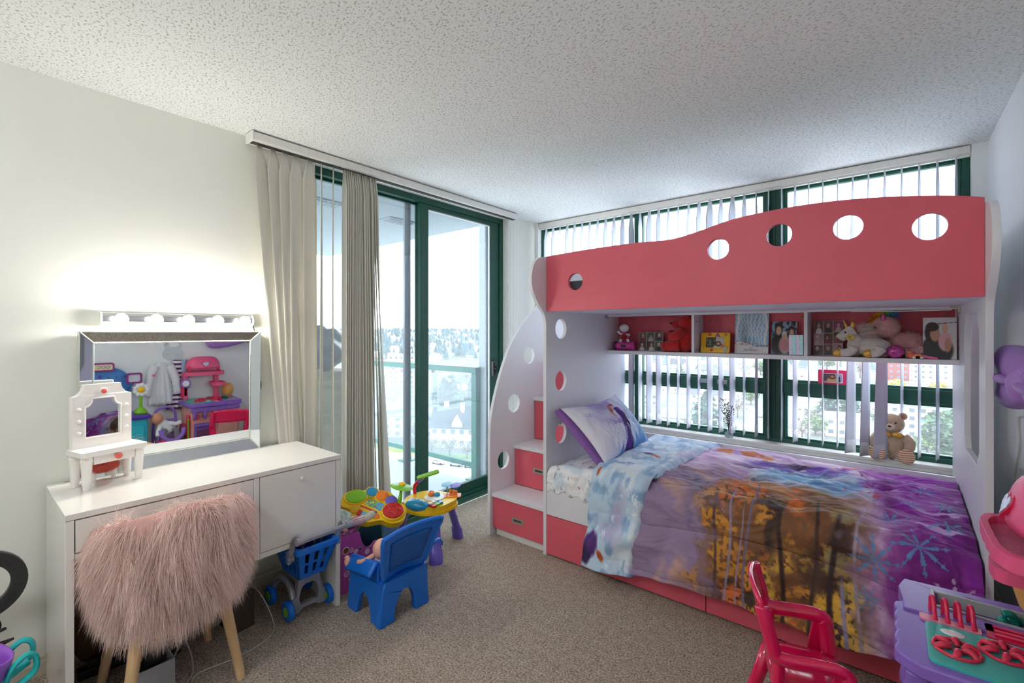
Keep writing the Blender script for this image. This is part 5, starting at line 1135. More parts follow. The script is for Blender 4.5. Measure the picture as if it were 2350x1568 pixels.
# ---- yellow frame with stars
yf = thing('star_picture', 'yellow star-decorated photo frame on the bed shelf', 'photo frame', (1.762, -.385, SZ), rot=(R_(-8), 0, 0))
mb = MB(); mb.prism(rrect(-.092, .092, .001, .135, .012), 0, .014, 'xz', [rrect(-.058, .058, .034, .104, .006)]); mb.build('frame', M('yellow_wood', (244, 190, 16), .4), yf, bevel=.003)
def fam(u, v):
    c = np.ones((len(u), 3)) * np.array((206, 196, 190.)); k = (u < .52)[:, None]; c = np.where(k, np.array((44, 50, 40.)) * (.6 + .9 * fbm(u * 22, v * 22)[:, None]), c)
    c = np.where(k & (vnoise(u * 40, v * 40) > .8)[:, None], np.array((230, 220, 190.)), c); return person(c, u, v, .66, .42, .2, lng=True, cloth_=(236, 220, 214))
painted('picture', m_print, yf, .116, .070, fam, (0, .006, .034), n=40)
for (x, z, r, cc, nn) in ((-.035, .122, .014, (206, 60, 40), 5), (.015, .117, .020, (150, 80, 190), 3), (.065, .122, .013, (196, 140, 30), 5), (-.02, .018, .014, (206, 60, 40), 5), (.065, .024, .024, (196, 196, 196), 5), (.045, .045, .015, (226, 120, 60), 3)):
    mb = MB(); mb.prism(star(x, z, r, r * .45, nn, 80 + x * 600), -.005, 0, 'xz'); mb.build('star', M('star_%d_%d_%d' % cc, cc, .35), yf, bevel=.001)
# ---- white winter poster with lettering
def winter(u, v):
    c = np.ones((len(u), 3)) * np.array((150, 196, 224.)); n = fbm(u * 5, v * 6)
    c = c * (.85 + .3 * n[:, None]); 
    for k in range(9):
        a = .08 + k * .105; d = np.abs(u - a - .03 * np.sin(v * 9 + k)) ; c = np.where(((d < .012 + .012 * (k in (0, 8)) * 2) & (v > .22))[:, None], np.array((240, 242, 246.)), c)
        for j in range(4):
            b = .4 + j * .15; dd = np.abs((v - b) - np.abs(u - a) * 1.4); c = np.where(((dd < .012) & (np.abs(u - a) < .10))[:, None], np.array((232, 238, 246.)), c)
    c = c * (1 - .35 * np.clip(1 - np.abs(u - .28) / .2, 0, 1) * np.clip(1.2 - v * 1.2, 0, 1))[:, None]
    sn = .27 - .10 * u + .03 * np.sin(u * 7); c = np.where((v < sn)[:, None], np.array((238, 236, 238.)), c)
    rr = random.Random(12)
    for i in range(34): x = rr.random(); c = blob(c, u, v, x, .27 - .10 * x + rr.uniform(-.05, .05), .022, .012, rr.choice([(196, 60, 50), (150, 40, 80), (206, 90, 40), (96, 60, 130)]), .4, rr.random() * 180)
    return np.clip(c, 0, 255)
po = board('poster', 'white winter forest poster with dark lettering leaning on the bed shelf', 1.872, 2.070, .262, winter, y=-.335, lean=7, n=80, cat='poster')
m_ink = M('ink_dark', (60, 58, 66), .5)
text('lettering', 'FROZEN II', .0165, m_ink, po, (-.002, -.0012, .020), (PI / 2, 0, 0), .0003, space=1.05)
text('lettering', 'DISNEY', .006, m_ink, po, (-.002, -.0012, .034), (PI / 2, 0, 0), .0003)
def fam2(u, v):
    c = np.ones((len(u), 3)) * np.array((90, 120, 150.)); c = np.where((v > .7)[:, None], np.array((140, 170, 196.)), c); c = np.where((fbm(u * 12, v * 12) > .56)[:, None] & (v > .5)[:, None], np.array((36, 48, 44.)), c)
    c = person(c, u, v, .30, .74, .21, cloth_=(28, 28, 32)); c = person(c, u, v, .80, .66, .19, hair=(66, 30, 40), cloth_=(60, 32, 44), lng=True)
    c = blob(c, u, v, .55, .28, .28, .32, (224, 196, 186), .3); return person(c, u, v, .52, .56, .13, hair=(236, 226, 222), cloth_=(220, 150, 156))
board('photo_canvas', 'family portrait canvas right of the white poster', 2.084, 2.224, .205, fam2, y=-.33, lean=7, n=60)
hb_ = thing('gift_box', 'small iridescent silver gift bag at the middle shelf divider', 'gift bag', (2.236, -.415, SZ))
mb = MB(); mb.box(-.038, .038, -.02, .02, 0, .122); hbm = M('iridescent_foil', (176, 186, 206), .22, metal=.55, var=.35, vscale=40); mb.build('bag', hbm, hb_, bevel=.002)
for i in range(4): mb = MB(); mb.prism([(-.034 + i * .02, .002), (-.022 + i * .02, .002), (-.026 + i * .019, .12), (-.036 + i * .019, .12)], -.0215, -.0205, 'xz'); mb.build('stripe', M('foil_stripe_%d' % (i % 2), ((206, 190, 226), (150, 206, 210))[i % 2], .2, metal=.5), hb_)
board('photo_collage', 'baby photo collage behind the white unicorn', 2.312, 2.456, .205, collage(8, 3, 3, [(196, 150, 160), (150, 70, 110), (176, 160, 150), (120, 90, 80)]), y=-.33, n=70)
def kiss(u, v):
    c = np.ones((len(u), 3)) * np.array((216, 216, 218.)); c = blob(c, u, v, .42, .22, .52, .40, (58, 58, 62), .15); c = blob(c, u, v, .26, .64, .24, .26, (52, 40, 34), .2); c = blob(c, u, v, .36, .60, .17, .2, (196, 150, 120), .25)
    c = blob(c, u, v, .28, .78, .22, .12, (60, 46, 38), .2); c = person(c, u, v, .66, .74, .15, hair=(224, 190, 194), cloth_=(230, 176, 184)); c = blob(c, u, v, .74, .34, .12, .2, (206, 150, 130), .3)
    return np.where(((np.abs(v - .86 - .06 * (u - .6)) < .008) & (u > .45))[:, None], np.array((40, 40, 44.)), c)
board('photo_canvas', 'canvas photo of a man kissing a baby at the right shelf end', 2.800, 2.926, .212, kiss, y=-.44, lean=2, n=60, edge=(30, 30, 32))
# ---- plush unicorns
m_wp = M('white_plush', (236, 228, 220), .95, var=.05, vscale=40, bump=.6, bscale=420, sheen=.3); m_gold = M('gold_lame', (222, 178, 84), .4, metal=.35, var=.15, vscale=80); m_pp = M('pink_plush', (240, 186, 184), .95, var=.06, vscale=40, bump=.6, bscale=300, sheen=.3)
uw = thing('plush_unicorn', 'white plush unicorn with gold hooves lying on the shelf', 'plush toy', (2.56, -.425, SZ))
mb = MB(); mb.ell((.03, .0, .058), (.085, .042, .05), 22, 14); mb.ell((-.035, 0, .065), (.045, .038, .045), 18, 12); mb.build('body', m_wp, uw, sm=180)
mb = MB(); mb.tube(spline([(-.03, 0, .08), (-.055, 0, .11), (-.065, 0, .135)], 5), [.034, .034, .033, .032, .031, .03, .029, .028, .028, .027, .026], 14); mb.build('neck', m_wp, uw, sm=180)
mb = MB(); mb.tube(spline([(-.045, 0, .150), (-.075, 0, .132), (-.105, 0, .108), (-.115, 0, .098)], 5), [.030, .031, .031, .031, .03, .029, .028, .027, .026, .026, .026, .026, .025, .022, .018, .008], 16); hd = mb.build('head', m_wp, uw, sm=180)
mb = MB(); mb.cyl((-.078, 0, .158), (-.096, 0, .208), .011, .002, 14); mb.build('horn', m_gold, hd)
for s_ in (-1, 1):
    mb = MB(); mb.ell((-.052, s_ * .022, .178), (.010, .006, .02), 12, 8); mb.build('ear', m_gold, hd, sm=180)
    mb = MB(); mb.ell((-.086, s_ * .027, .136), .0055, 10, 8); mb.build('eye', m_blk, hd, sm=180)
for (x, y, sx, nm) in ((-.05, -.035, -1, 0), (-.02, .03, -1, 1), (.07, -.038, -1, 2), (.03, .04, -1, 3)):
    ex = x - (.055 if nm in (0, 1) else .04)
    mb = MB(); mb.tube(spline([(x, y, .05), (x - .015, y * 1.2, .028), (ex, y * 1.25, .022)], 5), [.028, .027, .026, .025, .024, .023, .023, .022, .022, .022, .022], 14); lg = mb.build('leg', m_wp, uw, sm=180)
    mb = MB(); mb.ell((ex - .012, y * 1.25, .022), (.026, .021, .021), 16, 10); mb.build('hoof', m_gold, lg, sm=180)
mb = MB()
for k in range(8): a = k * PI / 4; mb.ell((-.062 + .012 * math.cos(a), -.034 - .004, .108 + .012 * math.sin(a)), (.007, .004, .007), 8, 6)
mb.build('flower', M('yellow_felt', (232, 200, 90), .8), uw, sm=180)
rg2 = np.random.RandomState(4); rt = np.stack([-.045 + rg2.rand(700) * .05, (rg2.rand(700) - .5) * .02, .175 - rg2.rand(700) * .09], 1); rt[:, 0] += (.17 - rt[:, 2]) * .25
strands('mane', M('white_hair', (232, 214, 204), .7), uw, rt, np.stack([.8 + 0 * rt[:, 0], -.2 + .4 * rg2.rand(700), .35 + 0 * rt[:, 0]], 1), .055, .0007, 4, .22, 6, .3)
up = thing('plush_unicorn', 'big pink plush unicorn with rainbow mane behind the white one', 'plush toy', (2.70, -.345, SZ))
mb = MB(); mb.ell((.045, 0, .068), (.105, .06, .068), 24, 16); bd_ = mb.build('body', m_pp, up, sm=180)
mb = MB(); mb.ell((-.055, -.01, .165), (.068, .056, .064), 24, 16); mb.ell((-.105, -.012, .135), (.042, .040, .036), 18, 12); hd = mb.build('head', m_pp, up, sm=180)
mb = MB(); mb.ell((-.135, -.014, .122), (.026, .033, .026), 16, 10); mb.build('muzzle', M('cream_plush', (240, 222, 210), .95, bump=.5, bscale=400), hd, sm=180)
mb = MB(); mb.ell((-.098, -.056, .160), (.010, .006, .011), 14, 10); mb.build('eye', m_blk, hd, sm=180)
mb = MB(); mb.ell((-.060, -.052, .215), (.010, .006, .028), 12, 8); mb.build('ear', M('pink_sequin', (206, 90, 150), .35, metal=.3, var=.5, vscale=400), hd, sm=180)
for (x, y) in ((-.02, -.05), (.10, -.055)): mb = MB(); mb.tube(spline([(x, y, .05), (x - .03, y * 1.2, .03), (x - .07, y * 1.2, .026)], 5), .026, 14); mb.build('leg', m_pp, up, sm=180)
p_, n_ = surf_samples(bd_, 5000, 3); strands('pile', M('pink_pile', (236, 176, 176), .9, var=.2, vscale=60), up, p_, n_, .012, .0006, 3, .3, 4, .4)
p_, n_ = surf_samples(hd, 4000, 3); strands('pile', MATS['pink_pile'], up, p_, n_, .007, .0005, 2, .3, 5, .4)
def rainbow(p, rg):
    t = np.clip((p[:, 0] + .10) / .13, 0, .999); pal = np.array([lin(x) for x in ((240, 150, 50), (244, 206, 60), (120, 206, 90), (70, 180, 190), (110, 120, 206), (176, 90, 196), (226, 90, 160))]); return pal[(t * 7).astype(int)] * (.8 + .4 * rg.rand(len(p))[:, None])
ang = rg2.rand(2600) * PI * .62 + .25; rt = np.stack([-.05 - .062 * np.cos(ang) * .9 + .0, -.012 + (rg2.rand(2600) - .5) * .04, .165 + .064 * np.sin(ang) * .98], 1)
strands('mane', MV('rainbow_yarn', .8), up, rt, np.stack([-np.cos(ang) * .9 + .45, (rg2.rand(2600) - .6) * .9, np.sin(ang)], 1), .034, .0009, 3, .28, 8, .3, rainbow)
# ---- little things in front
mb = MB(); mb.ell((2.690, -.452, SZ + .036), (.037, .036, .035), 26, 18)
tag(mb.build('sequin_ball', M('sequin_pink', (206, 84, 160), .3, metal=.3, var=.7, vscale=160, detail=1), sm=180), 'pink and white mottled ball in front of the pink unicorn', 'ball')
ct = thing('toy_figure', 'small coral toy figure with a tiny rainbow beside the pink ball', 'toy', (2.755, -.455, SZ))
mb = MB(); mb.ell((0, 0, .014), (.018, .014, .014), 14, 10); mb.ell((-.006, 0, .032), (.013, .012, .012), 14, 10); mb.build('body', M('coral_rubber', (240, 128, 106), .6), ct, sm=180)
for i, c in enumerate(((240, 200, 50), (230, 120, 60), (40, 40, 44))): mb = MB(); mb.tube([(.024 + (.016 - i * .004) * math.cos(a), -.012, .006 + (.016 - i * .004) * math.sin(a)) for a in np.linspace(0, PI, 10)], .0024, 6); mb.build('rainbow_band', M('band_%d' % i, c, .5), ct)
for s_ in (-1, 1): mb = MB(); mb.ell((.024 + s_ * .015, -.013, .006), (.007, .005, .006), 10, 6); mb.build('cloud', m_toyw2, ct, sm=180)
hc = thing('hair_clip', 'pink ribbon hair clip lying in front of the man and baby canvas', 'hair clip', (2.812, -.458, SZ))
for dz, rz in ((.012, -14), (.005, -6)): mb = MB(); mb.at((0, 0, dz), (0, R_(12), R_(rz))); mb.prism(rrect(-.05, .045, -.008, .008, .007), 0, .006); mb.build('band', M('pink_ribbon', (236, 110, 166), .6), hc, bevel=.002)

# ================================================================== on the window sill
vs_ = thing('vase', 'small glass vase of dried stems on the window sill', 'vase', (1.757, -.012, .6205))
mb = MB(); mb.lathe([(.012, 0), (.026, .004), (.030, .018), (.024, .034), (.013, .042), (.012, .05), (.016, .056)], 20); mb.build('vase_body', glass('vase_glass', (226, 228, 232), .25, .12), vs_, sm=50, solid=.002)
m_stem = M('dried_stem', (112, 104, 104), .9); rg = random.Random(6)
for k in range(9):
    a = rg.random() * 6.28; l = .08 + .15 * rg.random(); tip = (.045 * math.cos(a) * l / .2 - .012, .02 * math.sin(a), .05 + l)
    mb = MB(); mb.tube(spline([(0, 0, .01), (tip[0] * .3, tip[1] * .4, .05 + l * .5), tip], 5), .0013, 5)
    for j in range(16):
        t = rg.uniform(.35, 1.05); mb.ell((tip[0] * t + rg.uniform(-.016, .016), tip[1] * t + rg.uniform(-.008, .008), .05 + l * t + rg.uniform(-.01, .01)), (.0045, .003, .0035), 6, 4)
    mb.build('stem', m_stem, vs_, sm=180)
br = thing('teddy_bear', 'tan teddy bear with gold bow sitting on the window sill', 'teddy bear', (2.675, -.004, .6205))
m_tp = M('tan_plush', (222, 196, 166), .95, var=.10, vscale=60, bump=.7, bscale=420, sheen=.3)
mb = MB(); mb.ell((0, .0, .085), (.068, .045, .085), 22, 16); mb.build('body', m_tp, br, sm=180)
mb = MB(); mb.ell((.0, -.002, .215), (.062, .048, .058), 22, 16); hd = mb.build('head', m_tp, br, sm=180)
mb = MB(); mb.ell((-.008, -.042, .200), (.028, .022, .022), 16, 10); mb.build('muzzle', M('cream_plush2', (234, 216, 192), .95), hd, sm=180)
mb = MB(); mb.ell((-.010, -.064, .206), (.009, .005, .006), 10, 8); mb.build('nose', m_blk, hd, sm=180)
for s_ in (-1, 1):
    mb = MB(); mb.ell((s_ * .052, .002, .262), (.022, .012, .022), 14, 10); er = mb.build('ear', m_tp, hd, sm=180)
    mb = MB(); mb.ell((s_ * .053, -.009, .262), (.013, .004, .014), 12, 8); mb.build('inner_ear', M('rose_plush', (206, 150, 130), .95), er, sm=180)
    mb = MB(); mb.ell((s_ * .024 - .006, -.047, .226), .005, 10, 8); mb.build('eye', m_blk, hd, sm=180)
    mb = MB(); mb.tube(spline([(s_ * .055, -.01, .145), (s_ * .082, -.02, .11), (s_ * .078, -.035, .07)], 5), [.026, .026, .027, .027, .027, .027, .026, .026, .026, .025, .022], 14); mb.build('arm', m_tp, br, sm=180)
    mb = MB(); mb.tube(spline([(s_ * .04, -.02, .035), (s_ * .055, -.05, .035), (s_ * .065, -.065, .036)], 5), .034, 14); lg = mb.build('leg', m_tp, br, sm=180)
    mb = MB(); mb.M = Matrix.Translation((s_ * .067, -.072, .038)) @ Euler((R_(80), 0, R_(s_ * 18)), 'XYZ').to_matrix().to_4x4(); mb.ell((0, 0, 0), (.042, .044, .018), 22, 12); mb.build('foot', stripes('striped_sole', (196, 128, 92), (238, 216, 190), 26), lg, sm=180)
for s_ in (-1, 1): mb = MB(); mb.ell((s_ * .028, -.05, .155), (.028, .012, .018), 14, 10); mb.build('bow_loop', m_gold, br, sm=180)
pf = thing('framed_picture', 'hot pink photo frame standing on the window transom', 'photo frame', (2.375, .057, 1.0455))
mb = MB(); mb.prism(rrect(-.080, .080, .0, .094, .008), -.004, .004, 'xz', [rrect(-.053, .053, .012, .070, .006)]); mb.build('frame', M('frame_pink', (238, 44, 104), .35), pf, bevel=.0015)
mb = MB(); mb.prism(rrect(-.055, .055, .010, .072, .007), -.0045, -.003, 'xz', [rrect(-.050, .050, .015, .067, .005)]); mb.build('mount', m_toyw2, pf)
def kid(u, v):
    c = np.ones((len(u), 3)) * np.array((110, 104, 108.)); c = np.where((u > .62)[:, None], np.array((186, 190, 216.)), c); c = np.where(((np.abs(u - .84) < .05) & (v < .7))[:, None], np.array((60, 60, 66.)), c); c = np.where((v < .2)[:, None] & (u < .6)[:, None], np.array((176, 176, 180.)), c)
    return person(c, u, v, .48, .66, .21, hair=(120, 84, 50), cloth_=(236, 214, 150), lng=True)
painted('picture', m_print, pf, .105, .057, kid, (0, .0, .0125), n=40)
mb = MB(); mb.lathe([(.0, .0), (.03, .002), (.042, .03), (.046, .065), (.036, .105), (.012, .128), (0, .13)], 22, (.945, -.0, .6205)); tag(mb.build('night_light', M('cream_glow', (240, 236, 214), .5), sm=180), 'cream egg-shaped ornament on the sill beside the pillow', 'ornament')
# ================================================================== along the right wall (seen at the right edge and in the mirror)
m_kpur = M('kitchen_purple', (138, 104, 196), .32); m_kpink = M('kitchen_pink', (240, 92, 140), .35); m_khot = M('kitchen_hot_pink', (226, 40, 88), .3); m_kteal = M('kitchen_teal', (62, 186, 176), .32); m_kflesh = M('kitchen_peach', (238, 172, 160), .45); m_kgrey = M('kitchen_grey', (176, 180, 184), .35)
kt = thing('play_kitchen', 'pink and purple toy kitchen with teal stove top against the right wall', 'toy kitchen', (2.88, -1.88, 0))
def kb(name, mat, *bs, bevel=.006, parent=kt): return wbox(name, mat, parent, *bs, bevel=bevel)
# cabinet
kb('cabinet_body', m_kflesh, (2.75, 3.06, -2.10, -1.66, .06, .535), bevel=.012)
for y in (-2.07, -1.69):
    for x in (2.78, 3.03): kb('leg', m_khot, (x - .02, x + .02, y - .02, y + .02, 0, .062))
# counter: sink part set further back, stove part with scalloped front
mb = MB(); mb.prism([(2.70, -1.80), (2.69, -1.72), (2.705, -1.655), (3.06, -1.64), (3.06, -1.86), (2.70, -1.86)], .545, .588, 'xy', [rrect(2.775, 2.985, -1.792, -1.70, .015)]); mb.build('sink_counter', m_kpur, kt, world=True, bevel=.010, seg=3)
kb('sink_rim', m_kgrey, (2.765, 2.775, -1.80, -1.692, .555, .592), (2.985, 2.995, -1.80, -1.692, .555, .592), (2.775, 2.985, -1.80, -1.79, .555, .592), (2.775, 2.985, -1.702, -1.692, .555, .592), bevel=.002)
kb('sink_basin', M('basin_grey', (142, 146, 148), .3), (2.775, 2.985, -1.79, -1.702, .54, .552), bevel=.003)
mb = MB(); mb.tube(spline([(2.945, -1.735, .555), (2.94, -1.737, .585), (2.93, -1.745, .60), (2.915, -1.75, .598)], 5), .010, 12); mb.ell((2.945, -1.72, .575), (.022, .014, .012), 14, 8); mb.ell((2.915, -1.752, .578), (.013, .013, .013), 12, 8); mb.build('tap', M('teal_deep', (16, 140, 124), .3), kt, world=True, sm=180)
sc_l = [(2.695, -1.81)] + [(2.685 + .008 * math.sin(k * PI / 2) ** 2 * 0 - .006 * abs(math.sin(k * PI / 6)), -1.81 - k * .01) for k in range(1, 29)] + [(2.70, -2.115), (2.73, -2.135), (3.06, -2.135), (3.06, -1.835), (2.70, -1.805)]
mb = MB(); mb.prism(sc_l, .548, .582); mb.build('stove_counter', m_kpur, kt, world=True, bevel=.010, seg=3)
kb('counter_skirt', m_kpur, (2.70, 2.75, -2.11, -1.67, .495, .546), bevel=.010)
mb = MB(); mb.prism(rrect(2.745, 3.035, -2.105, -1.90, .018), .580, .588); mb.build('stove_plate', m_kteal, kt, world=True, bevel=.003)
for i, (x, y) in enumerate(((2.80, -2.02), (2.89, -1.965))):
    bn = MB()
    for k in range(6):
        a = k * PI / 3 + .3; p0 = (x + .012 * math.cos(a), y + .012 * math.sin(a), .593); p1 = (x + .028 * math.cos(a + .25), y + .028 * math.sin(a + .25), .600); p2 = (x + .046 * math.cos(a + .1), y + .046 * math.sin(a + .1), .591)
        bn.tube(spline([p0, p1, p2], 4), [.005, .006, .007, .0075, .0078, .0078, .0075, .007, .005], 8)
    bn.tube([(x + .044 * math.cos(a), y + .044 * math.sin(a), .591) for a in np.linspace(0, 2 * PI, 24, endpoint=False)], .005, 6, closed=True)
    bn.build('burner', M('burner_red', (222, 52, 84), .3), kt, world=True, sm=180)
mb = MB(); mb.ell((2.80, -1.935, .588), (.026, .018, .003), 16, 6); mb.build('flower_mark', m_toyw2, kt, world=True, sm=180)
# dish rack with prongs, cutlery tray
mb = MB(); mb.prism(rrect(2.735, 2.86, -1.893, -1.815, .008), .581, .587); mb.build('dish_tray', M('tray_pink', (238, 150, 172), .3), kt, world=True)
for k in range(4):
    x = 2.765 + k * .026; mb = MB(); mb.tube(spline([(x - .004, -1.835, .585), (x - .004, -1.838, .625), (x, -1.85, .632), (x + .002, -1.868, .60), (x + .003, -1.885, .588)], 5), .0055, 8); mb.build('rack_prong', m_khot, kt, world=True, sm=180)
mb = MB(); mb.prism(rrect(2.87, 3.03, -1.893, -1.815, .008), .581, .588); ct_ = mb.build('cutlery_tray', m_khot, kt, world=True, bevel=.002)
for k, y in enumerate((-1.835, -1.855, -1.875)): mb = MB(); mb.tube([(2.885, y, .592), (2.96, y + .004, .592), (3.015, y, .592)], [.004, .0045, .008], 8); mb.build('toy_cutlery', m_khot, kt, world=True, sm=180)
# front: control panel, knobs, oven door, bin
kb('oven_door', m_kpur, (2.742, 2.75, -2.075, -1.885, .12, .38), bevel=.01); kb('oven_window', M('oven_dark', (120, 74, 110), .2), (2.739, 2.743, -2.05, -1.91, .16, .31), bevel=.004)
mb = MB(); mb.tube(spline([(2.745, -2.055, .355), (2.72, -2.04, .36), (2.72, -1.92, .36), (2.745, -1.905, .355)], 6), .010, 10); mb.build('oven_handle', m_kpur, kt, world=True, sm=180)
for y in (-2.05, -1.92): mb = MB(); mb.M = Matrix.Translation((2.75, y, .445)) @ Matrix.Rotation(-PI / 2, 4, 'Y'); mb.lathe([(.026, 0), (.026, .012), (.018, .02), (.010, .03)], 20); mb.build('knob', m_kpink, kt, world=True)
mb = MB(); mb.M = Matrix.Translation((2.75, -1.985, .45)) @ Matrix.Rotation(-PI / 2, 4, 'Y'); mb.lathe([(.024, 0), (.024, .006), (.018, .009)], 20); mb.build('dial', m_kpur, kt, world=True)
kb('lower_panel', M('kitchen_peach_light', (240, 184, 172), .45), (2.742, 2.75, -1.86, -1.68, .12, .40), bevel=.006)
for k, (z0, z1) in enumerate(((.09, .20), (.23, .36))): kb('side_shelf', m_khot, (2.78, 3.04, -2.118, -2.102, z0, z1), bevel=.006)
kb('side_post', m_khot, (2.76, 2.80, -2.13, -2.10, .05, .47), bevel=.015); kb('side_strip', m_lime, (2.735, 2.748, -2.13, -2.118, .05, .44), bevel=.002)
for y in (-2.08, -1.99, -1.90): mb = MB(); mb.tube(spline([(2.755, y, .53), (2.72, y, .515), (2.705, y, .46), (2.715, y, .42)], 5), [.016] * 12 + [.014, .012, .008, .004], 10); mb.build('hook', m_kpur, kt, world=True, sm=180)
# tower: two posts, tray with scalloped rim, hood
for y in (-2.08, -1.80): kb('tower_post', m_kpink, (2.985, 3.045, y - .022, y + .022, .585, .86), bevel=.010)
def tray(z, x0, x1, y0, y1, name):
    cx, cy = (x0 + x1) / 2, (y0 + y1) / 2; out = []
    for k in range(72):
        a = 2 * PI * k / 72; e = 1 / (abs(math.cos(a)) ** 4 + abs(math.sin(a)) ** 4) ** .25; sc_ = 1 + .018 * abs(math.sin(a * 9)); out.append((cx + (x1 - x0) / 2 * e * math.cos(a) * sc_, cy + (y1 - y0) / 2 * e * math.sin(a) * sc_))
    inn = [(cx + (x - cx) * .84, cy + (y - cy) * .88) for x, y in out]
    mb = MB(); mb.prism(out, z - .022, z + .014, 'xy', [inn]); t_ = mb.build(name, m_kpink, kt, world=True, bevel=.006, seg=3)
    mb = MB(); mb.prism([(cx + (x - cx) * .85, cy + (y - cy) * .89) for x, y in out], z - .02, z - .006); mb.build('tray_floor', M('tray_mesh', (232, 110, 150), .35, bump=.6, bscale=120), t_, world=True)
tray(.865, 2.86, 3.05, -2.11, -1.755, 'hood_tray'); tray(.745, 2.885, 3.05, -1.865, -1.735, 'cup_tray')
mb = MB(); mb.grid(28, 10, lambda u, v: (2.975 + .075 * math.cos(2 * PI * u) * math.cos(v * PI / 2) ** .6, -1.93 + .155 * math.sin(2 * PI * u) * math.cos(v * PI / 2) ** .5 * (1 + .03 * math.cos(10 * PI * u)), .905 + .125 * math.sin(v * PI / 2)), closed=True); mb.build('hood', m_kpink, kt, world=True, sm=180, solid=.004)
for y in (-2.06, -1.80): kb('hood_post', m_khot, (2.93, 2.955, y - .012, y + .012, .879, .935), bevel=.006)
hs = [(math.sin(t) ** 3 * .030, (.8125 * math.cos(t) - .3125 * math.cos(2 * t) - .125 * math.cos(3 * t) - .0625 * math.cos(4 * t)) * .030) for t in np.linspace(0, 2 * PI, 30, endpoint=False)]
mb = MB(); mb.M = Matrix.Translation((2.899, -1.93, .955)) @ Euler((0, R_(20), 0)).to_matrix().to_4x4(); mb.prism(hs, -.004, .004, 'yz'); mb.build('heart_badge', M('silver_holo', (206, 200, 220), .2, metal=.6, var=.3, vscale=60), kt, world=True)
mb = MB(); mb.M = Matrix.Translation((2.902, -1.93, .955)) @ Euler((0, R_(20), 0)).to_matrix().to_4x4(); mb.prism([(a * 1.25, b * 1.25) for a, b in hs], -.004, .004, 'yz'); mb.build('heart_rim', m_khot, kt, world=True)
kb('clock_bracket', m_khot, (2.985, 3.03, -2.12, -2.06, .62, .80), bevel=.01)
mb = MB(); mb.M = Matrix.Translation((2.98, -2.085, .76)) @ Matrix.Rotation(-PI / 2, 4, 'Y'); mb.lathe([(.045, 0), (.045, .012), (.034, .014)], 26); mb.build('clock', m_kpur, kt, world=True)
mb = MB(); mb.M = Matrix.Translation((2.965, -2.085, .76)) @ Matrix.Rotation(-PI / 2, 4, 'Y'); mb.lathe([(.03, 0), (.03, .003)], 24); mb.build('clock_face', m_toyw2, kt, world=True)
mb = MB(); mb.at((3.0, -1.69, .588)); mb.lathe([(.03, 0), (.045, .02), (.058, .07), (.05, .115), (.025, .14), (0, .148)], 24); mb.M = None; mb.build('ornament', M('tan_plastic', (232, 172, 96), .3), kt, world=True, sm=180)
# ---- pink child chair
pc = thing('toddler_chair', 'glossy hot pink plastic toddler chair with loop arms beside the toy kitchen', 'chair', (2.448, -1.859, 0), R_(16))
m_gp = M('glossy_pink', (226, 14, 84), .16, var=.03, vscale=6, coat=.5)
mb = MB(); mb.grid(16, 14, lambda u, v: (-.10 + .22 * u, -.115 + .23 * v, .272 + .018 * (2 * v - 1) ** 2 - .02 * max(0, u - .75) / .25 + .02 * max(0, .2 - u) / .2)); mb.build('seat', m_gp, pc, sm=180, solid=.016)
for s_ in (-1, 1):
    y = s_ * .148
    mb = MB(); mb.tube(spline([(-.130, y * .95, .54), (-.120, y, .50), (-.106, y, .45), (-.094, y, .405), (-.06, y, .395), (.02, y, .40), (.072, y, .398), (.09, y, .38), (.096, y, .33), (.10, y * .92, .275)], 6), [.018] * 20 + [.019] * 20 + [.021] * 15, 12, flat=1.25); mb.build('arm_loop', m_gp, pc, sm=180)
    mb = MB(); mb.prism([(.035, .27), (.115, .27), (.105, .39), (.055, .39)], y - .008, y + .008, 'xz'); mb.build('arm_panel', m_gp, pc, bevel=.005)
    mb = MB(); mb.tube(spline([(-.08, y * .9, .40), (-.085, y * .9, .32), (-.085, y * .85, .275)], 5), .017, 10); mb.build('rear_strut', m_gp, pc, sm=180)
    for sx, ex in ((-1, -.165), (1, .165)):
        mb = MB(); mb.tube([(sx * .085, y * .72, .275), (sx * .12, y * .85, .14), (ex, y * 1.02, 0)], [.024, .022, .020], 12); mb.build('leg', m_gp, pc, sm=180)
        mb = MB(); mb.ell((ex * .985, y * 1.01, .012), (.026, .026, .012), 14, 8); mb.build('foot', m_gp, pc, sm=180)
mb = MB(); mb.grid(14, 8, lambda u, v: (-.132 + .03 * (1 - v) - .018 * math.cos((2 * u - 1) * PI / 2), (2 * u - 1) * .14, .44 + .115 * v + .012 * math.cos((2 * u - 1) * PI / 2) * v)); mb.build('backrest', m_gp, pc, sm=180, solid=.014)
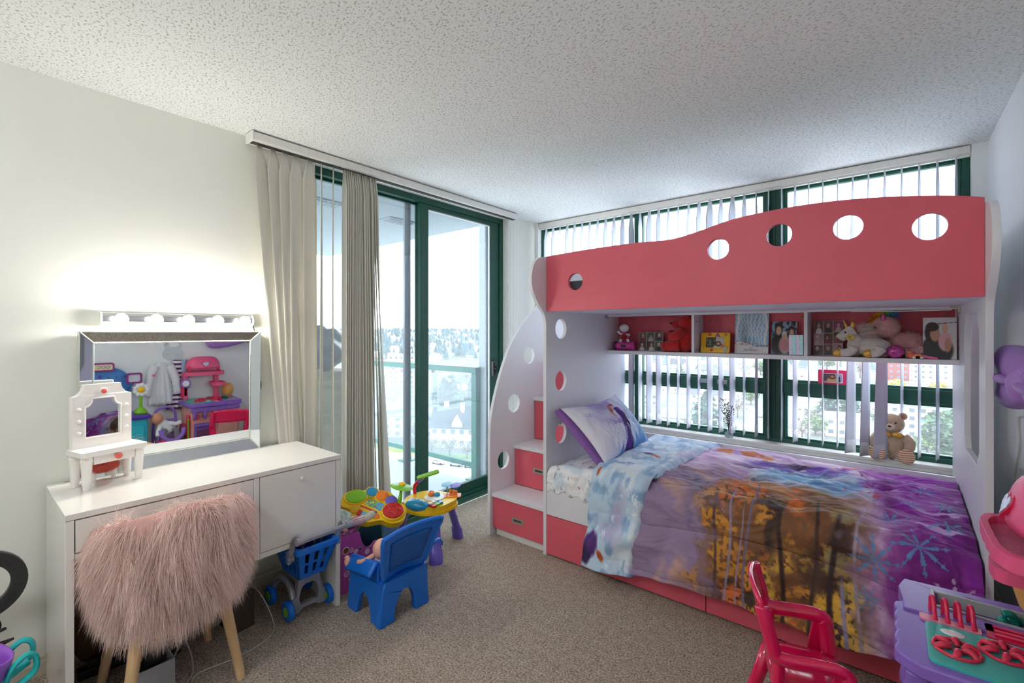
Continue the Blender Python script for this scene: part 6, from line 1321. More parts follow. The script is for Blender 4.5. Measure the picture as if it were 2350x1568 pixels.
# ---- purple bow wall lamp
bw = thing('wall_lamp', 'soft purple bow-shaped lamp on the right wall beside the bunk bed', 'wall lamp', (3.055, -1.47, 1.225))
m_bow = M('lilac_rubber', (172, 128, 206), .45)
for s_ in (-1, 1):
    def loop(u, v, s_=s_):
        a = 2 * PI * u; k = max(0., 1 - max(0, (v - .78) / .22) ** 2.6) ** .5 if v > .78 else 1.; ca, sa = math.cos(a), math.sin(a); e = 1 / (abs(ca) ** 3.2 + abs(sa) ** 3.2) ** (1 / 3.2)
        hh = (.055 + .062 * min(1, v * 1.6) ** .8) * (1 - .10 * math.exp(-((ca + 1) / .35) ** 2)); dd = .038 + .016 * min(1, v * 2)
        return (-.035 + dd * k * e * ca * (1 - .28 * math.exp(-(sa / .22) ** 2) * (ca < 0)), s_ * (.045 + .40 * v), hh * k * e * sa)
    mb = MB(); mb.grid(26, 14, loop, closed=True); mb.build('bow_loop', m_bow, bw, sm=180, sub=1)
    mb = MB(); mb.ell((-.085, s_ * .2, 0), (.018, .14, .016), 14, 10); mb.build('bow_fold', m_bow, bw, sm=180)
mb = MB(); mb.ell((-.045, 0, 0), (.055, .05, .065), 20, 14); mb.build('bow_knot', m_bow, bw, sm=180)
mb = MB(); mb.box(0, .03, -.06, .06, -.06, .06); mb.build('wall_plate', m_toyw2, bw, bevel=.006)
mb = MB(); mb.tube(spline([(3.06, -1.20, 1.13), (3.078, -.95, 1.06), (3.08, -.82, 1.03), (3.08, -.84, .93), (3.08, -.80, .86), (3.08, -.735, .77), (3.08, -.712, .66)], 8), .0035, 6); tag(mb.build('white_wire', M('cord_white', (216, 214, 206), .5)), 'thin white cord running from the bow lamp to the wall plug', 'cord')
pg = thing('wall_socket', 'white wall socket with plug below the bow lamp', 'socket', (3.084, -.72, .60))
mb = MB(); mb.box(-.006, 0, -.036, .036, -.06, .06); mb.build('cover_plate', m_toyw2, pg, bevel=.002)
mb = MB(); mb.box(-.04, -.0065, -.02, .02, 0, .06); mb.build('plug', m_trim, pg, bevel=.005)
# ---- toy clinic (blue back board, turquoise cabinet), seen in the mirror
dc = thing('toy_clinic', 'blue and turquoise toy clinic playset reflected in the mirror', 'playset', (2.95, -2.66, 0))
m_dblue = M('clinic_blue', (70, 132, 204), .4); m_dteal = M('clinic_turquoise', (38, 176, 196), .35); m_dpur = M('clinic_purple', (92, 58, 168), .3); m_dmag = M('clinic_magenta', (148, 40, 130), .3)
kb('cabinet', m_dteal, (2.80, 3.06, -2.90, -2.43, .0, .48), bevel=.012, parent=dc); kb('cabinet_door', M('clinic_teal_light', (46, 190, 206), .3), (2.79, 2.80, -2.62, -2.46, .08, .42), bevel=.006, parent=dc); kb('counter', m_dpur, (2.77, 3.06, -2.92, -2.41, .481, .52), bevel=.012, parent=dc)
mb = MB(); mb.prism([(-2.90, .52)] + [(-2.51, .52)] + [(-2.71 + .20 * math.cos(t), .80 + .16 * math.sin(t)) for t in np.linspace(0, PI, 20)] + [(-2.905, .80)], 3.03, 3.055, 'yz'); mb.build('back_board', m_dblue, dc, world=True, bevel=.006)
rg = random.Random(8)
for j in range(5):
    for i in range(6): mb = MB(); mb.cyl((3.031, -2.86 + i * .06 + (j % 2) * .03, .58 + j * .07), (3.027, -2.86 + i * .06 + (j % 2) * .03, .58 + j * .07), .006, n=8); mb.build('peg_hole', m_dark, dc, world=True)
mb = MB(); mb.prism(rrect(-2.80, -2.64, .92, 1.0, .02), 3.0, 3.03, 'yz'); sg = mb.build('sign', m_dmag, dc, world=True, bevel=.004)
mb = MB(); mb.prism(rrect(-2.785, -2.655, .935, .985, .01), 2.996, 3.0, 'yz'); mb.build('sign_face', M('sign_cream', (232, 214, 170), .4), dc, world=True)
tx = text('lettering', 'DOC', .04, m_dpur, dc, (2.9955 - 2.95, -2.72 + 2.66, .96), (PI / 2, 0, -PI / 2), .0008)
mb = MB(); mb.prism(rrect(-2.565, -2.445, .80, .90, .02), 2.94, 2.965, 'yz', [rrect(-2.55, -2.46, .815, .885, .014)]); mb.build('monitor_frame', m_dmag, dc, world=True, bevel=.004)
mb = MB(); mb.prism(rrect(-2.552, -2.458, .812, .888, .012), 2.95, 2.956, 'yz'); mb.build('monitor_screen', M('screen_pale', (206, 208, 222), .3), dc, world=True)
mb = MB(); mb.tube([(2.96, -2.51, .80), (3.03, -2.55, .74)], .010, 8); mb.build('monitor_arm', m_dblue, dc, world=True)
for (y, z) in ((-2.74, .87), (-2.80, .82)): mb = MB(); mb.prism(star(y, z, .022, .010, 4), 3.022, 3.03, 'yz'); mb.build('knob', m_dpur, dc, world=True)
fl_ = thing('toy_flower', 'white toy daisy with yellow centre on the toy clinic counter', 'toy flower', (2.88, -2.47, .521))
mb = MB(); mb.lathe([(.055, 0), (.05, .02), (.03, .05), (.015, .06)], 18); mb.build('leaf_base', m_lime, fl_, sm=180)
mb = MB(); mb.cyl((0, 0, .05), (0, 0, .20), .014); mb.build('stem', m_lime, fl_)
for k in range(9): a = k * 2 * PI / 9; mb = MB(); mb.ell((-.012, .045 * math.cos(a), .225 + .045 * math.sin(a)), (.008, .020, .020), 12, 8); mb.build('petal', m_toyw2, fl_, sm=180)
mb = MB(); mb.ell((-.02, 0, .225), (.016, .028, .028), 16, 10); mb.build('flower_centre', m_yel, fl_, sm=180)
# ---- coats on the wall
ct2 = thing('dress_up_coat', 'white dress-up doctor coat hanging on the right wall', 'coat', (3.07, -2.27, .98))
m_coat = cloth('white_cotton', (240, 242, 246), .15)
mb = MB(); mb.grid(30, 16, lambda u, v: (-.03 - .035 * math.sin(PI * u) * (.4 + .6 * v) - .010 * math.sin(u * 25) * v, (u - .5) * (.08 + .14 * v ** .8), -.42 * v)); mb.build('coat_body', m_coat, ct2, sm=180, solid=.006)
for s_ in (-1, 1): mb = MB(); mb.tube(spline([(-.045, s_ * .06, -.03), (-.06, s_ * .105, -.16), (-.055, s_ * .125, -.32)], 5), [.035, .036, .037, .037, .037, .036, .035, .034, .033, .032, .031], 12); mb.build('sleeve', m_coat, ct2, sm=180)
mb = MB(); mb.prism([(a * .5 - .08, b * .5 - .12) for a, b in hs], -.098, -.093, 'yz'); mb.build('heart_patch', m_kpink, ct2)
dr2 = thing('striped_dress', 'purple striped dress hanging behind the white coat', 'dress', (3.075, -2.13, 1.0))
mb = MB(); mb.grid(24, 16, lambda u, v: (-.02 - .02 * math.sin(PI * u) - .008 * math.sin(u * 30) * v, (u - .5) * (.08 + .12 * v), -.5 * v)); mb.build('dress_body', stripes('plum_stripes', (82, 30, 92), (236, 230, 236), 7), dr2, sm=180, solid=.006)
mb = MB(); mb.grid(20, 14, lambda u, v: (-.03 - .02 * math.sin(PI * u), .05 + (u - .5) * (.05 + .05 * v) , -.30 * v)); mb.build('sash', M('blue_satin', (150, 176, 206), .35, var=.2, vscale=40), dr2, sm=180, solid=.004)
cm = thing('cat_mirror', 'small cat-face shaped mirror hung by ribbons on the right wall', 'mirror', (3.083, -2.17, 1.06))
ctp = [(.085 * math.cos(t), .07 * math.sin(t)) for t in np.linspace(-PI * 1.22, PI * .22, 30)]; ctp = ctp + [(.075, .115), (.03, .07), (-.03, .07), (-.075, .115)]
mb = MB(); mb.prism(ctp, -.008, 0, 'yz'); mb.build('mirror_plate', M('painted_reflection', (206, 214, 220), .12), cm, sm=None)  # flat pale colour paints in the wall this mirror would reflect
for s_ in (-1, 1): mb = MB(); mb.tube([(-.003, s_ * .06, .09), (-.003, s_ * .035, .17)], .006, 6, flat=.4); mb.build('ribbon', m_coral, cm); mb = MB(); mb.tube([(-.009, s_ * .055, .0), (-.009, s_ * .035, -.008), (-.009, s_ * .018, .0)], .002, 6); mb.build('lash', M('gold_ink', (206, 186, 110), .4), cm)
# ---- purple stool chair with a baby doll
lc = thing('toy_high_chair', 'purple toy chair with baby doll between clinic and kitchen', 'toy chair', (2.86, -2.27, 0))
mb = MB(); mb.tube(spline([(.05, -.09, .0), (.06, -.09, .4), (.06, -.06, .53), (.06, .06, .53), (.06, .09, .4), (.05, .09, .0)], 6), .012, 10); mb.build('back_hoop', m_kpur, lc, sm=180)
mb = MB(); mb.prism(rrect(-.09, .06, -.09, .09, .03), .28, .30); mb.build('seat', m_kpur, lc, bevel=.005)
for s_ in (-1, 1): mb = MB(); mb.tube([(-.07, s_ * .08, .28), (-.09, s_ * .09, 0)], .012, 10); mb.build('leg', m_kpur, lc)
mb = MB(); mb.cyl((.06, -.09, .42), (.06, .09, .42), .010); mb.build('back_bar', m_kpur, lc)
bb = thing('baby_doll', 'baby doll in white top slumped on the purple toy chair', 'doll', (2.82, -2.30, .301))
mb = MB(); mb.ell((-.01, -.06, .165), (.052, .05, .055), 20, 14); mb.build('head', M('doll_skin_warm', (206, 146, 116), .45), bb, sm=180)
mb = MB(); mb.tube(spline([(.02, .05, .03), (.01, .0, .09), (0, -.03, .13)], 6), [.06, .06, .06, .058, .056, .054, .052, .05, .048, .045, .042, .038, .03], 16); mb.build('top', m_coat, bb, sm=180)
mb = MB(); mb.tube(spline([(0, .03, .11), (-.05, .08, .10), (-.07, .12, .12)], 5), .02, 10); mb.build('arm', m_coat, bb, sm=180)
mb = MB(); mb.tube(spline([(-.01, -.03, .10), (-.06, -.06, .05), (-.09, -.07, .01)], 5), .02, 10); mb.build('arm', m_coat, bb, sm=180)
for s_ in (-1, 1): mb = MB(); mb.tube(spline([(.0, .04 + s_ * .03, .03), (-.07, .03 + s_ * .05, .04), (-.10, .03 + s_ * .05, -.04)], 5), .025, 12); mb.build('leg', MATS['grey_leggings'], bb, sm=180)
rs = thing('ride_on_toy', 'pink and purple ride-on toy on the floor before the toy chair', 'ride-on toy', (2.66, -2.30, 0), R_(-90))
mb = MB(); mb.ell((0, 0, .20), (.11, .15, .09), 22, 14); mb.build('body', m_khot, rs, sm=180)
mb = MB(); mb.tube(spline([(-.09, -.10, .40), (-.07, -.11, .33), (0, -.11, .29), (.07, -.11, .33), (.09, -.10, .40)], 6), .018, 10); mb.build('handlebar', m_kpur, rs, sm=180)
for sx in (-1, 1):
    for sy in (-1, 1): mb = MB(); mb.M = Matrix.Translation((sx * .11, sy * .10, .07)) @ Matrix.Rotation(PI / 2, 4, 'Y'); mb.lathe([(.02, -.018), (.06, -.018), (.07, -.008), (.07, .008), (.06, .018), (.02, .018)], 22); mb.build('wheel', m_kpur, rs)
mb = MB(); mb.box(-.10, .10, -.09, .09, .07, .14); mb.build('chassis', m_kpur, rs, bevel=.02)
# ================================================================== balcony
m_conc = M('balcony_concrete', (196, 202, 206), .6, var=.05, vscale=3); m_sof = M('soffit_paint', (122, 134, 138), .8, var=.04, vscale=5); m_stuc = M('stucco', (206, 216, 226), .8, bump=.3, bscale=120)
mb = MB(); mb.box(-3.5, -.2, -4.4, -.36, -.2, -.012); struct(mb.build('floor_balcony', m_conc, sm=None))
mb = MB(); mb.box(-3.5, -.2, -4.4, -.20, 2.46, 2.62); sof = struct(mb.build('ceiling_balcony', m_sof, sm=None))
mb = MB(); mb.box(-.36, -.2, -.42, .2, -.2, 2.46); struct(mb.build('wall_exterior', m_stuc, sm=None))
for (x, y, rz, lb_) in ((-.93, -1.66, 0, 'dark grille vent in the balcony soffit seen past the blind'), (-1.0, -.87, 0, 'pale double vent in the balcony soffit above the glass door')):
    vt = thing('soffit_vent', lb_, 'vent', (x, y, 2.459))
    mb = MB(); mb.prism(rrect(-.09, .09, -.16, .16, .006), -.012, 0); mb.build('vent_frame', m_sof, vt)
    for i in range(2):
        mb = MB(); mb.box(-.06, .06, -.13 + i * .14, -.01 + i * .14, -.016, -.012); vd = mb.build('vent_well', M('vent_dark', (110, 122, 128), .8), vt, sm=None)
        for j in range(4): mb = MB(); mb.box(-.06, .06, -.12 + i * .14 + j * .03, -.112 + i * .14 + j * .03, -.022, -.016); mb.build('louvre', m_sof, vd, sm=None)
rl2 = thing('balcony_railing', 'green metal balcony railing with glass panels beyond the sliding door', 'railing', (-1.6, -.45, -.012))
m_rgr = M('railing_green', (58, 128, 116), .45, var=.06, vscale=8)
def rb_(name, *bs, mat=m_rgr, bevel=.003): return wbox(name, mat, rl2, *bs, bevel=bevel)
for x in (-.375, -1.41, -2.44, -3.42):
    rb_('post', (x - .032, x + .032, -.48, -.416, 0, 1.0)); rb_('base_plate', (x - .07, x + .07, -.52, -.376, -.012, .002))
rb_('top_rail', (-3.46, -.34, -.49, -.406, 1.0, 1.055)); rb_('bottom_rail', (-3.46, -.34, -.472, -.424, .10, .145))
for y in (-1.5, -2.6, -3.7): rb_('post', (-3.452, -3.388, y - .032, y + .032, 0, 1.0))
rb_('top_rail', (-3.46, -3.38, -4.4, -.49, 1.0, 1.055)); rb_('bottom_rail', (-3.445, -3.395, -4.4, -.48, .10, .145))
m_rgl = glass('railing_glass', (232, 238, 240), .10, .05)
for x0, x1 in ((-1.378, -.407), (-2.408, -1.442), (-3.388, -2.472)): rb_('glass_panel', (x0, x1, -.451, -.445, .145, 1.0), mat=m_rgl, bevel=0)
gl_ = thing('pompom_garland', 'string of pink and white pompoms tied along the balcony rail', 'garland', (-1.0, -.40, 1.0))
gp = [(-1.72, .975), (-1.57, .96), (-1.46, .975), (-1.32, .955), (-1.05, .985), (-.80, .905), (-.55, .96), (-.46, .95)]
mb = MB(); mb.tube(spline([(x, -.395, z + .01) for x, z in gp], 6), .0016, 5); mb.build('string', M('string_white', (226, 226, 226), .8), gl_, world=True)
for i, (x, z) in enumerate(gp):
    mb = MB(); mb.ell((x, -.395, z - .006), .020, 14, 10); mb.build('pompom', M('pompom_%d' % (i % 3), ((222, 150, 170), (236, 230, 232), (206, 90, 110))[(0, 2, 1, 1, 1, 2, 1, 1)[i]], .95, bump=.6, bscale=300), gl_, world=True, sm=180)
bx2 = thing('storage_cabinet', 'plywood storage box standing on the balcony behind the blind', 'cabinet', (-.62, -1.80, -.012))
m_ply = M('plywood', (150, 138, 106), .7, var=.22, vscale=5, detail=6)
t = m_ply.node_tree; [t.links.remove(l) for l in list(t.links) if l.to_node.type == 'TEX_NOISE']; mpn = t.nodes.new('ShaderNodeMapping'); mpn.inputs['Scale'].default_value = (1, 1, 7); tcn = [n for n in t.nodes if n.type == 'TEX_COORD'][0]; t.links.new(tcn.outputs['Object'], mpn.inputs[0]); [t.links.new(mpn.outputs[0], n.inputs['Vector']) for n in t.nodes if n.type == 'TEX_NOISE']
wbox('box_body', m_ply, bx2, (-.78, -.46, -2.06, -1.655, -.012, 1.075), bevel=.002); wbox('box_lid', m_ply, bx2, (-.79, -.45, -2.07, -1.645, 1.076, 1.10), bevel=.002)
mb = MB(); mb.ell((-.62, -1.86, 1.265), (.17, .20, .165), 36, 24, fn=lambda p: (p[0] + .02 * math.sin(p[2] * 40 + p[1] * 20), p[1] + .012 * math.sin(p[2] * 55 + p[0] * 30), max(1.101, p[2] + .012 * math.sin(p[0] * 45 + p[1] * 38))))
tag(mb.build('rubbish_bag', M('black_polythene', (40, 44, 48), .3, bump=.6, bscale=22, coat=.4), sm=180), 'crumpled black plastic bag on top of the plywood box', 'bag')

# ================================================================== the town below
GZ = -42.
def hz(x, y):
    r = np.hypot(x, y); t = np.clip((r - 560) / 1700, 0, 1); return GZ + 46 * t * t * (3 - 2 * t) + 10 * (fbm(x / 260., y / 260.) - .5) * np.clip((r - 500) / 500, 0, 1)
mb = MB()
def ter(u, v):
    a = R_(60) + u * R_(125); r = 60 + 2900 * v ** 2.2; x, y = r * np.cos(a), r * np.sin(a); return np.stack([x, y, hz(x, y)], 1)
mb.vgrid(90, 90, ter)
m_grd = M('town_ground', (108, 112, 106), .95, var=.35, vscale=.05, detail=8); struct(mb.build('ground', m_grd, sm=180))
m_road = M('asphalt', (138, 142, 146), .9, var=.06, vscale=.3); m_pave = M('pavement', (176, 178, 176), .9)
def road(name, pts, w_, mat, z=GZ + .06):
    mb = MB(); vs = []
    for i, p in enumerate(pts):
        a, b = Vector(pts[max(0, i - 1)]), Vector(pts[min(len(pts) - 1, i + 1)]); d = (b - a).normalized(); n = Vector((-d.y, d.x)) * w_ / 2
        vs += [(p[0] + n.x, p[1] + n.y, z), (p[0] - n.x, p[1] - n.y, z)]
    mb.add(vs, [(2 * i, 2 * i + 1, 2 * i + 3, 2 * i + 2) for i in range(len(pts) - 1)]); return struct(mb.build(name, mat, sm=None))
road('road_1', [(-34, 120), (-37.3, 163.5), (-49.5, 262), (-67, 443), (-90, 700)], 11, m_road); road('road_2', [(-22, 140), (-24.9, 173.6), (-35.7, 281), (-50, 457), (-60, 622)], 9, m_road, GZ + .10)
road('road_3', [(-170, 75), (-112, 97), (-60, 112), (0, 130)], 14, m_road, GZ + .14); road('pavement_1', [(-170, 83), (-112, 105.5), (-60, 121), (0, 139)], 3, m_pave, GZ + .18)
road('grass_verge', [(-170, 87.5), (-112, 109.5), (-60, 125), (0, 143)], 5, M('verge_grass', (112, 140, 72), .95, var=.2, vscale=.3), GZ + .20)
W_ = {'white': M('render_white', (214, 214, 208), .85), 'cream': M('render_cream', (204, 194, 170), .85), 'grey': M('render_grey', (160, 166, 170), .85), 'brick': M('brick_red', (140, 70, 66), .9, var=.12, vscale=1.), 'pale': M('render_pale_blue', (186, 196, 206), .85), 'yellow': M('render_straw', (206, 190, 140), .85)}
RF = {'grey': M('roof_grey', (96, 102, 110), .9, var=.12, vscale=.6), 'dark': M('roof_dark', (74, 76, 82), .9, var=.12, vscale=.6), 'blue': M('roof_blue_grey', (116, 128, 138), .9, var=.1, vscale=.6), 'flat': M('roof_gravel', (150, 154, 156), .95)}
m_wg = M('window_dark', (104, 116, 124), .3); m_fr = M('window_white', (226, 228, 228), .6)
def house(name, label, x, y, w_, d, h, rz, wall='white', roof='grey', rh=4., group='houses in the town below the windows', flat=False, rows=2, cols=3, dormer=False, chim=0, balc=False, cat='house'):
    o = thing(name, label, cat, (x, y, float(hz(np.array(x * 1.), np.array(y * 1.)))), R_(rz), group)
    mb = MB(); mb.box(-w_ / 2, w_ / 2, -d / 2, d / 2, 0, h)
    if not flat:
        for sx in (-1, 1): mb.add([(sx * w_ / 2, -d / 2, h), (sx * w_ / 2, d / 2, h), (sx * w_ / 2, 0, h + rh)], [(0, 1, 2)])
    mb.build('wall', W_[wall], o, sm=None)
    mb = MB()
    if flat: mb.box(-w_ / 2 - .4, w_ / 2 + .4, -d / 2 - .4, d / 2 + .4, h, h + .7)
    else:
        e = .7; k = rh / (d / 2)
        for sy in (-1, 1): mb.add([(-w_ / 2 - e, sy * (d / 2 + e), h - e * k), (w_ / 2 + e, sy * (d / 2 + e), h - e * k), (w_ / 2 + e, 0, h + rh), (-w_ / 2 - e, 0, h + rh)] + [(-w_ / 2 - e, sy * (d / 2 + e), h - e * k + .3), (w_ / 2 + e, sy * (d / 2 + e), h - e * k + .3), (w_ / 2 + e, 0, h + rh + .3), (-w_ / 2 - e, 0, h + rh + .3)], [(0, 1, 2, 3), (4, 5, 6, 7), (0, 1, 5, 4), (1, 2, 6, 5), (3, 0, 4, 7)])
    rf = mb.build('roof', RF['flat' if flat and roof == 'grey' else roof], o, sm=None)
    wm = None
    for (axis, ln, off) in (('x', w_, -d / 2), ('y', d, w_ / 2), ('y', d, -w_ / 2)):
        cs = cols if axis == 'x' else max(1, int(cols * d / w_))
        for r in range(rows):
            for c in range(cs):
                p = (c + .5) / cs * ln - ln / 2; z = h * (r + .52) / rows; ww, wh = min(1.7, ln / cs * .55), min(1.6, h / rows * .52)
                mb = MB(); mb.box(-ww / 2, ww / 2, -.06, .06, -wh / 2, wh / 2)
                key = ('w', round(ww, 2), round(wh, 2))
                if key not in WM: f_ = mb.build('window', m_wg, o, sm=None); WM[key] = f_.data
                else: f_ = bpy.data.objects.new('window', WM[key]); COL.objects.link(f_); f_.parent = o
                f_.location = (p, off, z) if axis == 'x' else (off, p, z); f_.rotation_euler = (0, 0, 0 if axis == 'x' else PI / 2)
        if balc:
            for r in range(rows):
                mb = MB(); mb.box(-ln / 2, ln / 2, -1.2, 0, 0, .18); mb.box(-ln / 2, ln / 2, -1.2, -1.1, .18, 1.0); b_ = mb.build('balcony', m_fr, o, sm=None); b_.location = (0, off, h * r / rows + .1) if axis == 'x' else (off, 0, h * r / rows + .1); b_.rotation_euler = (0, 0, 0 if axis == 'x' else (PI / 2 if off > 0 else -PI / 2))
    if dormer:
        mb = MB(); mb.add([(-2, -d / 2 - .3, h), (2, -d / 2 - .3, h), (2, -d / 2 - .3, h + 1.6), (0, -d / 2 - .3, h + rh * .85), (-2, -d / 2 - .3, h + 1.6), (-2, 0, h + 1.6), (2, 0, h + 1.6), (0, 0, h + rh * .85)], [(0, 1, 2, 3, 4)]); mb.build('dormer', m_fr, o, sm=None)
        mb = MB(); mb.add([(-2.5, -d / 2 - .8, h + 1.2), (0, -d / 2 - .8, h + rh * .85 + .3), (0, .5, h + rh * .85 + .3), (-2.5, .5, h + 1.2), (2.5, -d / 2 - .8, h + 1.2), (2.5, .5, h + 1.2)], [(0, 1, 2, 3), (1, 4, 5, 2)]); mb.build('dormer_roof', RF[roof], o, sm=None, solid=.3)
    for c in range(chim): mb = MB(); mb.box(-.8, .8, -.6, .6, h + rh * .2, h + rh + 2.2); q = mb.build('chimney', m_fr, o, sm=None); q.location = (-w_ / 2 + w_ * (c + .6) / max(1, chim), (-1) ** c * 1.2, 0)
    return o
WM = {}
house('manor_house', 'big white gabled house with tall chimneys below the balcony', -125.4, 122, 21, 12, 8, 30, 'white', 'dark', 6, rows=2, cols=6, dormer=True, chim=3)
house('apartment_block', 'white low apartment block with grey roof left of the manor house', -155.3, 122, 22, 14, 9, 38, 'pale', 'blue', 3, rows=3, cols=5, cat='building')
house('apartment_tower', 'pale slab apartment tower seen over the balcony rail', -262, 202, 22, 14, 27, 38, 'white', flat=True, rows=8, cols=6, balc=True, cat='building')
HS = [(-111.2, 262, 15, 10, 6.5, 20, 'white', 'blue'), (-125, 328, 16, 11, 7, -30, 'white', 'grey'), (-81.7, 276, 15, 10, 8, 12, 'white', 'grey'), (-70.3, 210, 22, 14, 5, 15, 'white', 'blue'), (-135.7, 465, 17, 12, 7, 35, 'grey', 'grey'), (-96.5, 460, 15, 12, 8, -65, 'yellow', 'grey'),
      (-136.4, 562, 18, 12, 9, 20, 'cream', 'blue'), (-73, 185, 20, 13, 4.5, 10, 'pale', 'blue'), (-96, 600, 16, 12, 9, -40, 'white', 'dark'), (-185.9, 522, 17, 12, 8, 10, 'grey', 'dark'), (-163.6, 369, 16, 11, 7, -20, 'white', 'grey'), (-105, 395, 15, 11, 8, 65, 'grey', 'grey'), (-82, 520, 15, 11, 8, -70, 'white', 'blue'), (-190, 260, 18, 12, 7, 30, 'white', 'grey'), (-215, 150, 20, 12, 8, 40, 'pale', 'blue'), (-235, 240, 18, 12, 7, 20, 'cream', 'grey'), (-205, 330, 18, 12, 7, 30, 'grey', 'blue')]
HL = ['white house with blue-grey roof near the first window mullion', 'white house turned corner-on among the roofs', 'white house with attic dormer seen between window slats', 'long low white house with pale roof below the window', 'grey house with wide grey roof in the middle distance', 'straw gabled house beside the straight street', 'cream house far up the slope under the shelf', 'pale low house just below the window sill at left', 'white dark-roofed house beyond the street end', 'grey dark-roofed house far left in the window', 'white house behind the blue-roofed one at left', 'grey house standing end-on to the street', 'white blue-roofed house up the street', 'white house left of the manor beyond its trees', 'pale house beyond the low apartment block', 'cream house between the tower and manor', 'grey house below the wooded hill']
for h_, l_ in zip(HS, HL): house('town_house', l_, *h_, dormer=h_[2] < 15.5 and h_[0] > -100, rh=4.5 if h_[4] > 5 else 2.5)
house('flat_roof_house', 'white flat-roofed house below the pink framed picture', -12, 236, 15, 12, 8, 8, 'cream', flat=True, rows=2, cols=4, cat='building')
house('flat_roof_block', 'white flat-roofed block behind the tan bear', 9.5, 300, 24, 14, 10, 4, 'white', 'blue', flat=True, rows=3, cols=6, balc=True, cat='building')
house('brick_apartments', 'red brick and white apartment building on the slope', 4.5, 492, 18, 16, 27, 3, 'brick', flat=True, rows=6, cols=4, cat='building')
house('white_apartments', 'white balcony apartment building right of the brick one', 33.5, 506, 36, 16, 26, 3, 'white', flat=True, rows=6, cols=8, balc=True, cat='building')
house('parking_block', 'low white building in front of the brick apartments', 20, 440, 44, 14, 6, 3, 'white', flat=True, rows=1, cols=8, cat='building')
house('corner_block', 'pale three-storey block right of the tan bear', 14, 252, 14, 12, 13, 4, 'white', flat=True, rows=4, cols=4, cat='building')
# ---- cars
def car(x, y, rz, col, label):
    o = thing('car', label, 'car', (x, y, GZ + .2), R_(rz), 'parked cars in the streets below'); m = M('car_%s' % col, {'white': (224, 226, 228), 'dark': (60, 64, 70), 'silver': (160, 164, 168), 'red': (150, 50, 46)}[col], .3)
    mb = MB(); mb.prism([(-2.2, .35), (2.2, .35), (2.25, .75), (1.5, .95), (.8, 1.45), (-1.2, 1.45), (-2.0, .95), (-2.25, .8)], -.85, .85, 'xz'); mb.build('body', m, o, bevel=.08)
    mb = MB(); mb.prism([(1.3, .98), (.75, 1.38), (-1.15, 1.38), (-1.8, .98)], -.87, .87, 'xz'); mb.build('windows', m_wg, o)
    for sx in (-1.35, 1.35):
        for sy in (-1, 1): mb = MB(); mb.cyl((sx, sy * .7, .34), (sx, sy * .9, .34), .34, n=12); mb.build('wheel', m_blk, o)
for c in ((-112, 98.2, 20, 'white', 'white car parked below the balcony, first of its row'), (-105.9, 100.4, 20, 'silver', 'silver car parked second in the row below the balcony'), (-101, 102, 20, 'white', 'white car parked third in the row below the balcony'), (-96, 103.6, 20, 'white', 'white car nearest the balcony corner post'), (-47, 216, 97, 'white', 'white car on the street just above the sill'), (-48.7, 258, 97, 'silver', 'silver car further up the straight street'), (-64, 519, 97, 'red', 'red car far up the side street'), (-46.5, 371, 97, 'dark', 'dark car parked on the side street'), (-37.5, 298, 97, 'silver', 'silver car parked on the side street by the mullion'), (-33, 262, 97, 'dark', 'dark car lowest on the side street')): car(*c)
# ---- trees
def leafy(name, mat, n, shape, seed, size):
    rg = np.random.RandomState(seed); V, F = [], []
    for i in range(n):
        p = shape(rg); a = rg.normal(0, 1, 3); a /= np.linalg.norm(a); b = np.cross(a, rg.normal(0, 1, 3)); b /= np.linalg.norm(b); c = np.cross(a, b); s_ = size * (.6 + .8 * rg.rand()); k = len(V)
        V += [tuple(p + s_ * (b * q[0] + c * q[1])) for q in ((-1, -.6), (1, -.6), (1, .6), (-1, .6))]; F.append((k, k + 1, k + 2, k + 3))
    return V, F
def rsph(rg): v = rg.normal(0, 1, 3); return v / np.linalg.norm(v) * rg.rand() ** .4
def tree_src(kind):
    if kind == 'conifer': sh = lambda rg: (lambda h: np.array([rg.normal() * .5 * (1 - h) * .42, rg.normal() * .5 * (1 - h) * .42, .08 + .92 * h]))(rg.rand() ** 1.3); return leafy('x', None, 420, sh, 1, .045)
    if kind == 'round': sh = lambda rg: rsph(rg) * np.array([.42, .42, .38]) + np.array([0, 0, .6]); return leafy('x', None, 420, sh, 2, .055)
    if kind == 'bare': sh = lambda rg: rsph(rg) * np.array([.40, .40, .36]) + np.array([0, 0, .62]); return leafy('x', None, 260, sh, 3, .030)
    sh = lambda rg: (lambda v: np.array([v[0] * .30, v[1] * .30, .52 + v[2] * .47]))(rsph(rg)); return leafy('x', None, 520, sh, 4, .05)
m_tk = M('bark', (96, 84, 74), .95)
TREEM = {'conifer': M('conifer_green', (62, 92, 80), .95, var=.3, vscale=3), 'round': M('leaf_green', (104, 128, 84), .95, var=.3, vscale=3), 'bare': M('bare_twigs', (136, 124, 112), .95, var=.2, vscale=3), 'column': M('cedar_green', (92, 120, 92), .95, var=.3, vscale=3), 'yellow': M('spring_yellow', (196, 184, 96), .95, var=.2, vscale=3)}
TSRC = {}
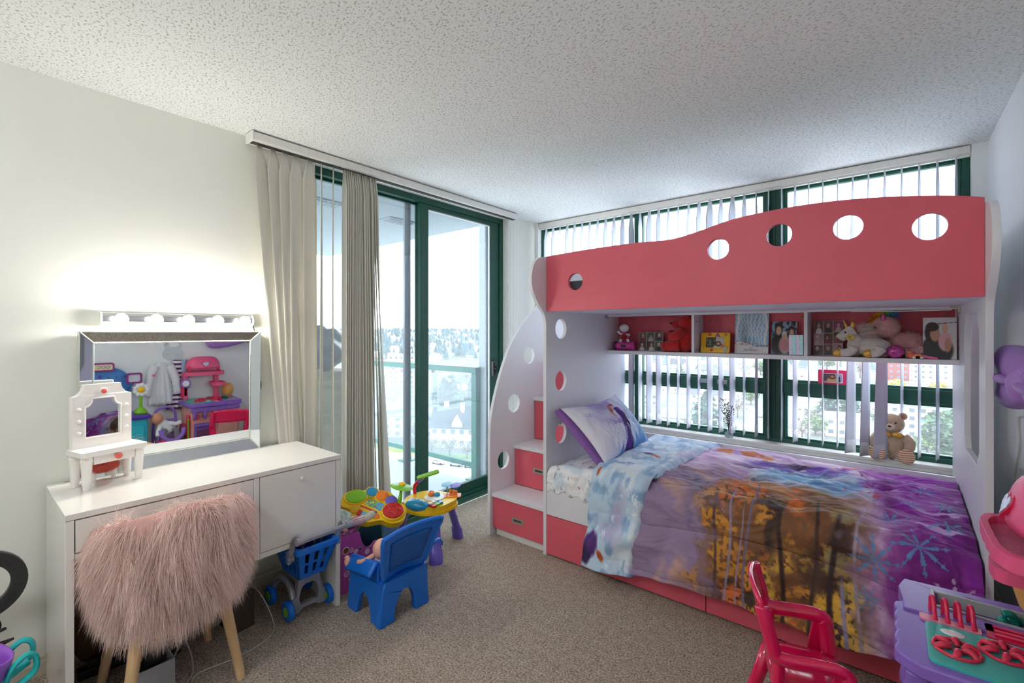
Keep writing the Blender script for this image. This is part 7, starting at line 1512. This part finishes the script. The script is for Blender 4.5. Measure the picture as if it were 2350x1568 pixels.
def tree(x, y, h, kind, label, wide=1., group='trees in the town below the windows'):
    mk = kind if kind != 'yellow' else 'round'
    key = kind
    if key not in TSRC:
        V, F = tree_src(mk); c = MB(); c.add(V, F); t_ = MB(); t_.cyl((0, 0, 0), (0, 0, .5), .03, .012, 7)
        if kind == 'bare':
            rg = random.Random(5)
            for k in range(9): a = k * .7; t_.tube([(0, 0, .3 + .02 * k), (.2 * math.cos(a), .2 * math.sin(a), .55 + .02 * k), (.3 * math.cos(a), .3 * math.sin(a), .75 + .02 * k)], [.012, .008, .004], 5)
        cm_ = c.build('crown', TREEM[kind], None, sm=None, norm=False); tm_ = t_.build('trunk', m_tk, None); TSRC[key] = (cm_.data, tm_.data); bpy.data.objects.remove(cm_); bpy.data.objects.remove(tm_)
    o = thing('tree', label, 'tree', (x, y, float(hz(np.array(x * 1.), np.array(y * 1.)))), random.random() * 360, group); o.scale = (h * wide, h * wide, h)
    for n_, d in zip(('crown', 'trunk'), TSRC[key]): q = bpy.data.objects.new(n_, d); COL.objects.link(q); q.parent = o
for q in ((-177.6, 165.4, 20, 'conifer', 'large spreading conifer behind the manor house', 1.7), (-186, 190, 17, 'conifer', 'slim conifer right of the large one beyond the balcony', .9), (-123.5, 105.5, 6, 'bare', 'bare hedge tree in front of the manor house', 1.6), (-116, 107, 6.5, 'bare', 'second bare hedge tree before the manor house', 1.5), (-109, 108.5, 6, 'bare', 'bare hedge tree nearest the railing post', 1.5), (-141, 112, 8, 'bare', 'bare tree beside the low apartment block', 1.3), (-59.9, 207, 17, 'conifer', 'dark conifer between window slats above the sill', 1.5), (-66, 215, 9, 'bare', 'bare tree left of the dark conifer', 1.3), (-57.5, 250, 11, 'bare', 'bare street tree beside the straight street', 1.2), (-72.7, 366, 12, 'bare', 'bare tree further up the straight street', 1.2), (-62, 300, 10, 'round', 'green street tree by the straight street', 1.1),
          (-21.3, 281, 13, 'conifer', 'dark tree mass behind the white flat-roofed house', 1.9), (-13, 288, 12, 'conifer', 'dark conifer right in the tree mass behind the flat roof', 1.8), (-22, 228, 8, 'round', 'green bush at the street side of the flat-roofed house', 1.4), (-25, 214, 8, 'bare', 'brownish bare shrub by the side street', 1.5), (-27, 255, 7, 'bare', 'bare shrub up the side street', 1.3), (18, 219, 16, 'column', 'tall green cedar at the right end of the window', 1.5), (24, 222, 17, 'column', 'tall green cedar behind the bed side panel', 1.5), (12.5, 216, 7, 'round', 'low green shrub at the foot of the cedars', 1.5), (5.7, 424, 10, 'yellow', 'yellow spring tree before the brick apartments', 1.3), (28, 431, 9, 'yellow', 'yellow spring tree before the white apartments', 1.3), (-53, 620, 18, 'round', 'green tree at the far end of the side street', 1.2), (-40, 700, 20, 'round', 'hazy green tree up the hill', 1.3), (-100, 520, 14, 'round', 'green tree among grey roofs under the shelf', 1.2), (-150, 430, 13, 'conifer', 'conifer among the far left roofs', 1.2), (-20, 540, 18, 'bare', 'bare tree left of the brick apartments', 1.2), (-210, 190, 15, 'conifer', 'conifer beyond the low apartment block', 1.3), (-230, 290, 16, 'conifer', 'conifer on the lower hill', 1.2)):
    tree(*q[:5], wide=q[5])
# wooded hillside and the houses scattered on it
rg = np.random.RandomState(21); V, F = [], []
for i in range(5200):
    a = R_(62) + rg.rand() * R_(120); r = 620 + 1900 * rg.rand() ** .75; x, y = r * math.cos(a), r * math.sin(a)
    z = float(hz(np.array(x), np.array(y))); h = 9 + 12 * rg.rand(); w_ = h * (.22 + .15 * rg.rand()); k = len(V)
    V += [(x + w_ * math.cos(t), y + w_ * math.sin(t), z + h * .1) for t in np.linspace(0, 2 * PI, 5, endpoint=False)] + [(x, y, z + h)]; F += [(k + j, k + (j + 1) % 5, k + 5) for j in range(5)]
mb = MB(); mb.add(V, F); tag(mb.build('hillside_trees', M('hill_forest', (98, 116, 120), .95, var=.3, vscale=.02), sm=None, norm=False), 'hazy wooded hillside on the horizon', 'trees', kind='stuff')
mb = MB()
for i in range(420):
    a = R_(62) + rg.rand() * R_(120); r = 600 + 1300 * rg.rand(); x, y = r * math.cos(a), r * math.sin(a); z = float(hz(np.array(x), np.array(y))); w_, d, h = 8 + 8 * rg.rand(), 8 + 5 * rg.rand(), 5 + 5 * rg.rand()
    mb.at((x, y, z), (0, 0, rg.rand() * 3)); mb.box(-w_ / 2, w_ / 2, -d / 2, d / 2, -2, h); mb.add([(-w_ / 2, -d / 2, h), (w_ / 2, -d / 2, h), (w_ / 2, d / 2, h), (-w_ / 2, d / 2, h), (-w_ / 2, 0, h + 3), (w_ / 2, 0, h + 3)], [(0, 1, 5, 4), (3, 2, 5, 4), (0, 3, 4), (1, 2, 5)])
mb.M = None; tag(mb.build('hillside_houses', M('hill_houses', (206, 206, 204), .9, var=.25, vscale=.03), sm=None), 'tiny pale houses scattered over the far hillside', 'houses', kind='stuff')
